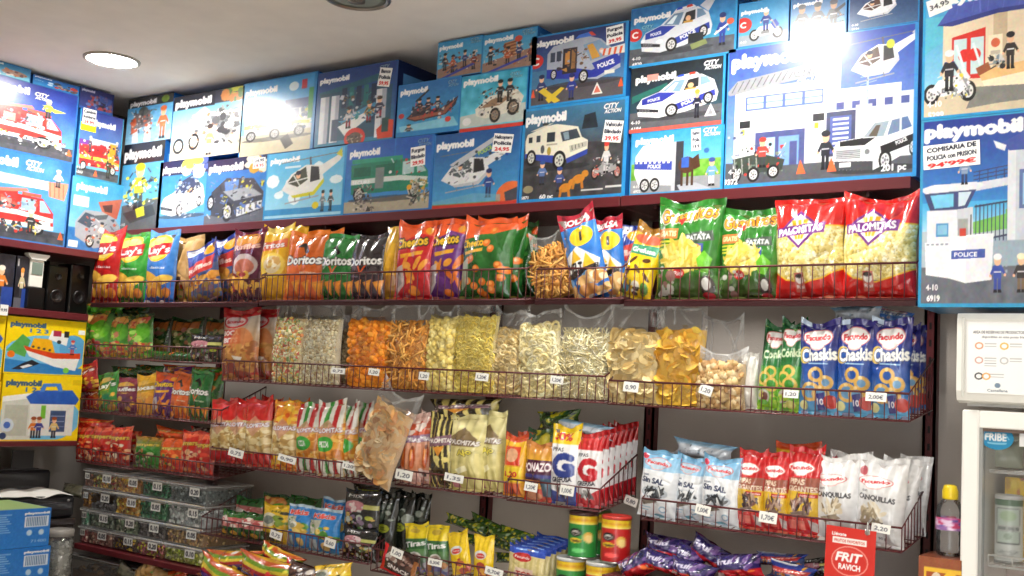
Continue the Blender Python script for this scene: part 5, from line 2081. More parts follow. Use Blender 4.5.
def pal_logo(a, cx, cy, w, h, txt='PALOMITAS', red=True):
    a.poly([(cx, cy - h), (cx + w * .5, cy - h * .1), (cx, cy + h), (cx - w * .5, cy - h * .1)], (112, 46, 130))
    a.poly([(cx, cy - h * .82), (cx + w * .41, cy - h * .1), (cx, cy + h * .82), (cx - w * .41, cy - h * .1)], (246, 240, 230))
    for k in (-1, 0, 1): a.poly([(cx + k * w * .16 - w * .05, cy - h * .5), (cx + k * w * .16 + w * .05, cy - h * .5), (cx + k * w * .07 + w * .03, cy + h * .5), (cx + k * w * .07 - w * .03, cy + h * .5)], (240, 170, 40))
    a.poly([(cx - w * .62, cy - h * .18), (cx + w * .62, cy - h * .34), (cx + w * .6, cy + h * .22), (cx - w * .58, cy + h * .34)], (112, 46, 130))
    a.text(txt, cx, cy, h * .36, WH, wid=w * 1.08, rot=-4, bold=4)


def popcorn(a, x0, y0, x1, y1, n):
    a.rect(x0, y0, x1, y1, (222, 204, 124))
    for k in range(n):
        x, y = random.uniform(x0, x1), random.uniform(y0, y1)
        c = random.choice([(244, 234, 176), (236, 220, 146), (250, 244, 206), (224, 202, 112), (206, 182, 92), (240, 226, 158)])
        a.circ(x, y, random.uniform(.012, .022), c)
        a.circ(x + .01, y + .008, .008, tuple(int(q * .84) for q in c))


def art_palomitas(a):
    popcorn(a, 0, .28, 1, .82, 520)
    R_ = (204, 28, 24)
    a.poly([(0, 0), (1, 0), (1, .3), (0, .3)], R_)
    a.rect(0, .29, 1, .305, (235, 190, 40))
    a.poly([(0, .7), (.2, .79), (.5, .83), (.75, .78), (1, .7), (1, 1), (0, 1)], (240, 190, 40))
    a.poly([(0, .715), (.2, .805), (.5, .845), (.75, .795), (1, .715), (1, 1), (0, 1)], R_)
    pal_logo(a, .42, .32, .6, .19)
    a.rect(.34, .74, .48, .92, (205, 110, 96)); a.ell(.41, .8, .06, .045, (240, 235, 230)); a.ell(.41, .77, .06, .02, (50, 40, 44)); a.text('Risi', .41, .87, .03, WH, wid=.1)


def art_palo_small(band, stripes=None, txt='PALOMITAS', badge=None, body=None):
    def f(a):
        a.grad((214, 184, 120), (196, 160, 90))
        a.spots(0, .3, 1, .8, body or [(228, 206, 150), (205, 172, 104), (240, 224, 176), (182, 146, 84)], 150, .03)
        if stripes:
            n = 7
            for lo, hi in ((0, .36), (.78, 1)):
                for k in range(n):
                    a.poly([(k / n, lo), ((k + 1) / n, lo), ((k + 1) / n - .06, hi), (k / n - .06, hi)], stripes[k % len(stripes)])
        else:
            a.rect(0, 0, 1, .33, band)
            a.rect(0, .8, 1, 1, band)
            if band[0] > 220: a.spots(0, 0, 1, .33, [(250, 200, 60), (220, 90, 30), (240, 150, 40)], 60, .03); a.spots(0, .8, 1, 1, [(250, 200, 60), (220, 90, 30)], 30, .03)
        a.poly([(.5, .26), (.86, .4), (.5, .56), (.14, .4)], (205, 150, 120), .8)
        a.text(txt, .5, .4, .055, WH, wid=.9, bold=4, out=(110, 50, 110), ow=3, rot=-4)
        if badge:
            a.circ(.45, .58, .1, (60, 170, 60)); a.text(badge, .45, .58, .07, WH, wid=.3, bold=2)
    return f


def facundo(a, cx, cy, w, h, ob=(246, 244, 242), col=(205, 40, 50), rot=-4):
    a.ell(cx, cy, w * .62, h * 1.0, (214, 120, 120)); a.ell(cx, cy, w * .58, h * .9, ob)
    a.ell(cx, cy + h * .9, w * .3, h * .5, (235, 180, 175)); a.ell(cx, cy + h * .75, w * .28, h * .5, ob)
    a.text('Facundo', cx, cy, h * .62, col, wid=w, bold=2, rot=rot)


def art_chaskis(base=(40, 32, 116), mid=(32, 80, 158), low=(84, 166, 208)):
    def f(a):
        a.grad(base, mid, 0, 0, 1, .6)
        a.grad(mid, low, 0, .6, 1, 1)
        a.rect(0, 0, .3, .06, (190, 210, 235))
        facundo(a, .5, .19, .6, .1)
        a.ell(.2, .38, .19, .09, (222, 190, 90)); a.ell(.22, .38, .13, .06, mid)
        a.text('Chaskis', .54, .37, .12, (246, 246, 240), wid=.84, bold=4, rot=-5, out=(40, 60, 110), ow=2)
        a.rect(.3, .46, .8, .475, (150, 190, 225))
        for cx, cy, r in ((.5, .58, .08), (.74, .66, .075), (.36, .76, .1), (.62, .78, .09)):
            a.ring(cx, cy, r, .035, (222, 176, 92), mid if cy < .65 else (110, 160, 200))
            a.circ(cx - .02, cy - r + .02, .02, (244, 214, 150))
        a.poly([(.5, .78), (.72, .76), (.7, .94), (.52, .95)], (60, 60, 130)); a.text('10', .6, .86, .06, WH, wid=.14)
        a.circ(.84, .86, .07, (190, 60, 55))
        a.circ(.18, .9, .05, (225, 225, 160))
    return f


def art_green_corn(a):
    a.grad((16, 82, 44), (28, 110, 50), 0, 0, 1, .5)
    a.grad((60, 150, 50), (150, 205, 50), 0, .5, 1, 1)
    facundo(a, .5, .17, .6, .09)
    a.text('Conkis', .55, .36, .085, (210, 225, 190), wid=.8, bold=3, rot=-6)
    for cx, cy, r in ((.5, .56, .07), (.3, .64, .08), (.56, .7, .08)):
        a.ring(cx, cy, r, .03, (225, 190, 90), (60, 150, 50))
    a.ell(.3, .84, .24, .08, (200, 200, 190)); a.ell(.34, .84, .12, .05, (120, 60, 50))
    speck(a, .05, .76, .95, .96, [(170, 210, 60), (100, 180, 50), (220, 220, 120)], 14, .03)


def seeds(a, cx, cy, rx, ry, cols, n, L=.09):
    for k in range(n):
        t, q = random.uniform(0, 6.28), random.uniform(0, 1) ** .5
        a.ell(cx + rx * q * math.cos(t), cy + ry * q * math.sin(t), L, L * .28, random.choice(cols), rot=random.uniform(-70, 70))


def art_sinsal(a):
    a.grad((238, 240, 243), (222, 228, 234))
    a.grad((120, 180, 220), (150, 198, 228), 0, 0, 1, .3)
    a.poly([(0, .29), (.5, .33), (1, .29), (1, .34), (0, .34)], (226, 232, 238))
    facundo(a, .46, .19, .58, .075, ob=(190, 215, 232), col=(214, 60, 60), rot=4)
    a.circ(.1, .11, .04, (205, 60, 80))
    a.text('con', .2, .37, .035, (80, 90, 110), wid=.16)
    a.text('Sin SAL', .42, .45, .075, (50, 60, 90), wid=.6, bold=2, rot=3)
    a.ell(.48, .62, .36, .09, (190, 200, 210))
    seeds(a, .48, .62, .28, .06, [(60, 64, 70), (90, 95, 100), (40, 44, 50), (225, 228, 230)], 22)
    a.poly([(.14, .76), (.5, .7), (.6, .75), (.2, .82)], (120, 110, 100))
    a.circ(.72, .85, .05, (150, 180, 205)); a.circ(.72, .85, .03, (225, 232, 238))
    a.rect(.1, .84, .4, .855, (150, 190, 215)); a.rect(.1, .88, .34, .895, (150, 190, 215))
    a.ell(.6, .95, .14, .03, (110, 170, 190))


def art_gigante(a):
    a.grad((196, 28, 32), (206, 36, 36))
    facundo(a, .42, .24, .66, .065)
    a.poly([(.05, .36), (.95, .34), (.95, .5), (.05, .52)], (150, 90, 70), .9)
    a.text('PIPAS', .36, .395, .055, (235, 215, 190), wid=.44, bold=3)
    a.text('GIGANTES', .5, .475, .06, (235, 215, 190), wid=.82, bold=3)
    a.poly([(0, .5), (1, .5), (1, .76), (0, .78)], (222, 182, 50))
    a.rect(.42, .52, .92, .56, (196, 40, 36)); a.text('tostadas', .67, .54, .022, WH, wid=.4)
    seeds(a, .5, .64, .28, .07, [(96, 66, 60), (60, 44, 44), (190, 160, 140), (130, 90, 80)], 26)
    a.poly([(.2, .74), (.6, .7), (.74, .75), (.3, .79)], (140, 120, 110))
    for x in (.14, .4): a.rect(x, .82, x + .2, .92, (222, 110, 96))
    a.poly([(.7, .8), (.94, .84), (.92, .94), (.76, .92)], (200, 190, 190))


def art_canquillas(a):
    a.grad((236, 236, 236), (214, 216, 218))
    a.circ(.14, .18, .05, (190, 90, 100))
    facundo(a, .4, .28, .6, .06)
    a.text('con', .22, .38, .03, (90, 90, 96), wid=.14)
    a.text('CANQUILLAS', .46, .46, .055, (62, 62, 68), wid=.76, bold=2, rot=3)
    seeds(a, .42, .62, .24, .08, [(196, 180, 150), (224, 212, 186), (150, 136, 110), (232, 226, 210)], 26)
    a.poly([(.12, .72), (.5, .68), (.62, .73), (.24, .78)], (150, 136, 116))
    a.ell(.6, .9, .16, .05, (226, 228, 230)); a.text('90 g', .6, .9, .03, (120, 120, 125))


def art_bocabits(a):
    a.grad((206, 206, 208), (196, 150, 100), 0, 0, 1, .55)
    a.rect(0, 0, 1, .13, (190, 30, 36))
    a.ell(.4, .19, .34, .1, (196, 40, 46)); a.ell(.4, .19, .28, .075, (225, 200, 200)); a.text('facundo', .4, .19, .05, (196, 40, 46), wid=.46, bold=2)
    a.rect(.06, .3, .6, .5, (196, 70, 66)); a.text('BOCA', .33, .35, .06, WH, wid=.46, bold=4); a.text('BITS', .33, .45, .06, WH, wid=.42, bold=4)
    a.grad((205, 120, 60), (176, 112, 56), 0, .55, 1, .9)
    a.ell(.62, .5, .3, .22, (206, 120, 66), .8)
    a.spots(.02, .5, .98, .86, [(196, 140, 72), (216, 160, 90), (160, 96, 50)], 70, .035)
    a.poly([(.4, .66), (.7, .69), (.64, .74), (.46, .71)], (240, 235, 225))
    a.rect(0, .88, 1, 1, (176, 40, 36)); a.spots(0, .8, 1, 1, [(190, 130, 70), (150, 60, 50)], 30, .04)


def art_green_gold(a):
    a.grad((24, 70, 22), (70, 150, 30), 0, 0, 1, .35)
    a.grad((70, 150, 34), (56, 130, 36), 0, .35, 1, 1)
    a.ell(.46, .2, .4, .12, (222, 130, 66))
    a.spots(.1, .12, .8, .3, [(235, 170, 80), (200, 80, 60), (240, 200, 120)], 14, .04)
    a.ell(.66, .42, .3, .2, (92, 176, 44))
    a.spots(.05, .4, .6, .6, [(190, 120, 100), (150, 200, 90), (90, 150, 50)], 14, .04)
    a.spots(.02, .66, .98, .96, [(212, 160, 60), (150, 130, 50), (190, 60, 50), (120, 200, 60), (230, 190, 110)], 40, .04)


def art_brown_green(a):
    a.grad((20, 62, 26), (36, 80, 30))
    a.rect(.08, .1, .92, .34, (176, 96, 42))
    a.spots(.1, .3, .9, .7, [(120, 130, 70), (80, 120, 50), (170, 110, 90), (200, 190, 140)], 30, .05)
    a.spots(.1, .7, .9, .96, [(190, 140, 60), (140, 110, 50), (60, 80, 40)], 24, .05)


def art_matutano(c0, c1, txt, acc=CHIP):
    def f(a):
        a.grad(c0, c1)
        a.ell(.5, .3, .4, .16, (240, 190, 70), .9)
        a.poly([(.04, .3), (.96, .22), (.94, .42), (.08, .46)], tuple(int(c * .8) for c in c0))
        a.text(txt, .5, .34, .1, WH, wid=.8, bold=4, rot=-5)
        a.spots(.04, .55, .96, .95, [acc, tuple(int(c * .8) for c in acc), c1], 26, .05)
    return f


def art_red_cheetos(a):
    a.grad((206, 40, 26), (180, 24, 24))
    a.poly([(0, .1), (1, 0), (1, .12), (0, .24)], (226, 96, 60))
    a.text('Jumpers', .5, .3, .1, (236, 196, 70), wid=.88, bold=4, rot=-6, out=(90, 50, 20), ow=3)
    a.spots(.04, .45, .96, .95, [(226, 60, 40), (236, 180, 130), (160, 20, 24), (230, 120, 60), (240, 225, 200)], 34, .045)


def art_orange(a):
    a.grad((230, 96, 30), (205, 60, 26))
    a.text('Jumpers', .5, .3, .09, (236, 196, 90), wid=.84, bold=3, rot=-5, out=(60, 90, 40), ow=3)
    a.spots(.04, .45, .96, .95, [(235, 140, 60), (196, 40, 30), (240, 200, 110), (90, 130, 60)], 30, .045)


def art_green_jump(a):
    a.grad((190, 120, 40), (50, 140, 50), 0, 0, 1, .4)
    a.rect(0, .4, 1, 1, (48, 130, 46))
    a.text('Jumpers', .5, .26, .09, (220, 190, 70), wid=.84, bold=3, rot=-5, out=(60, 70, 30), ow=3)
    a.spots(.04, .45, .96, .95, [(70, 160, 60), (30, 96, 40), (190, 190, 150), (210, 140, 80)], 30, .045)


def art_bombas(a):
    a.grad((226, 190, 180), (206, 120, 70))
    a.spots(.05, .12, .95, .3, [(205, 90, 60), (240, 225, 215)], 14, .05)
    a.poly([(.0, .36), (1, .3), (1, .4), (0, .46)], (150, 120, 150)); a.text('BOMBAS', .5, .38, .05, WH, wid=.84, bold=3)
    for x in (.28, .7): a.ell(x, .62, .12, .16, (196, 84, 30)); a.ell(x - .03, .58, .04, .1, (235, 150, 70)); a.ell(x, .49, .05, .03, (120, 60, 30))
    a.rect(0, .8, 1, 1, (216, 170, 160)); a.spots(0, .8, 1, 1, [(60, 50, 50), (225, 205, 200)], 10, .03)


def art_zebra(a):
    a.rect(0, 0, 1, 1, (222, 206, 120))
    for k in range(7):
        x = k / 6.0
        a.poly([(x - .05, 0), (x + .05, 0), (x + .12, .5), (x + .22, 1), (x + .1, 1), (x + .02, .5)], (44, 36, 22))
    a.poly([(.08, .34), (.92, .28), (.92, .42), (.08, .46)], (130, 96, 110)); a.text('PALOMITAS', .5, .37, .055, (240, 235, 225), wid=.86, bold=3, rot=-4)
    a.poly([(.3, .46), (.7, .44), (.5, .6)], (226, 150, 50))
    a.spots(.1, .6, .9, .95, [(70, 56, 30), (230, 214, 130)], 16, .04)


def art_palo_yellow(a):
    a.grad((228, 220, 160), (206, 194, 116))
    a.noise(14, .06)
    for k in range(4): a.rect(.04 + k * .27, .5, .12 + k * .27, 1, (226, 214, 140))
    a.poly([(.1, .3), (.5, .18), (.86, .32), (.84, .42), (.12, .42)], (130, 110, 76))
    a.text('PALOMITAS', .5, .37, .055, (242, 238, 228), wid=.84, bold=4, out=(80, 60, 70), ow=3, rot=3)
    a.text('Ajo', .56, .49, .07, (236, 220, 90), wid=.4, bold=3, out=(60, 56, 30), ow=3, rot=-8)
    a.poly([(.3, .72), (.6, .66), (.66, .72), (.4, .78)], (250, 244, 200))
    a.rect(.2, .84, .4, .96, (205, 130, 140))


def art_yellowred(a):
    a.grad((238, 190, 40), (226, 150, 40))
    a.rect(0, 0, 1, .12, (214, 80, 40))
    a.rect(.1, .2, .8, .5, (220, 70, 40)); a.ell(.46, .34, .26, .11, (226, 170, 130))
    a.rect(.02, .52, .9, .76, (240, 206, 40)); a.text('1,20', .46, .64, .08, (205, 50, 40), wid=.5, bold=2)
    a.rect(.1, .78, .85, .96, (214, 90, 50))


def art_ponazo(a):
    a.grad((196, 120, 60), (226, 170, 50), 0, 0, 1, .32)
    a.rect(0, .3, 1, .74, (76, 30, 60))
    a.text('PONAZO', .5, .42, .13, WH, wid=.9, bold=4, rot=-3, out=(120, 30, 60), ow=3)
    a.rect(0, .54, 1, .6, (60, 60, 130))
    a.rect(.1, .64, .68, .78, (236, 160, 40)); a.rect(.14, .68, .6, .74, (205, 60, 40))
    a.rect(0, .78, 1, 1, (196, 60, 44)); a.rect(.7, .6, 1, .9, (60, 90, 110))
    a.ell(.4, .9, .3, .07, (225, 150, 110))


def art_g(col, top, extra=None):
    def f(a):
        a.rect(0, 0, 1, 1, (240, 240, 242))
        a.rect(0, 0, 1, .24, top)
        if extra: a.text(extra, .45, .14, .1, (205, 50, 40), wid=.62, bold=3)
        a.text('PIPAS', .32, .31, .045, (60, 60, 70), wid=.4, bold=1)
        a.text('G', .5, .5, .26, col, wid=.62, bold=3)
        a.text('GREFUSA', .5, .68, .055, (50, 50, 60), wid=.68, bold=2, rot=-4)
        a.poly([(0, .8), (.5, .86), (1, .74), (1, 1), (0, 1)], col)
        seeds(a, .55, .82, .24, .05, [(70, 70, 74), (225, 225, 225), (150, 150, 150)], 10, .1)
    return f


def art_greenpink(a):
    a.grad((30, 90, 34), (40, 110, 40), 0, 0, 1, .4)
    a.rect(0, .26, 1, .62, (206, 120, 120)); a.spots(0, .26, 1, .62, [(240, 225, 215), (190, 90, 90), (220, 150, 140)], 20, .05)
    a.text('Mix', .4, .42, .1, WH, wid=.5, bold=3)
    a.rect(0, .62, 1, 1, (34, 90, 36))
    for x in (.25, .7): a.ell(x, .84, .14, .1, (226, 170, 60))


def art_nutsyellow(a):
    a.grad((236, 196, 40), (226, 176, 50))
    a.ell(.36, .4, .3, .18, (205, 200, 170)); a.ell(.36, .4, .2, .11, (120, 130, 120))
    a.spots(.5, .2, .98, .95, [(240, 210, 50), (120, 150, 50), (60, 60, 40)], 16, .05)
    a.rect(.1, .72, .6, .95, (90, 84, 40)); a.text('Maiz', .62, .18, .06, (80, 90, 40), wid=.4)


def art_bluekik(a):
    a.grad((40, 130, 206), (50, 144, 216))
    a.poly([(.0, .0), (1, .0), (1, .08), (0, .06)], (200, 225, 240))
    a.text('Kikis', .5, .18, .1, (226, 80, 70), wid=.66, bold=4, out=WH, ow=3, rot=-4)
    a.poly([(.02, .3), (.5, .26), (.42, .56), (.04, .62)], (196, 200, 180))
    a.spots(.4, .4, .95, .66, [(226, 190, 80), (90, 160, 60), (240, 215, 120)], 14, .05)
    a.spots(.06, .32, .4, .58, [(150, 160, 140), (230, 230, 220), (110, 150, 90)], 10, .04)
    a.rect(.06, .7, .4, .95, (170, 190, 200)); a.ell(.66, .84, .14, .1, (236, 205, 130))


def art_black(a):
    a.grad((26, 28, 30), (20, 22, 22))
    a.text('MIX', .34, .14, .07, (210, 210, 205), wid=.4, bold=2)
    a.ell(.36, .36, .3, .12, (190, 130, 140)); a.spots(.1, .3, .62, .5, [(226, 200, 205), (150, 90, 110), (205, 205, 200)], 14, .04)
    a.rect(.62, .3, .98, .4, (190, 190, 110))
    a.ell(.8, .58, .1, .05, (170, 180, 60))
    a.spots(.05, .55, .95, .95, [(70, 110, 60), (180, 190, 180), (130, 110, 140), (190, 160, 90)], 30, .04)


def art_black2(a):
    a.grad((24, 28, 26), (22, 30, 24))
    a.ell(.5, .5, .3, .06, (150, 160, 40)); a.text('XXL', .5, .5, .05, (30, 30, 30), wid=.3)
    a.spots(.1, .2, .9, .4, [(150, 160, 150), (60, 70, 60)], 8, .04)
    a.ell(.6, .86, .3, .07, (150, 140, 60))


def art_yellowgreen(a):
    a.rect(0, 0, 1, .3, (240, 214, 30)); a.ell(.5, .15, .2, .05, (200, 170, 50))
    a.rect(0, .3, 1, .5, (56, 110, 60)); a.text('Tiras', .5, .4, .1, WH, wid=.8, bold=3, rot=-8)
    a.grad((90, 140, 80), (120, 110, 130), 0, .5, 1, 1)
    a.ell(.52, .64, .26, .09, (226, 226, 220)); a.ell(.52, .64, .18, .06, (170, 150, 140))
    a.spots(.05, .74, .95, .98, [(190, 130, 80), (100, 100, 150), (150, 150, 160)], 12, .06)


def art_yellowstick(a):
    a.rect(0, 0, 1, 1, (242, 206, 30))
    a.ell(.46, .44, .3, .1, (226, 226, 226)); a.ell(.46, .46, .22, .06, (205, 60, 50)); a.text('Churruca', .46, .45, .04, WH, wid=.4)
    a.spots(.2, .66, .9, .95, [(214, 110, 50), (235, 170, 50), (190, 80, 60)], 14, .06)


def art_redpack(a):
    a.rect(0, 0, 1, 1, (50, 28, 26))
    a.rect(0, 0, .13, 1, (205, 30, 34)); a.rect(.13, .88, 1, 1, (205, 30, 34))
    a.spots(.15, .1, .95, .6, [(150, 120, 110), (90, 60, 50), (200, 190, 180)], 30, .07)
    a.text('SNACK', .55, .72, .14, (236, 232, 228), wid=.62, bold=4, rot=4)
    a.rect(.9, .2, 1, .9, (150, 90, 40))


def art_greenpile(a):
    a.grad((60, 96, 30), (40, 70, 30))
    a.spots(0, 0, 1, 1, [(190, 180, 30), (50, 90, 60), (130, 156, 60), (40, 60, 66), (205, 190, 40), (150, 170, 130)], 60, .08)


def art_topstick(a):
    a.rect(0, 0, 1, 1, (222, 208, 150))
    for k in range(6): a.rect(k / 6, .22, k / 6 + .06, 1, (206, 190, 120))
    a.rect(0, 0, 1, .2, (50, 84, 190)); a.rect(.2, .06, .8, .1, (120, 160, 230))
    a.ell(.42, .26, .26, .1, (190, 46, 44)); a.text('Facundo', .42, .26, .055, WH, wid=.4)
    a.rect(.26, .5, .76, .95, (226, 200, 180)); a.text('TOP', .5, .64, .12, (190, 70, 60), wid=.4, bold=3)
    a.text('SAL', .5, .84, .08, (190, 70, 60), wid=.3, bold=2)


def art_purplered(a):
    a.rect(0, 0, 1, 1, (44, 34, 96))
    a.rect(0, .62, 1, 1, (196, 30, 40))
    a.text('Fruiti', .36, .3, .2, (214, 210, 230), wid=.5, bold=3, rot=-4)
    a.spots(.5, .1, 1, .6, [(90, 60, 130), (30, 30, 70), (120, 90, 150)], 16, .08)
    a.rect(.05, .72, .26, .9, (220, 205, 200)); a.spots(.4, .68, .98, .95, [(226, 110, 50), (160, 20, 30)], 10, .06)


def art_rainbow(a):
    cs = [(214, 160, 30), (196, 84, 30), (110, 150, 40), (216, 190, 50), (176, 36, 40), (90, 40, 120), (50, 80, 150), (200, 100, 36)]
    for k, c in enumerate(cs): a.poly([(0, k / 8 - .1), (.5, k / 8 + .04), (1, k / 8 - .06), (1, k / 8 + .1), (.5, k / 8 + .2), (0, k / 8 + .1)], c)
    a.spots(.1, .1, .9, .9, [(240, 230, 80), (214, 50, 50), (240, 240, 235)], 12, .05)


def art_lilac(a):
    a.grad((214, 222, 232), (196, 206, 218)); a.grad((110, 170, 215), (170, 205, 228), 0, 0, 1, .3)
    a.spots(.1, .3, .9, .9, [(232, 236, 240), (150, 170, 190), (110, 120, 130)], 16, .06)


def art_brownclear(a):
    a.grad((150, 140, 130), (120, 80, 46))
    a.spots(.05, .55, .95, .95, [(170, 110, 60), (130, 80, 40), (196, 140, 80)], 24, .06)


def art_yellow_edge(a):
    a.grad((240, 196, 50), (226, 160, 30))
    a.rect(0, 0, 1, .3, (226, 176, 40))
    a.rect(0, .7, 1, 1, (190, 130, 40))


def art_dusk(a):
    a.grad((70, 68, 56), (96, 92, 70))
    a.spots(0, 0, 1, 1, [(84, 82, 64), (60, 58, 50)], 14, .08)


def art_whitefilm(a):
    a.grad((232, 230, 224), (206, 200, 190))
    a.noise(8, .1)
# ------------------------------------------------------------------ wire baskets
WIRE = (90, 33, 36)
FSL = .15          # the floors rise a little towards the wall
baskets = []


def basket(label, l, r, rail, bot, yoff=0.0, sp=.031, depth=.22, tray=False, side_rise=.10):
    """l, r: ends read along the rail; rail, bot: a place on the rail and one on the bottom wire"""
    Y = BAS_Y + yoff
    zb, zr = PY(*bot, Y)[2], PY(*rail, Y)[2]

    def end(px):
        py = rail[1]
        for _ in range(6):
            py += (PY(px, py, Y)[2] - zr) * FPX / 3.6
        return PY(px, py, Y)[0]
    x0, x1 = end(l), end(r)
    baskets.append((x0, x1, zb, zr, Y))
    w, hgt = x1 - x0, zr - zb
    t = empty('wire_basket', label, 'wire basket', ((x0 + x1) / 2, Y, zb), group='dark red wire baskets of the snack rack')
    m = MB()
    n = max(2, int(round(w / sp)))
    for k in range(n + 1):
        x = -w / 2 + w * k / n
        m.tube([(x, 0, hgt), (x, 0, 0), (x, .02, .001)], .0016, 4, WIRE)
    m.tube([(-w / 2, 0, 0), (w / 2, 0, 0)], .0022, 5, WIRE)
    m.build('front_grid', 'metal', t)
    m = MB()
    m.tube([(-w / 2, depth, hgt + side_rise), (-w / 2, 0, hgt), (w / 2, 0, hgt), (w / 2, depth, hgt + side_rise)], .0032, 6, WIRE)
    m.build('top_rail', 'metal', t)
    for s in (-1, 1):
        m = MB()
        for k in range(9):
            y = depth * k / 8
            m.tube([(s * w / 2, y, hgt + side_rise * k / 8), (s * w / 2, y, FSL * y)], .0016, 4, WIRE)
        m.tube([(s * w / 2, 0, 0), (s * w / 2, depth, FSL * depth)], .0022, 4, WIRE)
        m.build('side_grid', 'metal', t)
    m = MB()
    for k in range(n + 1):
        x = -w / 2 + w * k / n
        m.tube([(x, 0, 0), (x, depth, FSL * depth)], .0016, 4, WIRE)
    for k in range(6):
        y = .01 + (depth - .02) * k / 5
        m.tube([(-w / 2, y, FSL * y), (w / 2, y, FSL * y)], .0018, 4, WIRE)
    m.build('floor_grid', 'metal', t)
    if tray:
        m = MB()
        V = [(-w / 2, -.004, -.018), (w / 2, -.004, -.018), (w / 2, depth, FSL * depth - .018), (-w / 2, depth, FSL * depth - .018),
             (-w / 2, -.004, -.0035), (w / 2, -.004, -.0035), (w / 2, depth, FSL * depth - .0035), (-w / 2, depth, FSL * depth - .0035)]
        m.add(V, [(0, 3, 2, 1), (4, 5, 6, 7), (0, 1, 5, 4), (1, 2, 6, 5), (2, 3, 7, 6), (3, 0, 4, 7)], (54, 24, 28))
        m.build('tray', 'lam', t)
    return t



basket('wire basket of the upper row at its far end', 93, 260, (180, 281), (180, 303), tray=True)
basket('wire basket of the upper row holding the tortilla chip and orange puff packets', 262, 527, (465, 270), (450, 300), tray=True)
basket('short wire basket of the upper row with the blue packets', 537, 622, (570, 268.5), (570, 299), tray=True)
basket('wire basket of the upper row holding the red popcorn bags', 626, 917, (770, 266), (770, 300), tray=True)
basket('long wire basket of clear snack bags in the second row', 224, 605, (475, 371), (475, 395.5))
basket('wire basket of the second row holding the dark blue ring snacks', 609, 909, (802, 389), (802, 415.5))
basket('small wire basket of green packets at the far end of the second row', 86, 222, (115, 345), (115, 359), sp=.027)
basket('small wire basket of mixed packets below the green packets', 80, 222, (87, 399), (87, 412), sp=.027)
basket('small wire basket of red packets beside the yellow cartons', 78, 134, (80, 448), (80, 462), sp=.027)
basket('small wire basket of orange packets above the candy tubs', 136, 214, (136, 454), (136, 469), sp=.027)
basket('wire basket with red and striped popcorn bags', 211, 380, (220, 448.5), (220, 465))
basket('wire basket with zebra striped and pale yellow bags', 396, 506, (399, 470), (399, 485))
basket('wire basket with the seed bags marked with a big letter', 508, 600, (545, 483), (545, 505), sp=.04)
basket('wire basket of the third row beside the fridge', 642, 902, (740, 509.5), (740, 532), sp=.040)
basket('low wire basket with blue and green packets above the rainbow bags', 202, 369, (338, 540), (338, 559))
basket('low wire basket with yellow stick packets at the bottom edge', 372, 560, (463, 564), (463, 588))



SNACKS = 0


def floor_z(x, off, zdef):
    best = None
    for b in baskets:
        if b[0] - .04 <= x <= b[1] + .04 and abs(b[2] - zdef) < .05:
            if best is None or abs(b[2] - zdef) < abs(best - zdef):
                best = b[2]
    return (zdef if best is None else best) + .003 + FSL * max(off, 0)


def bag(label, l, t, r, b, art, y=.045, d=.032, rot=0, lean=0, yaw=0, group='foil snack packets', k=1.25, name='snack_packet', full=.93, behind=0, dy=.055, snap=True, blabel=None, wr=1.0, ear=1.0, cat='snack packet', seal=True, taper=.06, dx=0.0):
    """l, r read at mid height, t, b at mid width, for the middle sheet of the bag"""
    global SNACKS
    SNACKS += 1
    Y = BAS_Y + y
    cx, cy = (l + r) / 2, (t + b) / 2
    x0, x1 = PY(l, cy, Y)[0], PY(r, cy, Y)[0]
    zb = PY(cx, b, Y)[2]
    zt = PY(cx, t, Y)[2]
    xb = PY(cx, (t + b) / 2, Y)[0]
    z0 = floor_z(xb, y - d, PY(cx, b, BAS_Y)[2]) if snap else zb
    w, h = (x1 - x0) / (1 - taper * .6), zt - z0
    nx, ny = int(np.clip((r - l) * k, 14, 110)), int(np.clip((b - t) * k, 16, 150))
    a = Art(nx, ny)
    art(a)
    a.noise(7, .035)
    o = bag_mesh(w, h, d, a.done(), 100 + SNACKS, name, full=full, wr=wr, ear=ear, seal=seal, taper=taper)
    # turn about the middle of the bag, so that the places read stay true
    ry = math.radians(rot)
    loc = Vector((xb, Y, z0 + h / 2)) - Euler((-math.radians(lean), ry, math.radians(yaw))).to_matrix() @ Vector((0, 0, h / 2))
    o.location = loc
    o.rotation_euler = (-math.radians(lean), ry, math.radians(yaw))
    tag(o, label, cat, group)
    for i in range(behind):
        c = copy_thing(o, (loc.x + dx * (i + 1), loc.y + dy * (i + 1), loc.z + FSL * dy * (i + 1)), label=(blabel or label + ', next one behind') if behind == 1 or not isinstance(blabel, (list, tuple)) else blabel[i])
    return o


def cbag(label, l, t, r, b, kind, cols, n, y=.045, d=.036, rot=0, lean=0, fill=.76, name='clear_snack_bag', **kw):
    global SNACKS
    SNACKS += 1
    Y = BAS_Y + y
    cx, cy = (l + r) / 2, (t + b) / 2
    x0, x1 = PY(l, cy, Y)[0], PY(r, cy, Y)[0]
    xb = PY(cx, cy, Y)[0]
    z0 = floor_z(xb, y - d, PY(cx, b, BAS_Y)[2])
    zt = PY(cx, t, Y)[2]
    w, h = (x1 - x0) * 1.03, zt - z0
    ry = math.radians(rot)
    e = Euler((-math.radians(lean), ry, 0))
    loc = Vector((xb, Y, z0 + h / 2)) - e.to_matrix() @ Vector((0, 0, h / 2))
    return clear_bag(name, label, loc, e, w, h, d, kind, cols, n, 300 + SNACKS, fill, group=kw.pop('group', 'clear bags of loose snacks'), **kw)


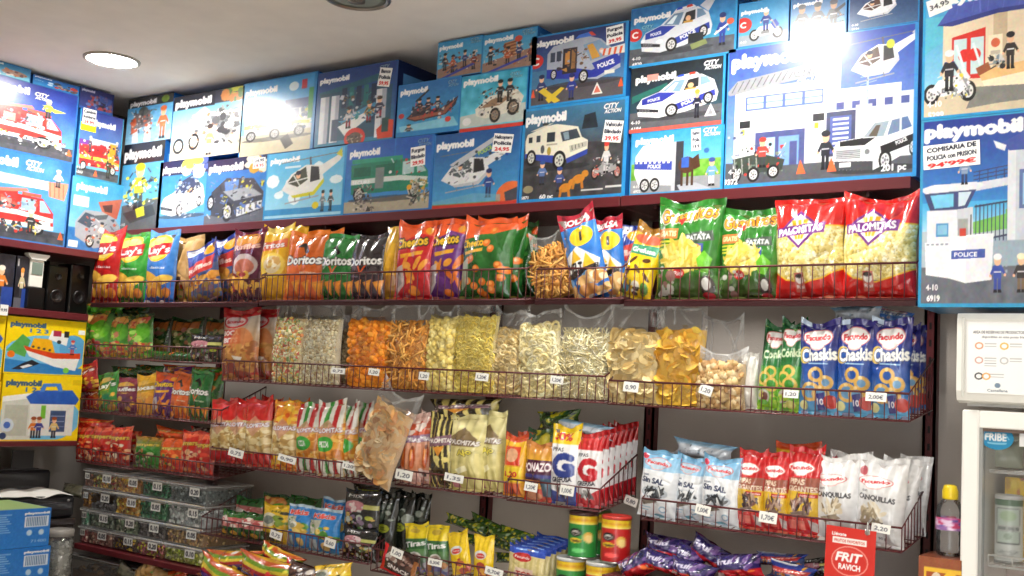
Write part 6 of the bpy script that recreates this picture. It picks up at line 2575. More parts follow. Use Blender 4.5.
def ptag(px, py, text, wpx=13, hpx=9, rot=0, off=-.012, label=None):
    Y = BAS_Y + off
    p = PY(px, py, Y)
    w = PY(px + wpx / 2, py, Y)[0] - PY(px - wpx / 2, py, Y)[0]
    h = PY(px, py - hpx / 2, Y)[2] - PY(px, py + hpx / 2, Y)[2]
    a = Art(26, 18, (240, 240, 234))
    a.text(text, .5, .52, .4, (84, 86, 98), wid=.66, bold=1, rot=random.uniform(-4, 4))
    m = MB()
    g = a.done()
    ny, nx = g.shape[:2]
    yy, xx = np.mgrid[0:ny, 0:nx]
    P = np.zeros((ny, nx, 3))
    P[..., 0] = (xx / (nx - 1) - .5) * w
    P[..., 2] = (yy / (ny - 1) - .5) * h
    P[..., 1] = .004 * (xx / (nx - 1) - .5) ** 2 - .002
    m.grid(P, g)
    P2 = P.copy()
    P2[..., 1] += .0012
    m.grid(P2, (225, 225, 220), flip=True)
    o = m.build('price_tag', 'paper', None, p, (math.radians(-6), math.radians(rot), 0))
    c = MB()
    c.tube([(0, 0, h * .36), (0, -.004, h * .52), (0, .006, h * .6), (0, .011, h * .5)], .0012, 4, (60, 50, 50))
    c.build('wire_clip', 'metal', o)
    return tag(o, label, 'price tag', 'handwritten price tags on the baskets')
# ------------------------------------------------------------------ upper row
G1 = 'foil packets of the upper row'
bag('red potato crisp packet with yellow disc at the far end of the upper row', 95, 229, 122, 302, art_lays((196, 36, 30), (150, 26, 30)), rot=2, group=G1, k=1.8)
bag('green potato crisp packet between the red and the blue one', 120, 233, 149, 302, art_lays((60, 160, 50), (30, 120, 45)), y=.05, rot=2, group=G1, k=1.8)
bag('light blue potato crisp packet right of the green one', 148, 231, 177, 302, art_lays((80, 150, 220), (40, 100, 190)), rot=1, group=G1, k=1.8)
bag('crumpled gold packet behind the tilted blue one', 173, 236, 202, 302, art_plain_gold, y=.085, rot=0, group=G1, wr=1.8)
bag('blue ridged crisp packet leaning to the side', 190, 244, 219, 301, art_ruffles, y=.045, rot=-16, group=G1, k=1.8)
bag('blue ridged crisp packet standing behind the tilted one', 214, 236, 238, 300, art_ruffles, y=.1, rot=-10, group=G1, k=1.8)
bag('dark purple ham flavour packet with a grey oval', 233, 230, 264, 301, art_purple_ham, y=.05, group=G1, k=1.8)
bag('yellow corn snack packet left of the orange tortilla chips', 262, 226, 292, 300, art_yellow_pan, y=.055, group=G1, k=1.6)
bag('pale yellow packet rising behind the yellow corn packet', 272, 221, 306, 296, art_yellow_pan, y=.12, group=G1)
bag('orange tortilla chip packet', 287, 232, 326, 299, art_doritos((226, 118, 36), (214, 90, 40), (236, 150, 50)), y=.045, rot=2, group=G1, k=1.6)
bag('orange tortilla chip packet behind the first orange one', 303, 230, 341, 297, art_doritos((226, 118, 36), (214, 90, 40), (236, 150, 50)), y=.12, group=G1)
bag('green tortilla chip packet', 322, 234, 356, 299, art_doritos((42, 132, 60), (36, 110, 50), (232, 140, 50)), y=.05, rot=2, group=G1, k=1.6)
bag('black tortilla chip packet', 350, 234, 386, 299, art_doritos((44, 42, 46), (60, 44, 56), (236, 150, 60)), y=.055, group=G1, k=1.6)
bag('narrow yellow packet seen edge on beside the red puff packet', 386, 221, 402, 298, art_yellow_edge, y=.07, group=G1, yaw=0, seal=False)
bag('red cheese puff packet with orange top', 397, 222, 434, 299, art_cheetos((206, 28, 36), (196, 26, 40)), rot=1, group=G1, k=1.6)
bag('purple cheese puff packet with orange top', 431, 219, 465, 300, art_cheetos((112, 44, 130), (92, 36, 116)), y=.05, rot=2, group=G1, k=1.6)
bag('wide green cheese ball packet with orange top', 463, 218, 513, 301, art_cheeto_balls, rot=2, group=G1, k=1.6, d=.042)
bag('wide green cheese ball packet behind the front one', 476, 217, 524, 298, art_cheeto_balls, y=.115, rot=2, group=G1, d=.036)
bag('dark green packet in the shade beside the clear bag of fries', 506, 222, 536, 298, art_green_dark, y=.17, group=G1)
cbag('clear bag of straw fries between the green and blue packets', 534, 230, 574, 299, 'stick', [(226, 160, 70), (236, 180, 90), (206, 134, 50)], 110, y=.06, fill=.74, rot=-14, group='clear bags of loose snacks', align=0)
bag('blue corn triangle packet with yellow disc, front one', 566, 209, 602, 303, art_bolsa_blue, y=.04, rot=-17, group=G1, k=1.6)
bag('blue corn triangle packet with yellow disc, rear one', 596, 216, 624, 299, art_bolsa_blue, y=.09, rot=-7, group=G1, k=1.6)
bag('dark blue packet in the shade left of the yellow packet', 618, 225, 640, 297, art_ruffles, y=.16, group=G1)
bag('yellow packet with brown dots leaning left of the green worm snacks', 628, 225, 660, 299, art_yellow_dots, y=.055, rot=16, group=G1, k=1.6)
bag('large green worm snack bag, taller left one', 658, 200, 722, 300, art_gusanitos, y=.05, d=.045, rot=1, group=G1, k=1.6)
bag('large green worm snack bag next to the red popcorn', 721, 208, 779, 300, art_gusanitos, y=.055, d=.045, group=G1, k=1.6, rot=1)
bag('large red popcorn bag, left one of the pair', 776, 199, 844, 300, art_palomitas, y=.055, d=.05, rot=-2, group=G1, k=1.6, ear=1.8, full=.95)
bag('large red popcorn bag, right one of the pair', 843, 195, 917, 299, art_palomitas, y=.055, d=.05, rot=1, group=G1, k=1.6, ear=1.6, full=.95)

# ------------------------------------------------------------------ second row, clear bags
G2 = 'foil packets of the second row'
bag('red and white crunchy corn bag at the left end of the clear bags', 223, 308, 259, 385, art_bocabits, y=.045, group=G2, k=1.5, rot=-3)
bag('red and white crunchy corn bag behind the first one', 251, 309, 277, 384, art_bocabits, y=.1, group=G2, k=1.4, rot=-3)
cbag('clear bag of coloured cereal puffs', 275, 302, 306, 388, 'puff', [(240, 230, 184), (236, 222, 160), (244, 238, 206), (240, 232, 190), (240, 226, 170), (150, 186, 110), (232, 150, 90), (222, 110, 90), (240, 196, 90)], 460, fill=.82)
cbag('clear bag of white popcorn', 304, 303, 342, 390, 'puff', [(240, 230, 196), (246, 240, 216), (226, 210, 166), (238, 226, 186), (196, 172, 124)], 520, y=.05, fill=.8, rot=-1)
cbag('clear bag of speckled brown puffs behind the popcorn', 334, 309, 360, 389, 'puff', [(176, 150, 104), (130, 104, 70), (196, 176, 134)], 240, y=.11, fill=.74)
cbag('clear bag of thick orange cheese curls', 350, 305, 393, 391, 'curl', [(240, 140, 24), (246, 156, 40), (226, 120, 16)], 150, y=.05, fill=.82, rot=-1, align=.12, d=.04)
cbag('clear bag of thin orange sticks', 389, 303, 431, 394, 'stick', [(232, 160, 64), (240, 178, 84), (214, 136, 44)], 150, y=.05, fill=.76)
cbag('clear bag of pale yellow balls', 429, 304, 458, 395, 'ball', [(236, 214, 120), (242, 224, 140), (226, 200, 100)], 110, y=.05, fill=.86)
cbag('clear bag of small yellow rings', 455, 303, 498, 397, 'ring', [(236, 212, 96), (242, 222, 120), (224, 196, 76)], 230, y=.052, fill=.86)
cbag('clear bag of beige shell snacks behind the pale rings', 494, 309, 528, 398, 'bigring', [(232, 206, 140), (224, 190, 116), (238, 216, 160)], 110, y=.07, fill=.76)
cbag('clear bag of large pale rings leaning left', 521, 311, 562, 400, 'bigring', [(240, 226, 168), (234, 216, 148), (244, 234, 190)], 130, y=.045, fill=.84, rot=-5)
cbag('clear bag of thin white potato straws', 562, 310, 611, 404, 'straw', [(240, 228, 180), (232, 216, 156), (246, 238, 206)], 330, y=.055, fill=.76)
cbag('clear bag of pale potato crisps', 610, 304, 662, 407, 'chip', [(232, 204, 134), (238, 216, 156), (220, 186, 110)], 90, y=.05, fill=.72, d=.045)
cbag('clear bag of bright yellow potato crisps', 656, 304, 706, 409, 'chip', [(240, 186, 50), (246, 200, 70), (226, 164, 36)], 90, y=.055, fill=.76, d=.045)
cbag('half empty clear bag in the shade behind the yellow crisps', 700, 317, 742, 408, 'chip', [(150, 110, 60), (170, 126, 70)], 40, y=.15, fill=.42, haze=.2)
cbag('low clear bag of cracked corn and nuts', 698, 350, 746, 411, 'nut', [(222, 190, 130), (206, 166, 104), (232, 206, 156), (186, 140, 84)], 110, y=.04, fill=.78, d=.036, topw=.34)
bag('white foil packet seen edge on beside the low nut bag', 741, 352, 758, 413, art_whitefilm, y=.06, group=G2, d=.02)
G2b = 'dark blue ring snack bags of the second row'
bag('green corn packet leaning at the left of the blue ring snacks', 761, 323, 789, 413, art_green_corn, y=.06, rot=5, group=G2, k=1.5)
bag('green corn packet tucked beside the first blue ring snack bag', 780, 320, 805, 414, art_green_corn, y=.05, rot=2, group=G2, k=1.5)
bag('dark blue ring snack bag, left one at the basket front', 800, 320, 839, 417, art_chaskis(), y=.04, group=G2b, k=1.6, rot=0)
bag('dark blue ring snack bag, middle one at the basket front', 837, 319, 875, 419, art_chaskis(), y=.045, group=G2b, k=1.6, rot=1)
bag('dark blue ring snack bag, right one at the basket front', 871, 318, 911, 421, art_chaskis(), y=.045, group=G2b, k=1.6, rot=1)
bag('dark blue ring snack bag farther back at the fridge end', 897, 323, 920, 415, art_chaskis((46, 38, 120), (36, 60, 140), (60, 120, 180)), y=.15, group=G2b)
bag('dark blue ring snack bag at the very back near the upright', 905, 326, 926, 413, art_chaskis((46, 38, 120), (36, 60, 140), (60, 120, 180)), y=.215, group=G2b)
bag('light blue bag lying flat on top of the dark blue ring snacks', 833, 305, 882, 323, art_lilac, y=.1, d=.03, snap=False, rot=-4, group=G2, taper=.2, seal=False)
bag('second blue bag lying behind the flat one', 872, 307, 912, 326, art_chaskis((60, 110, 190), (70, 120, 200), (90, 150, 210)), y=.13, d=.03, snap=False, rot=14, group=G2, taper=.2, seal=False)

# second row, far end
G3 = 'small packets at the far end of the rack'
bag('bright green packet with golden snacks, leftmost', 86, 310, 112, 361, art_green_gold, group=G3, k=1.8, d=.028)
bag('bright green packet with golden snacks, second from the left', 111, 314, 130, 362, art_green_gold, y=.05, group=G3, k=1.8, d=.028)
bag('bright green packet with golden snacks, tilted third one', 128, 314, 153, 363, art_green_gold, y=.045, group=G3, k=1.8, rot=-6, d=.028)
bag('dull green packet with a brown band, left one', 147, 318, 169, 360, art_brown_green, y=.14, group=G3, d=.028)
bag('dull green packet with a brown band, middle one', 171, 318, 202, 361, art_brown_green, y=.14, group=G3, d=.028, k=1.6)
bag('dull green packet with a brown band, right one', 205, 318, 229, 361, art_brown_green, y=.14, group=G3, d=.028)
bag('green packet lying across the tops of the bright green ones', 86, 302, 124, 317, art_green_gold, y=.07, group=G3, snap=False, d=.03, taper=.2, seal=False)
bag('dark green packet lying behind on the bright green ones', 118, 304, 150, 318, art_green_dark, y=.11, group=G3, snap=False, d=.03, taper=.2, seal=False)
bag('dark green packet lying flat in the shade of the basket', 152, 351, 200, 363, art_green_dark, y=.04, group=G3, snap=False, d=.03, taper=.2, seal=False)
bag('dark brown packet with a white folded top', 190, 334, 222, 366, art_black, y=.03, group=G3, d=.018, k=1.8)

M1 = art_matutano((196, 36, 34), (160, 30, 40), "Lay's")
bag('small red crisp packet tilted over the yellow carton edge', 77, 363, 98, 392, M1, y=.03, group=G3, rot=-14, k=2, d=.022)
bag('small red crisp packet below the tilted one', 84, 385, 104, 416, M1, y=.06, group=G3, k=1.6, d=.022)
bag('small green crisp packet tilted right of the red one', 99, 372, 119, 413, art_matutano((60, 150, 60), (40, 130, 60), "Lay's"), y=.04, group=G3, rot=-10, k=1.8, d=.022)
bag('small pink ridged crisp packet', 116, 377, 139, 415, art_matutano((150, 50, 80), (100, 40, 80), 'Ruffles'), y=.05, group=G3, k=1.8, d=.022)
bag('small yellow and orange packet with a torn looking top', 137, 374, 157, 417, art_matutano((236, 180, 40), (226, 150, 60), 'Bocas'), y=.045, group=G3, rot=-5, k=1.8, d=.022)
bag('small purple packet with a red band', 154, 372, 176, 418, art_cheetos((100, 40, 120), (90, 36, 110)), y=.04, group=G3, rot=3, k=1.8, d=.024)
bag('small orange tortilla chip packet', 172, 372, 192, 419, art_doritos((226, 100, 36), (214, 90, 40), (236, 150, 50)), y=.045, group=G3, rot=3, k=1.8, d=.024)
bag('small green tortilla chip packet', 189, 370, 211, 420, art_doritos((40, 120, 56), (30, 100, 50), (232, 140, 50)), y=.045, group=G3, rot=4, k=1.8, d=.024)
bag('small dark green packet at the right end of that basket', 207, 371, 223, 418, art_green_dark, y=.07, group=G3, d=.024)
bag('small dark packet lying on top of the mixed packets, left', 112, 366, 142, 378, art_green_dark, y=.08, group=G3, snap=False, d=.025, taper=.2, seal=False)
bag('small green packet lying on top of the mixed packets, middle', 136, 364, 164, 377, art_green_dark, y=.09, group=G3, snap=False, d=.025, taper=.2, seal=False)
bag('small purple packet lying on top of the mixed packets', 164, 364, 194, 376, art_cheetos((120, 40, 120), (90, 36, 110)), y=.1, group=G3, snap=False, d=.025, taper=.2, seal=False)
bag('small green packet lying on top at the right', 193, 366, 222, 378, art_green_gold, y=.1, group=G3, snap=False, d=.025, taper=.2, seal=False)

G4 = 'red packets at the far end of the third row'
bag('red corn snack packet, leftmost beside the yellow cartons', 77, 425, 96, 464, art_red_cheetos, y=.04, group=G4, k=1.9, d=.026)
bag('red corn snack packet, second from the left', 93, 425, 113, 466, art_red_cheetos, y=.04, group=G4, k=1.9, d=.026)
bag('red corn snack packet, third with a bright crease', 109, 426, 131, 468, art_red_cheetos, y=.045, group=G4, k=1.9, d=.026)
bag('red corn snack packet behind the third one', 121, 430, 140, 466, art_red_cheetos, y=.11, group=G4, k=1.4, d=.026)
bag('red packet lying on top of the red corn snacks', 78, 418, 112, 430, art_red_cheetos, y=.06, group=G4, snap=False, d=.025, taper=.2, seal=False)
bag('half green half gold packet next to the red ones', 135, 436, 162, 472, art_green_jump, y=.04, group=G4, k=1.9, d=.026)
bag('orange corn snack packet above the candy tubs', 160, 438, 184, 475, art_orange, y=.04, group=G4, k=1.9, d=.026)
bag('orange corn snack packet lying on top', 156, 427, 184, 441, art_orange, y=.07, group=G4, snap=False, d=.026, taper=.2, rot=5, seal=False)
bag('red packet with a yellow spot', 182, 430, 199, 476, art_red_cheetos, y=.05, group=G4, k=1.6, d=.024)
bag('red packet edge on beside the red popcorn', 197, 432, 215, 478, art_red_cheetos, y=.05, group=G4, k=1.6, d=.024)
bag('dark red packet lying with its white label up', 191, 426, 212, 440, art_redpack, y=.08, group=G4, snap=False, d=.02, taper=.2, seal=False)

# ------------------------------------------------------------------ third row, middle
G5 = 'small popcorn bags of the third row'
PS = art_palo_small((206, 36, 34), None)
bag('small red topped popcorn bag, leftmost of its row', 211, 399, 236, 466, PS, y=.04, group=G5, k=1.6, rot=-2)
bag('small red topped popcorn bag, second from the left', 228, 398, 253, 468, PS, y=.05, group=G5, k=1.6, rot=-1)
bag('small red topped popcorn bag, third with a bright corner', 246, 398, 272, 471, PS, y=.045, group=G5, k=1.6, rot=-4)
bag('small red topped popcorn bag behind the third one', 259, 397, 280, 466, PS, y=.12, group=G5)
bag('small orange patterned popcorn bag', 273, 400, 298, 475, art_palo_small((236, 150, 40), None), y=.045, group=G5, k=1.6)
bag('small orange patterned popcorn bag behind', 286, 399, 307, 470, art_palo_small((236, 150, 40), None), y=.12, group=G5)
STR = [(232, 232, 222), (190, 40, 44), (238, 236, 226), (60, 150, 60)]
PZ = art_palo_small(None, STR, badge='PIZZA', body=[(236, 170, 70), (226, 150, 50), (244, 196, 100), (206, 124, 40)])
bag('red, white and green striped popcorn bag, left one', 297, 402, 321, 478, PZ, y=.05, group=G5, k=1.6, rot=-3)
bag('red, white and green striped popcorn bag, front middle one', 318, 400, 345, 481, PZ, y=.04, group=G5, k=1.6, rot=-3)
bag('red, white and green striped popcorn bag, third one', 341, 403, 358, 480, PZ, y=.07, group=G5, k=1.4, rot=-3)
bag('red, white and green striped popcorn bag, rear one', 355, 401, 373, 476, PZ, y=.12, group=G5, k=1.4, rot=-3)
cbag('clear bag of pale fried snacks leaning out of its basket', 366, 387, 406, 492, 'chip', [(226, 176, 104), (236, 200, 140), (206, 140, 74), (240, 216, 170)], 80, y=.006, rot=21, fill=.8, d=.045, haze=.1)
bag('white and pink crisp bag with orange puffs, left one', 403, 412, 424, 487, art_bombas, y=.045, group=G5, k=1.5, rot=3)
bag('white and pink crisp bag with orange puffs, right one', 418, 410, 436, 488, art_bombas, y=.06, group=G5, k=1.5, rot=2)
bag('black and yellow zebra striped popcorn bag', 430, 413, 457, 493, art_zebra, y=.04, group=G5, k=1.6, rot=-2)
bag('zebra striped bag lying across the tops of the yellow bags', 432, 397, 500, 424, art_zebra, y=.1, group=G5, k=1.6, snap=False, d=.06, taper=.2, seal=False, rot=-3)
bag('pale yellow popcorn bag in front with a folded top', 451, 414, 485, 497, art_palo_yellow, y=.04, group=G5, k=1.6, rot=-1, d=.04)
bag('pale yellow popcorn bag standing behind the folded one', 479, 410, 505, 497, art_palo_yellow, y=.07, group=G5, k=1.5, d=.036)

G6 = 'seed packets of the third row'
bag('yellow and red packet at the left of the seed packets', 505, 434, 527, 492, art_yellowred, y=.04, group=G6, k=1.6, d=.026)
bag('yellow packet with a price flash behind the purple one', 517, 431, 534, 489, art_yellowred, y=.09, group=G6, d=.026)
bag('purple packet with white capital lettering', 526, 442, 554, 496, art_ponazo, y=.035, group=G6, k=1.6, d=.028)
bag('olive packet standing behind the purple one', 527, 428, 554, 490, art_greenpile, y=.09, group=G6, d=.026)
bag('white seed packet with a big blue letter and yellow top', 552, 425, 580, 498, art_g((40, 60, 140), (244, 208, 30), '30%'), y=.035, group=G6, k=1.8, d=.028)
GR = art_g((196, 30, 44), (206, 40, 44))
o = bag('white seed packet with a big red letter, front of its row', 577, 432, 602, 500, GR, y=.035, group=G6, k=1.8, d=.022, behind=6, dy=.036,
        blabel=['white and red seed packet, %s behind the front one' % q for q in ('first', 'second', 'third', 'fourth', 'fifth', 'last')])
bag('dark green bag lying on top of the seed packets', 539, 409, 580, 429, art_greenpile, y=.12, group=G6, snap=False, d=.04, taper=.2, seal=False, rot=-6)
bag('white and pale blue bag lying on top of the red lettered seed packets', 556, 421, 610, 435, art_lilac, y=.09, group=G6, snap=False, d=.035, taper=.2, seal=False, rot=6)

G7 = 'sunflower seed bags beside the fridge'
bag('light blue and white seed bag, leftmost', 641, 450, 678, 524, art_sinsal, y=.04, group=G7, k=1.8, rot=4, d=.03)
bag('light blue and white seed bag, second from the left', 675, 455, 706, 528, art_sinsal, y=.06, group=G7, k=1.8, rot=3, d=.03)
bag('light blue and white seed bag, third and widest', 702, 457, 741, 532, art_sinsal, y=.04, group=G7, k=1.8, rot=3, d=.034)
bag('silver and light blue packet lying on top of the light blue seed bags', 675, 441, 733, 459, art_lilac, y=.1, group=G7, snap=False, d=.035, taper=.2, seal=False, rot=5)
bag('red giant seed bag, left one', 738, 449, 766, 537, art_gigante, y=.045, group=G7, k=1.7, rot=2, d=.03)
bag('red giant seed bag, middle one', 764, 451, 791, 539, art_gigante, y=.045, group=G7, k=1.7, rot=1, d=.03)
bag('red giant seed bag, right one with a crumpled top', 788, 446, 823, 542, art_gigante, y=.045, group=G7, k=1.7, rot=1, d=.034, wr=1.5)
bag('white seed bag with a creased shoulder, left one', 816, 455, 861, 547, art_canquillas, y=.045, group=G7, k=1.7, rot=-4, d=.036, wr=1.4)
bag('white seed bag near the fridge, front right one', 857, 457, 906, 552, art_canquillas, y=.045, group=G7, k=1.7, rot=3, d=.04, wr=1.2)
bag('white bag rising behind the left white seed bag', 830, 446, 872, 536, art_canquillas, y=.12, group=G7, d=.036, wr=1.5, seal=False)
bag('grey white seed bag behind the front right one', 880, 457, 918, 546, art_canquillas, y=.13, group=G7, k=1.3, rot=5, d=.034)
bag('grey white seed bag at the very back near the upright', 897, 455, 929, 542, art_canquillas, y=.2, group=G7, k=1.3, rot=5, d=.03)
bag('orange topped packet peeking over the red giant seed bags', 775, 442, 820, 520, art_yellowred, y=.15, group=G7, d=.03)

# ------------------------------------------------------------------ bottom row
G8 = 'packets of the bottom row'
bag('green and pink nut packet, leftmost front one', 222, 510, 243, 552, art_greenpink, y=.04, group=G8, k=1.8, d=.026)
bag('green and pink nut packet, second front one', 241, 512, 264, 555, art_greenpink, y=.04, group=G8, k=1.8, d=.026)
bag('green and pink nut packet farther back, left', 235, 497, 262, 545, art_greenpink, y=.13, group=G8, k=1.4, d=.026)
bag('green packet farther back above the yellow one', 262, 494, 292, 545, art_green_gold, y=.16, group=G8, d=.026)
bag('green packet farther back behind the blue ones', 290, 496, 320, 546, art_greenpink, y=.17, group=G8, d=.026)
bag('yellow maize packet between the green and the blue ones', 263, 504, 288, 557, art_nutsyellow, y=.045, group=G8, k=1.7, d=.026)
bag('blue corn nut packet, left one', 288, 504, 312, 559, art_bluekik, y=.045, group=G8, k=1.8, d=.028)
bag('blue corn nut packet, right one', 310, 508, 340, 563, art_bluekik, y=.04, group=G8, k=1.8, d=.03)
bag('blue corn nut packet behind the right one', 322, 498, 348, 556, art_bluekik, y=.11, group=G8, k=1.2, d=.028)
bag('black nut mix packet with a red edge', 345, 490, 380, 536, art_black, y=.05, group=G8, k=1.7, d=.028, snap=False)
bag('black nut mix packet below the red edged one', 343, 528, 376, 570, art_black, y=.02, group=G8, k=1.7, d=.02)
bag('black packet with a yellow oval, left one', 377, 492, 397, 577, art_black2, y=.09, group=G8, k=1.4, d=.026)
bag('black packet with a yellow oval, middle one', 393, 490, 413, 577, art_black2, y=.12, group=G8, k=1.4, d=.026)
bag('black packet with a yellow oval, right one', 409, 492, 429, 577, art_black2, y=.15, group=G8, k=1.4, d=.026)
bag('dark packet lying on the black nut mixes', 352, 484, 400, 497, art_black2, y=.12, group=G8, snap=False, d=.03, taper=.2, seal=False)
bag('red and black snack pack tilted over the basket front', 382, 549, 417, 577, art_redpack, y=-.035, group=G8, k=1.8, d=.012, rot=12, snap=False, taper=.02)
bag('yellow and green strip packet, left one', 406, 523, 429, 574, art_yellowgreen, y=.045, group=G8, k=1.8, d=.02, rot=-7, snap=False)
bag('yellow and green strip packet, right one', 427, 525, 449, 577, art_yellowgreen, y=.045, group=G8, k=1.8, d=.02, rot=-5, snap=False)
bag('yellow stick packet tilted left', 450, 531, 470, 574, art_yellowstick, y=.04, group=G8, k=1.8, d=.018, rot=-14, snap=False)
bag('yellow stick packet standing upright', 474, 535, 494, 580, art_yellowstick, y=.035, group=G8, k=1.8, d=.018, rot=-2, snap=False)
for i, (l, t, r, b, ro) in enumerate(((446, 518, 486, 529, 8), (456, 524, 500, 534, 10), (470, 520, 512, 531, 14), (486, 530, 520, 541, 12), (494, 540, 528, 552, 6), (496, 552, 528, 563, -6), (458, 534, 492, 546, 4), (500, 528, 534, 545, 8))):
    bag(['green and yellow strip lying at the top of the heap', 'green and yellow strip below the topmost of the heap', 'green strip lying towards the wall', 'olive strip in the middle of the heap', 'olive strip next to the blue topped packets',
         'green strip low beside the blue topped packets', 'green strip behind the upright yellow stick packet', 'short green strip at the right end of the heap'][i], l, t, r, b, art_greenpile, y=.12 + .02 * (i % 3), group=G8, k=1.5, d=.02, rot=ro, snap=False, taper=.15, seal=False)
bag('blue topped salted stick packet, front of its stack', 508, 546, 544, 590, art_topstick, y=.02, group=G8, k=1.8, d=.016, snap=False, rot=3, behind=5, dy=.03,
    blabel=['blue topped salted stick packet, %s in the stack' % q for q in ('second', 'third', 'fourth', 'fifth', 'rearmost')])

# purple and red bags heaped at the bottom right
for i, (l, t, r, b, ro, y) in enumerate(((646, 535, 690, 558, 4, .09), (645, 552, 684, 572, 8, .03), (620, 552, 652, 578, -30, .02), (690, 542, 738, 566, 24, .08), (672, 560, 716, 580, 8, .0), (676, 546, 706, 568, 20, .06), (716, 552, 762, 578, -10, .03))):
    bag(['purple and red jelly bag on top of the heap', 'red sided jelly bag with a white label below the top one', 'purple jelly bag tilted at the left of the heap', 'red edged dark jelly bag sloping to the right',
         'purple jelly bag with white lettering at the bottom edge', 'red jelly bag wedged in the middle of the heap', 'dark purple jelly bag at the right of the heap'][i], l, t, r, b, art_purplered, y=y, group='jelly bags heaped below the seed bags', k=1.6, d=.05, rot=ro, snap=False, taper=.18, seal=False)
for i, (l, t, r, b, ro, y) in enumerate(((758, 552, 806, 566, -4, .1), (770, 562, 815, 582, 6, .05), (800, 556, 840, 580, -14, .12))):
    bag(['dark blue bag lying flat right of the jelly heap', 'dark blue bag at the bottom edge right of the jelly heap', 'dark bag in the shade behind the red cardboard sign'][i], l, t, r, b, art_ruffles if i < 2 else art_black, y=y, group='dark bags below the seed bags', k=1.4, d=.04, rot=ro, snap=False, taper=.18, seal=False)
for i, (l, t, r, b, ro, y) in enumerate(((208, 549, 262, 571, -6, -.10), (200, 562, 252, 590, 12, -.14), (240, 556, 300, 584, 4, -.12), (262, 548, 304, 566, 10, -.04), (316, 562, 352, 590, -12, -.08), (286, 562, 322, 586, 8, -.1))):
    bag(['rainbow striped sweet bag on the left of the heap', 'rainbow striped sweet bag at the bottom edge', 'rainbow striped sweet bag with a purple band in front', 'rainbow sweet bag farther back in the heap', 'yellow sweet bag at the right of the rainbow heap', 'dark red sweet bag between the rainbow and yellow ones'][i],
        l, t, r, b, [art_rainbow, art_rainbow, art_rainbow, art_rainbow, art_nutsyellow, art_redpack][i], y=y, group='sweet bags heaped at the bottom edge', k=1.6, d=.05, rot=ro, snap=False, taper=.18, seal=False)

# ------------------------------------------------------------------ price tags
for (px, py, s, w_, h_, ro, lb) in (
        (338, 371, '0,75', 14, 6, 1, 'price tag under the white popcorn bag'), (374, 372, '1,20', 11, 7, 4, 'price tag under the orange cheese curls'),
        (424, 376, '1,20', 10, 8, 3, 'price tag under the thin orange sticks'), (482, 377, '1,20€', 13, 8, 3, 'price tag under the small yellow rings'),
        (557, 380, '1,20€', 13, 8, 3, 'price tag under the large pale rings'), (631, 387, '0,90', 15, 10, 3, 'price tag under the pale potato crisps'),
        (706, 390, '1,20', 13, 10, 16, 'tilted price tag on the low nut bag'), (791, 394, '1,20', 15, 8, 1, 'price tag under the green corn packets'),
        (876, 397, '2,00€', 21, 9, 1, 'price tag under the dark blue ring snacks'), (236, 453, '0,75', 15, 8, 7, 'price tag under the red topped popcorn'),
        (287, 459, '0,90', 18, 7, 7, 'price tag under the orange patterned popcorn'), (349, 466, '1,20', 13, 7, 6, 'price tag under the striped popcorn bags'),
        (404, 475, '1,20', 17, 10, 4, 'price tag under the white and pink bags'), (454, 478, '1,35', 19, 8, 4, 'price tag under the zebra striped bag'),
        (531, 487, '1,20€', 13, 9, 4, 'price tag under the purple packet'), (567, 490.5, '1,00€', 14, 10, 3, 'price tag under the blue lettered seed packet'),
        (631, 501, '0,80', 13, 9, 14, 'tilted price tag on the end rail of the seed packet basket'), (703, 510, '1,00€', 15, 10, 8, 'price tag under the light blue seed bags'),
        (768, 517.5, '1,70€', 18, 11, 3, 'price tag under the red giant seed bags'), (881, 528.5, '2,20', 19, 9, 4, 'price tag under the white seed bags'),
        (276, 535, '0,75', 12, 8, 8, 'price tag under the yellow maize packet'), (330, 543, '0,60', 11, 9, 6, 'price tag under the blue corn nut packets'),
        (435, 562.5, '0,30€', 14, 7, 2, 'price tag under the yellow and green strips'), (494, 572, '0,70€', 18, 8, 6, 'price tag under the upright yellow stick packet'),
        (397, 553, '1,00', 12, 9, 12, 'price tag on the red and black snack pack')):
    off = -.056 if px == 397 else (-.002 if px == 706 else -.012)
    if px == 631 and py == 501:      # hooked on the end rail of the seed packet basket
        off = PX(px, py, baskets[12][1] + .026)[1] - BAS_Y
    ptag(px, py, s, w_, h_, ro, label=lb, off=off)
# ------------------------------------------------------------------ white fridge with a header sign
def flat_print(name, a, w, h, mat, parent=None, loc=(0, 0, 0), rot=(0, 0, 0), th=.0012, curve=0.0):
    g = a.done()
    ny, nx = g.shape[:2]
    yy, xx = np.mgrid[0:ny, 0:nx]
    P = np.zeros((ny, nx, 3))
    P[..., 0] = (xx / (nx - 1) - .5) * w
    P[..., 2] = (yy / (ny - 1) - .5) * h
    P[..., 1] = curve * (xx / (nx - 1) - .5) ** 2
    m = MB()
    m.grid(P, g, smooth=False)
    P2 = P.copy()
    P2[..., 1] += th
    m.grid(P2, g.mean((0, 1)), flip=True, smooth=False)
    return m.build(name, mat, parent, loc, rot)


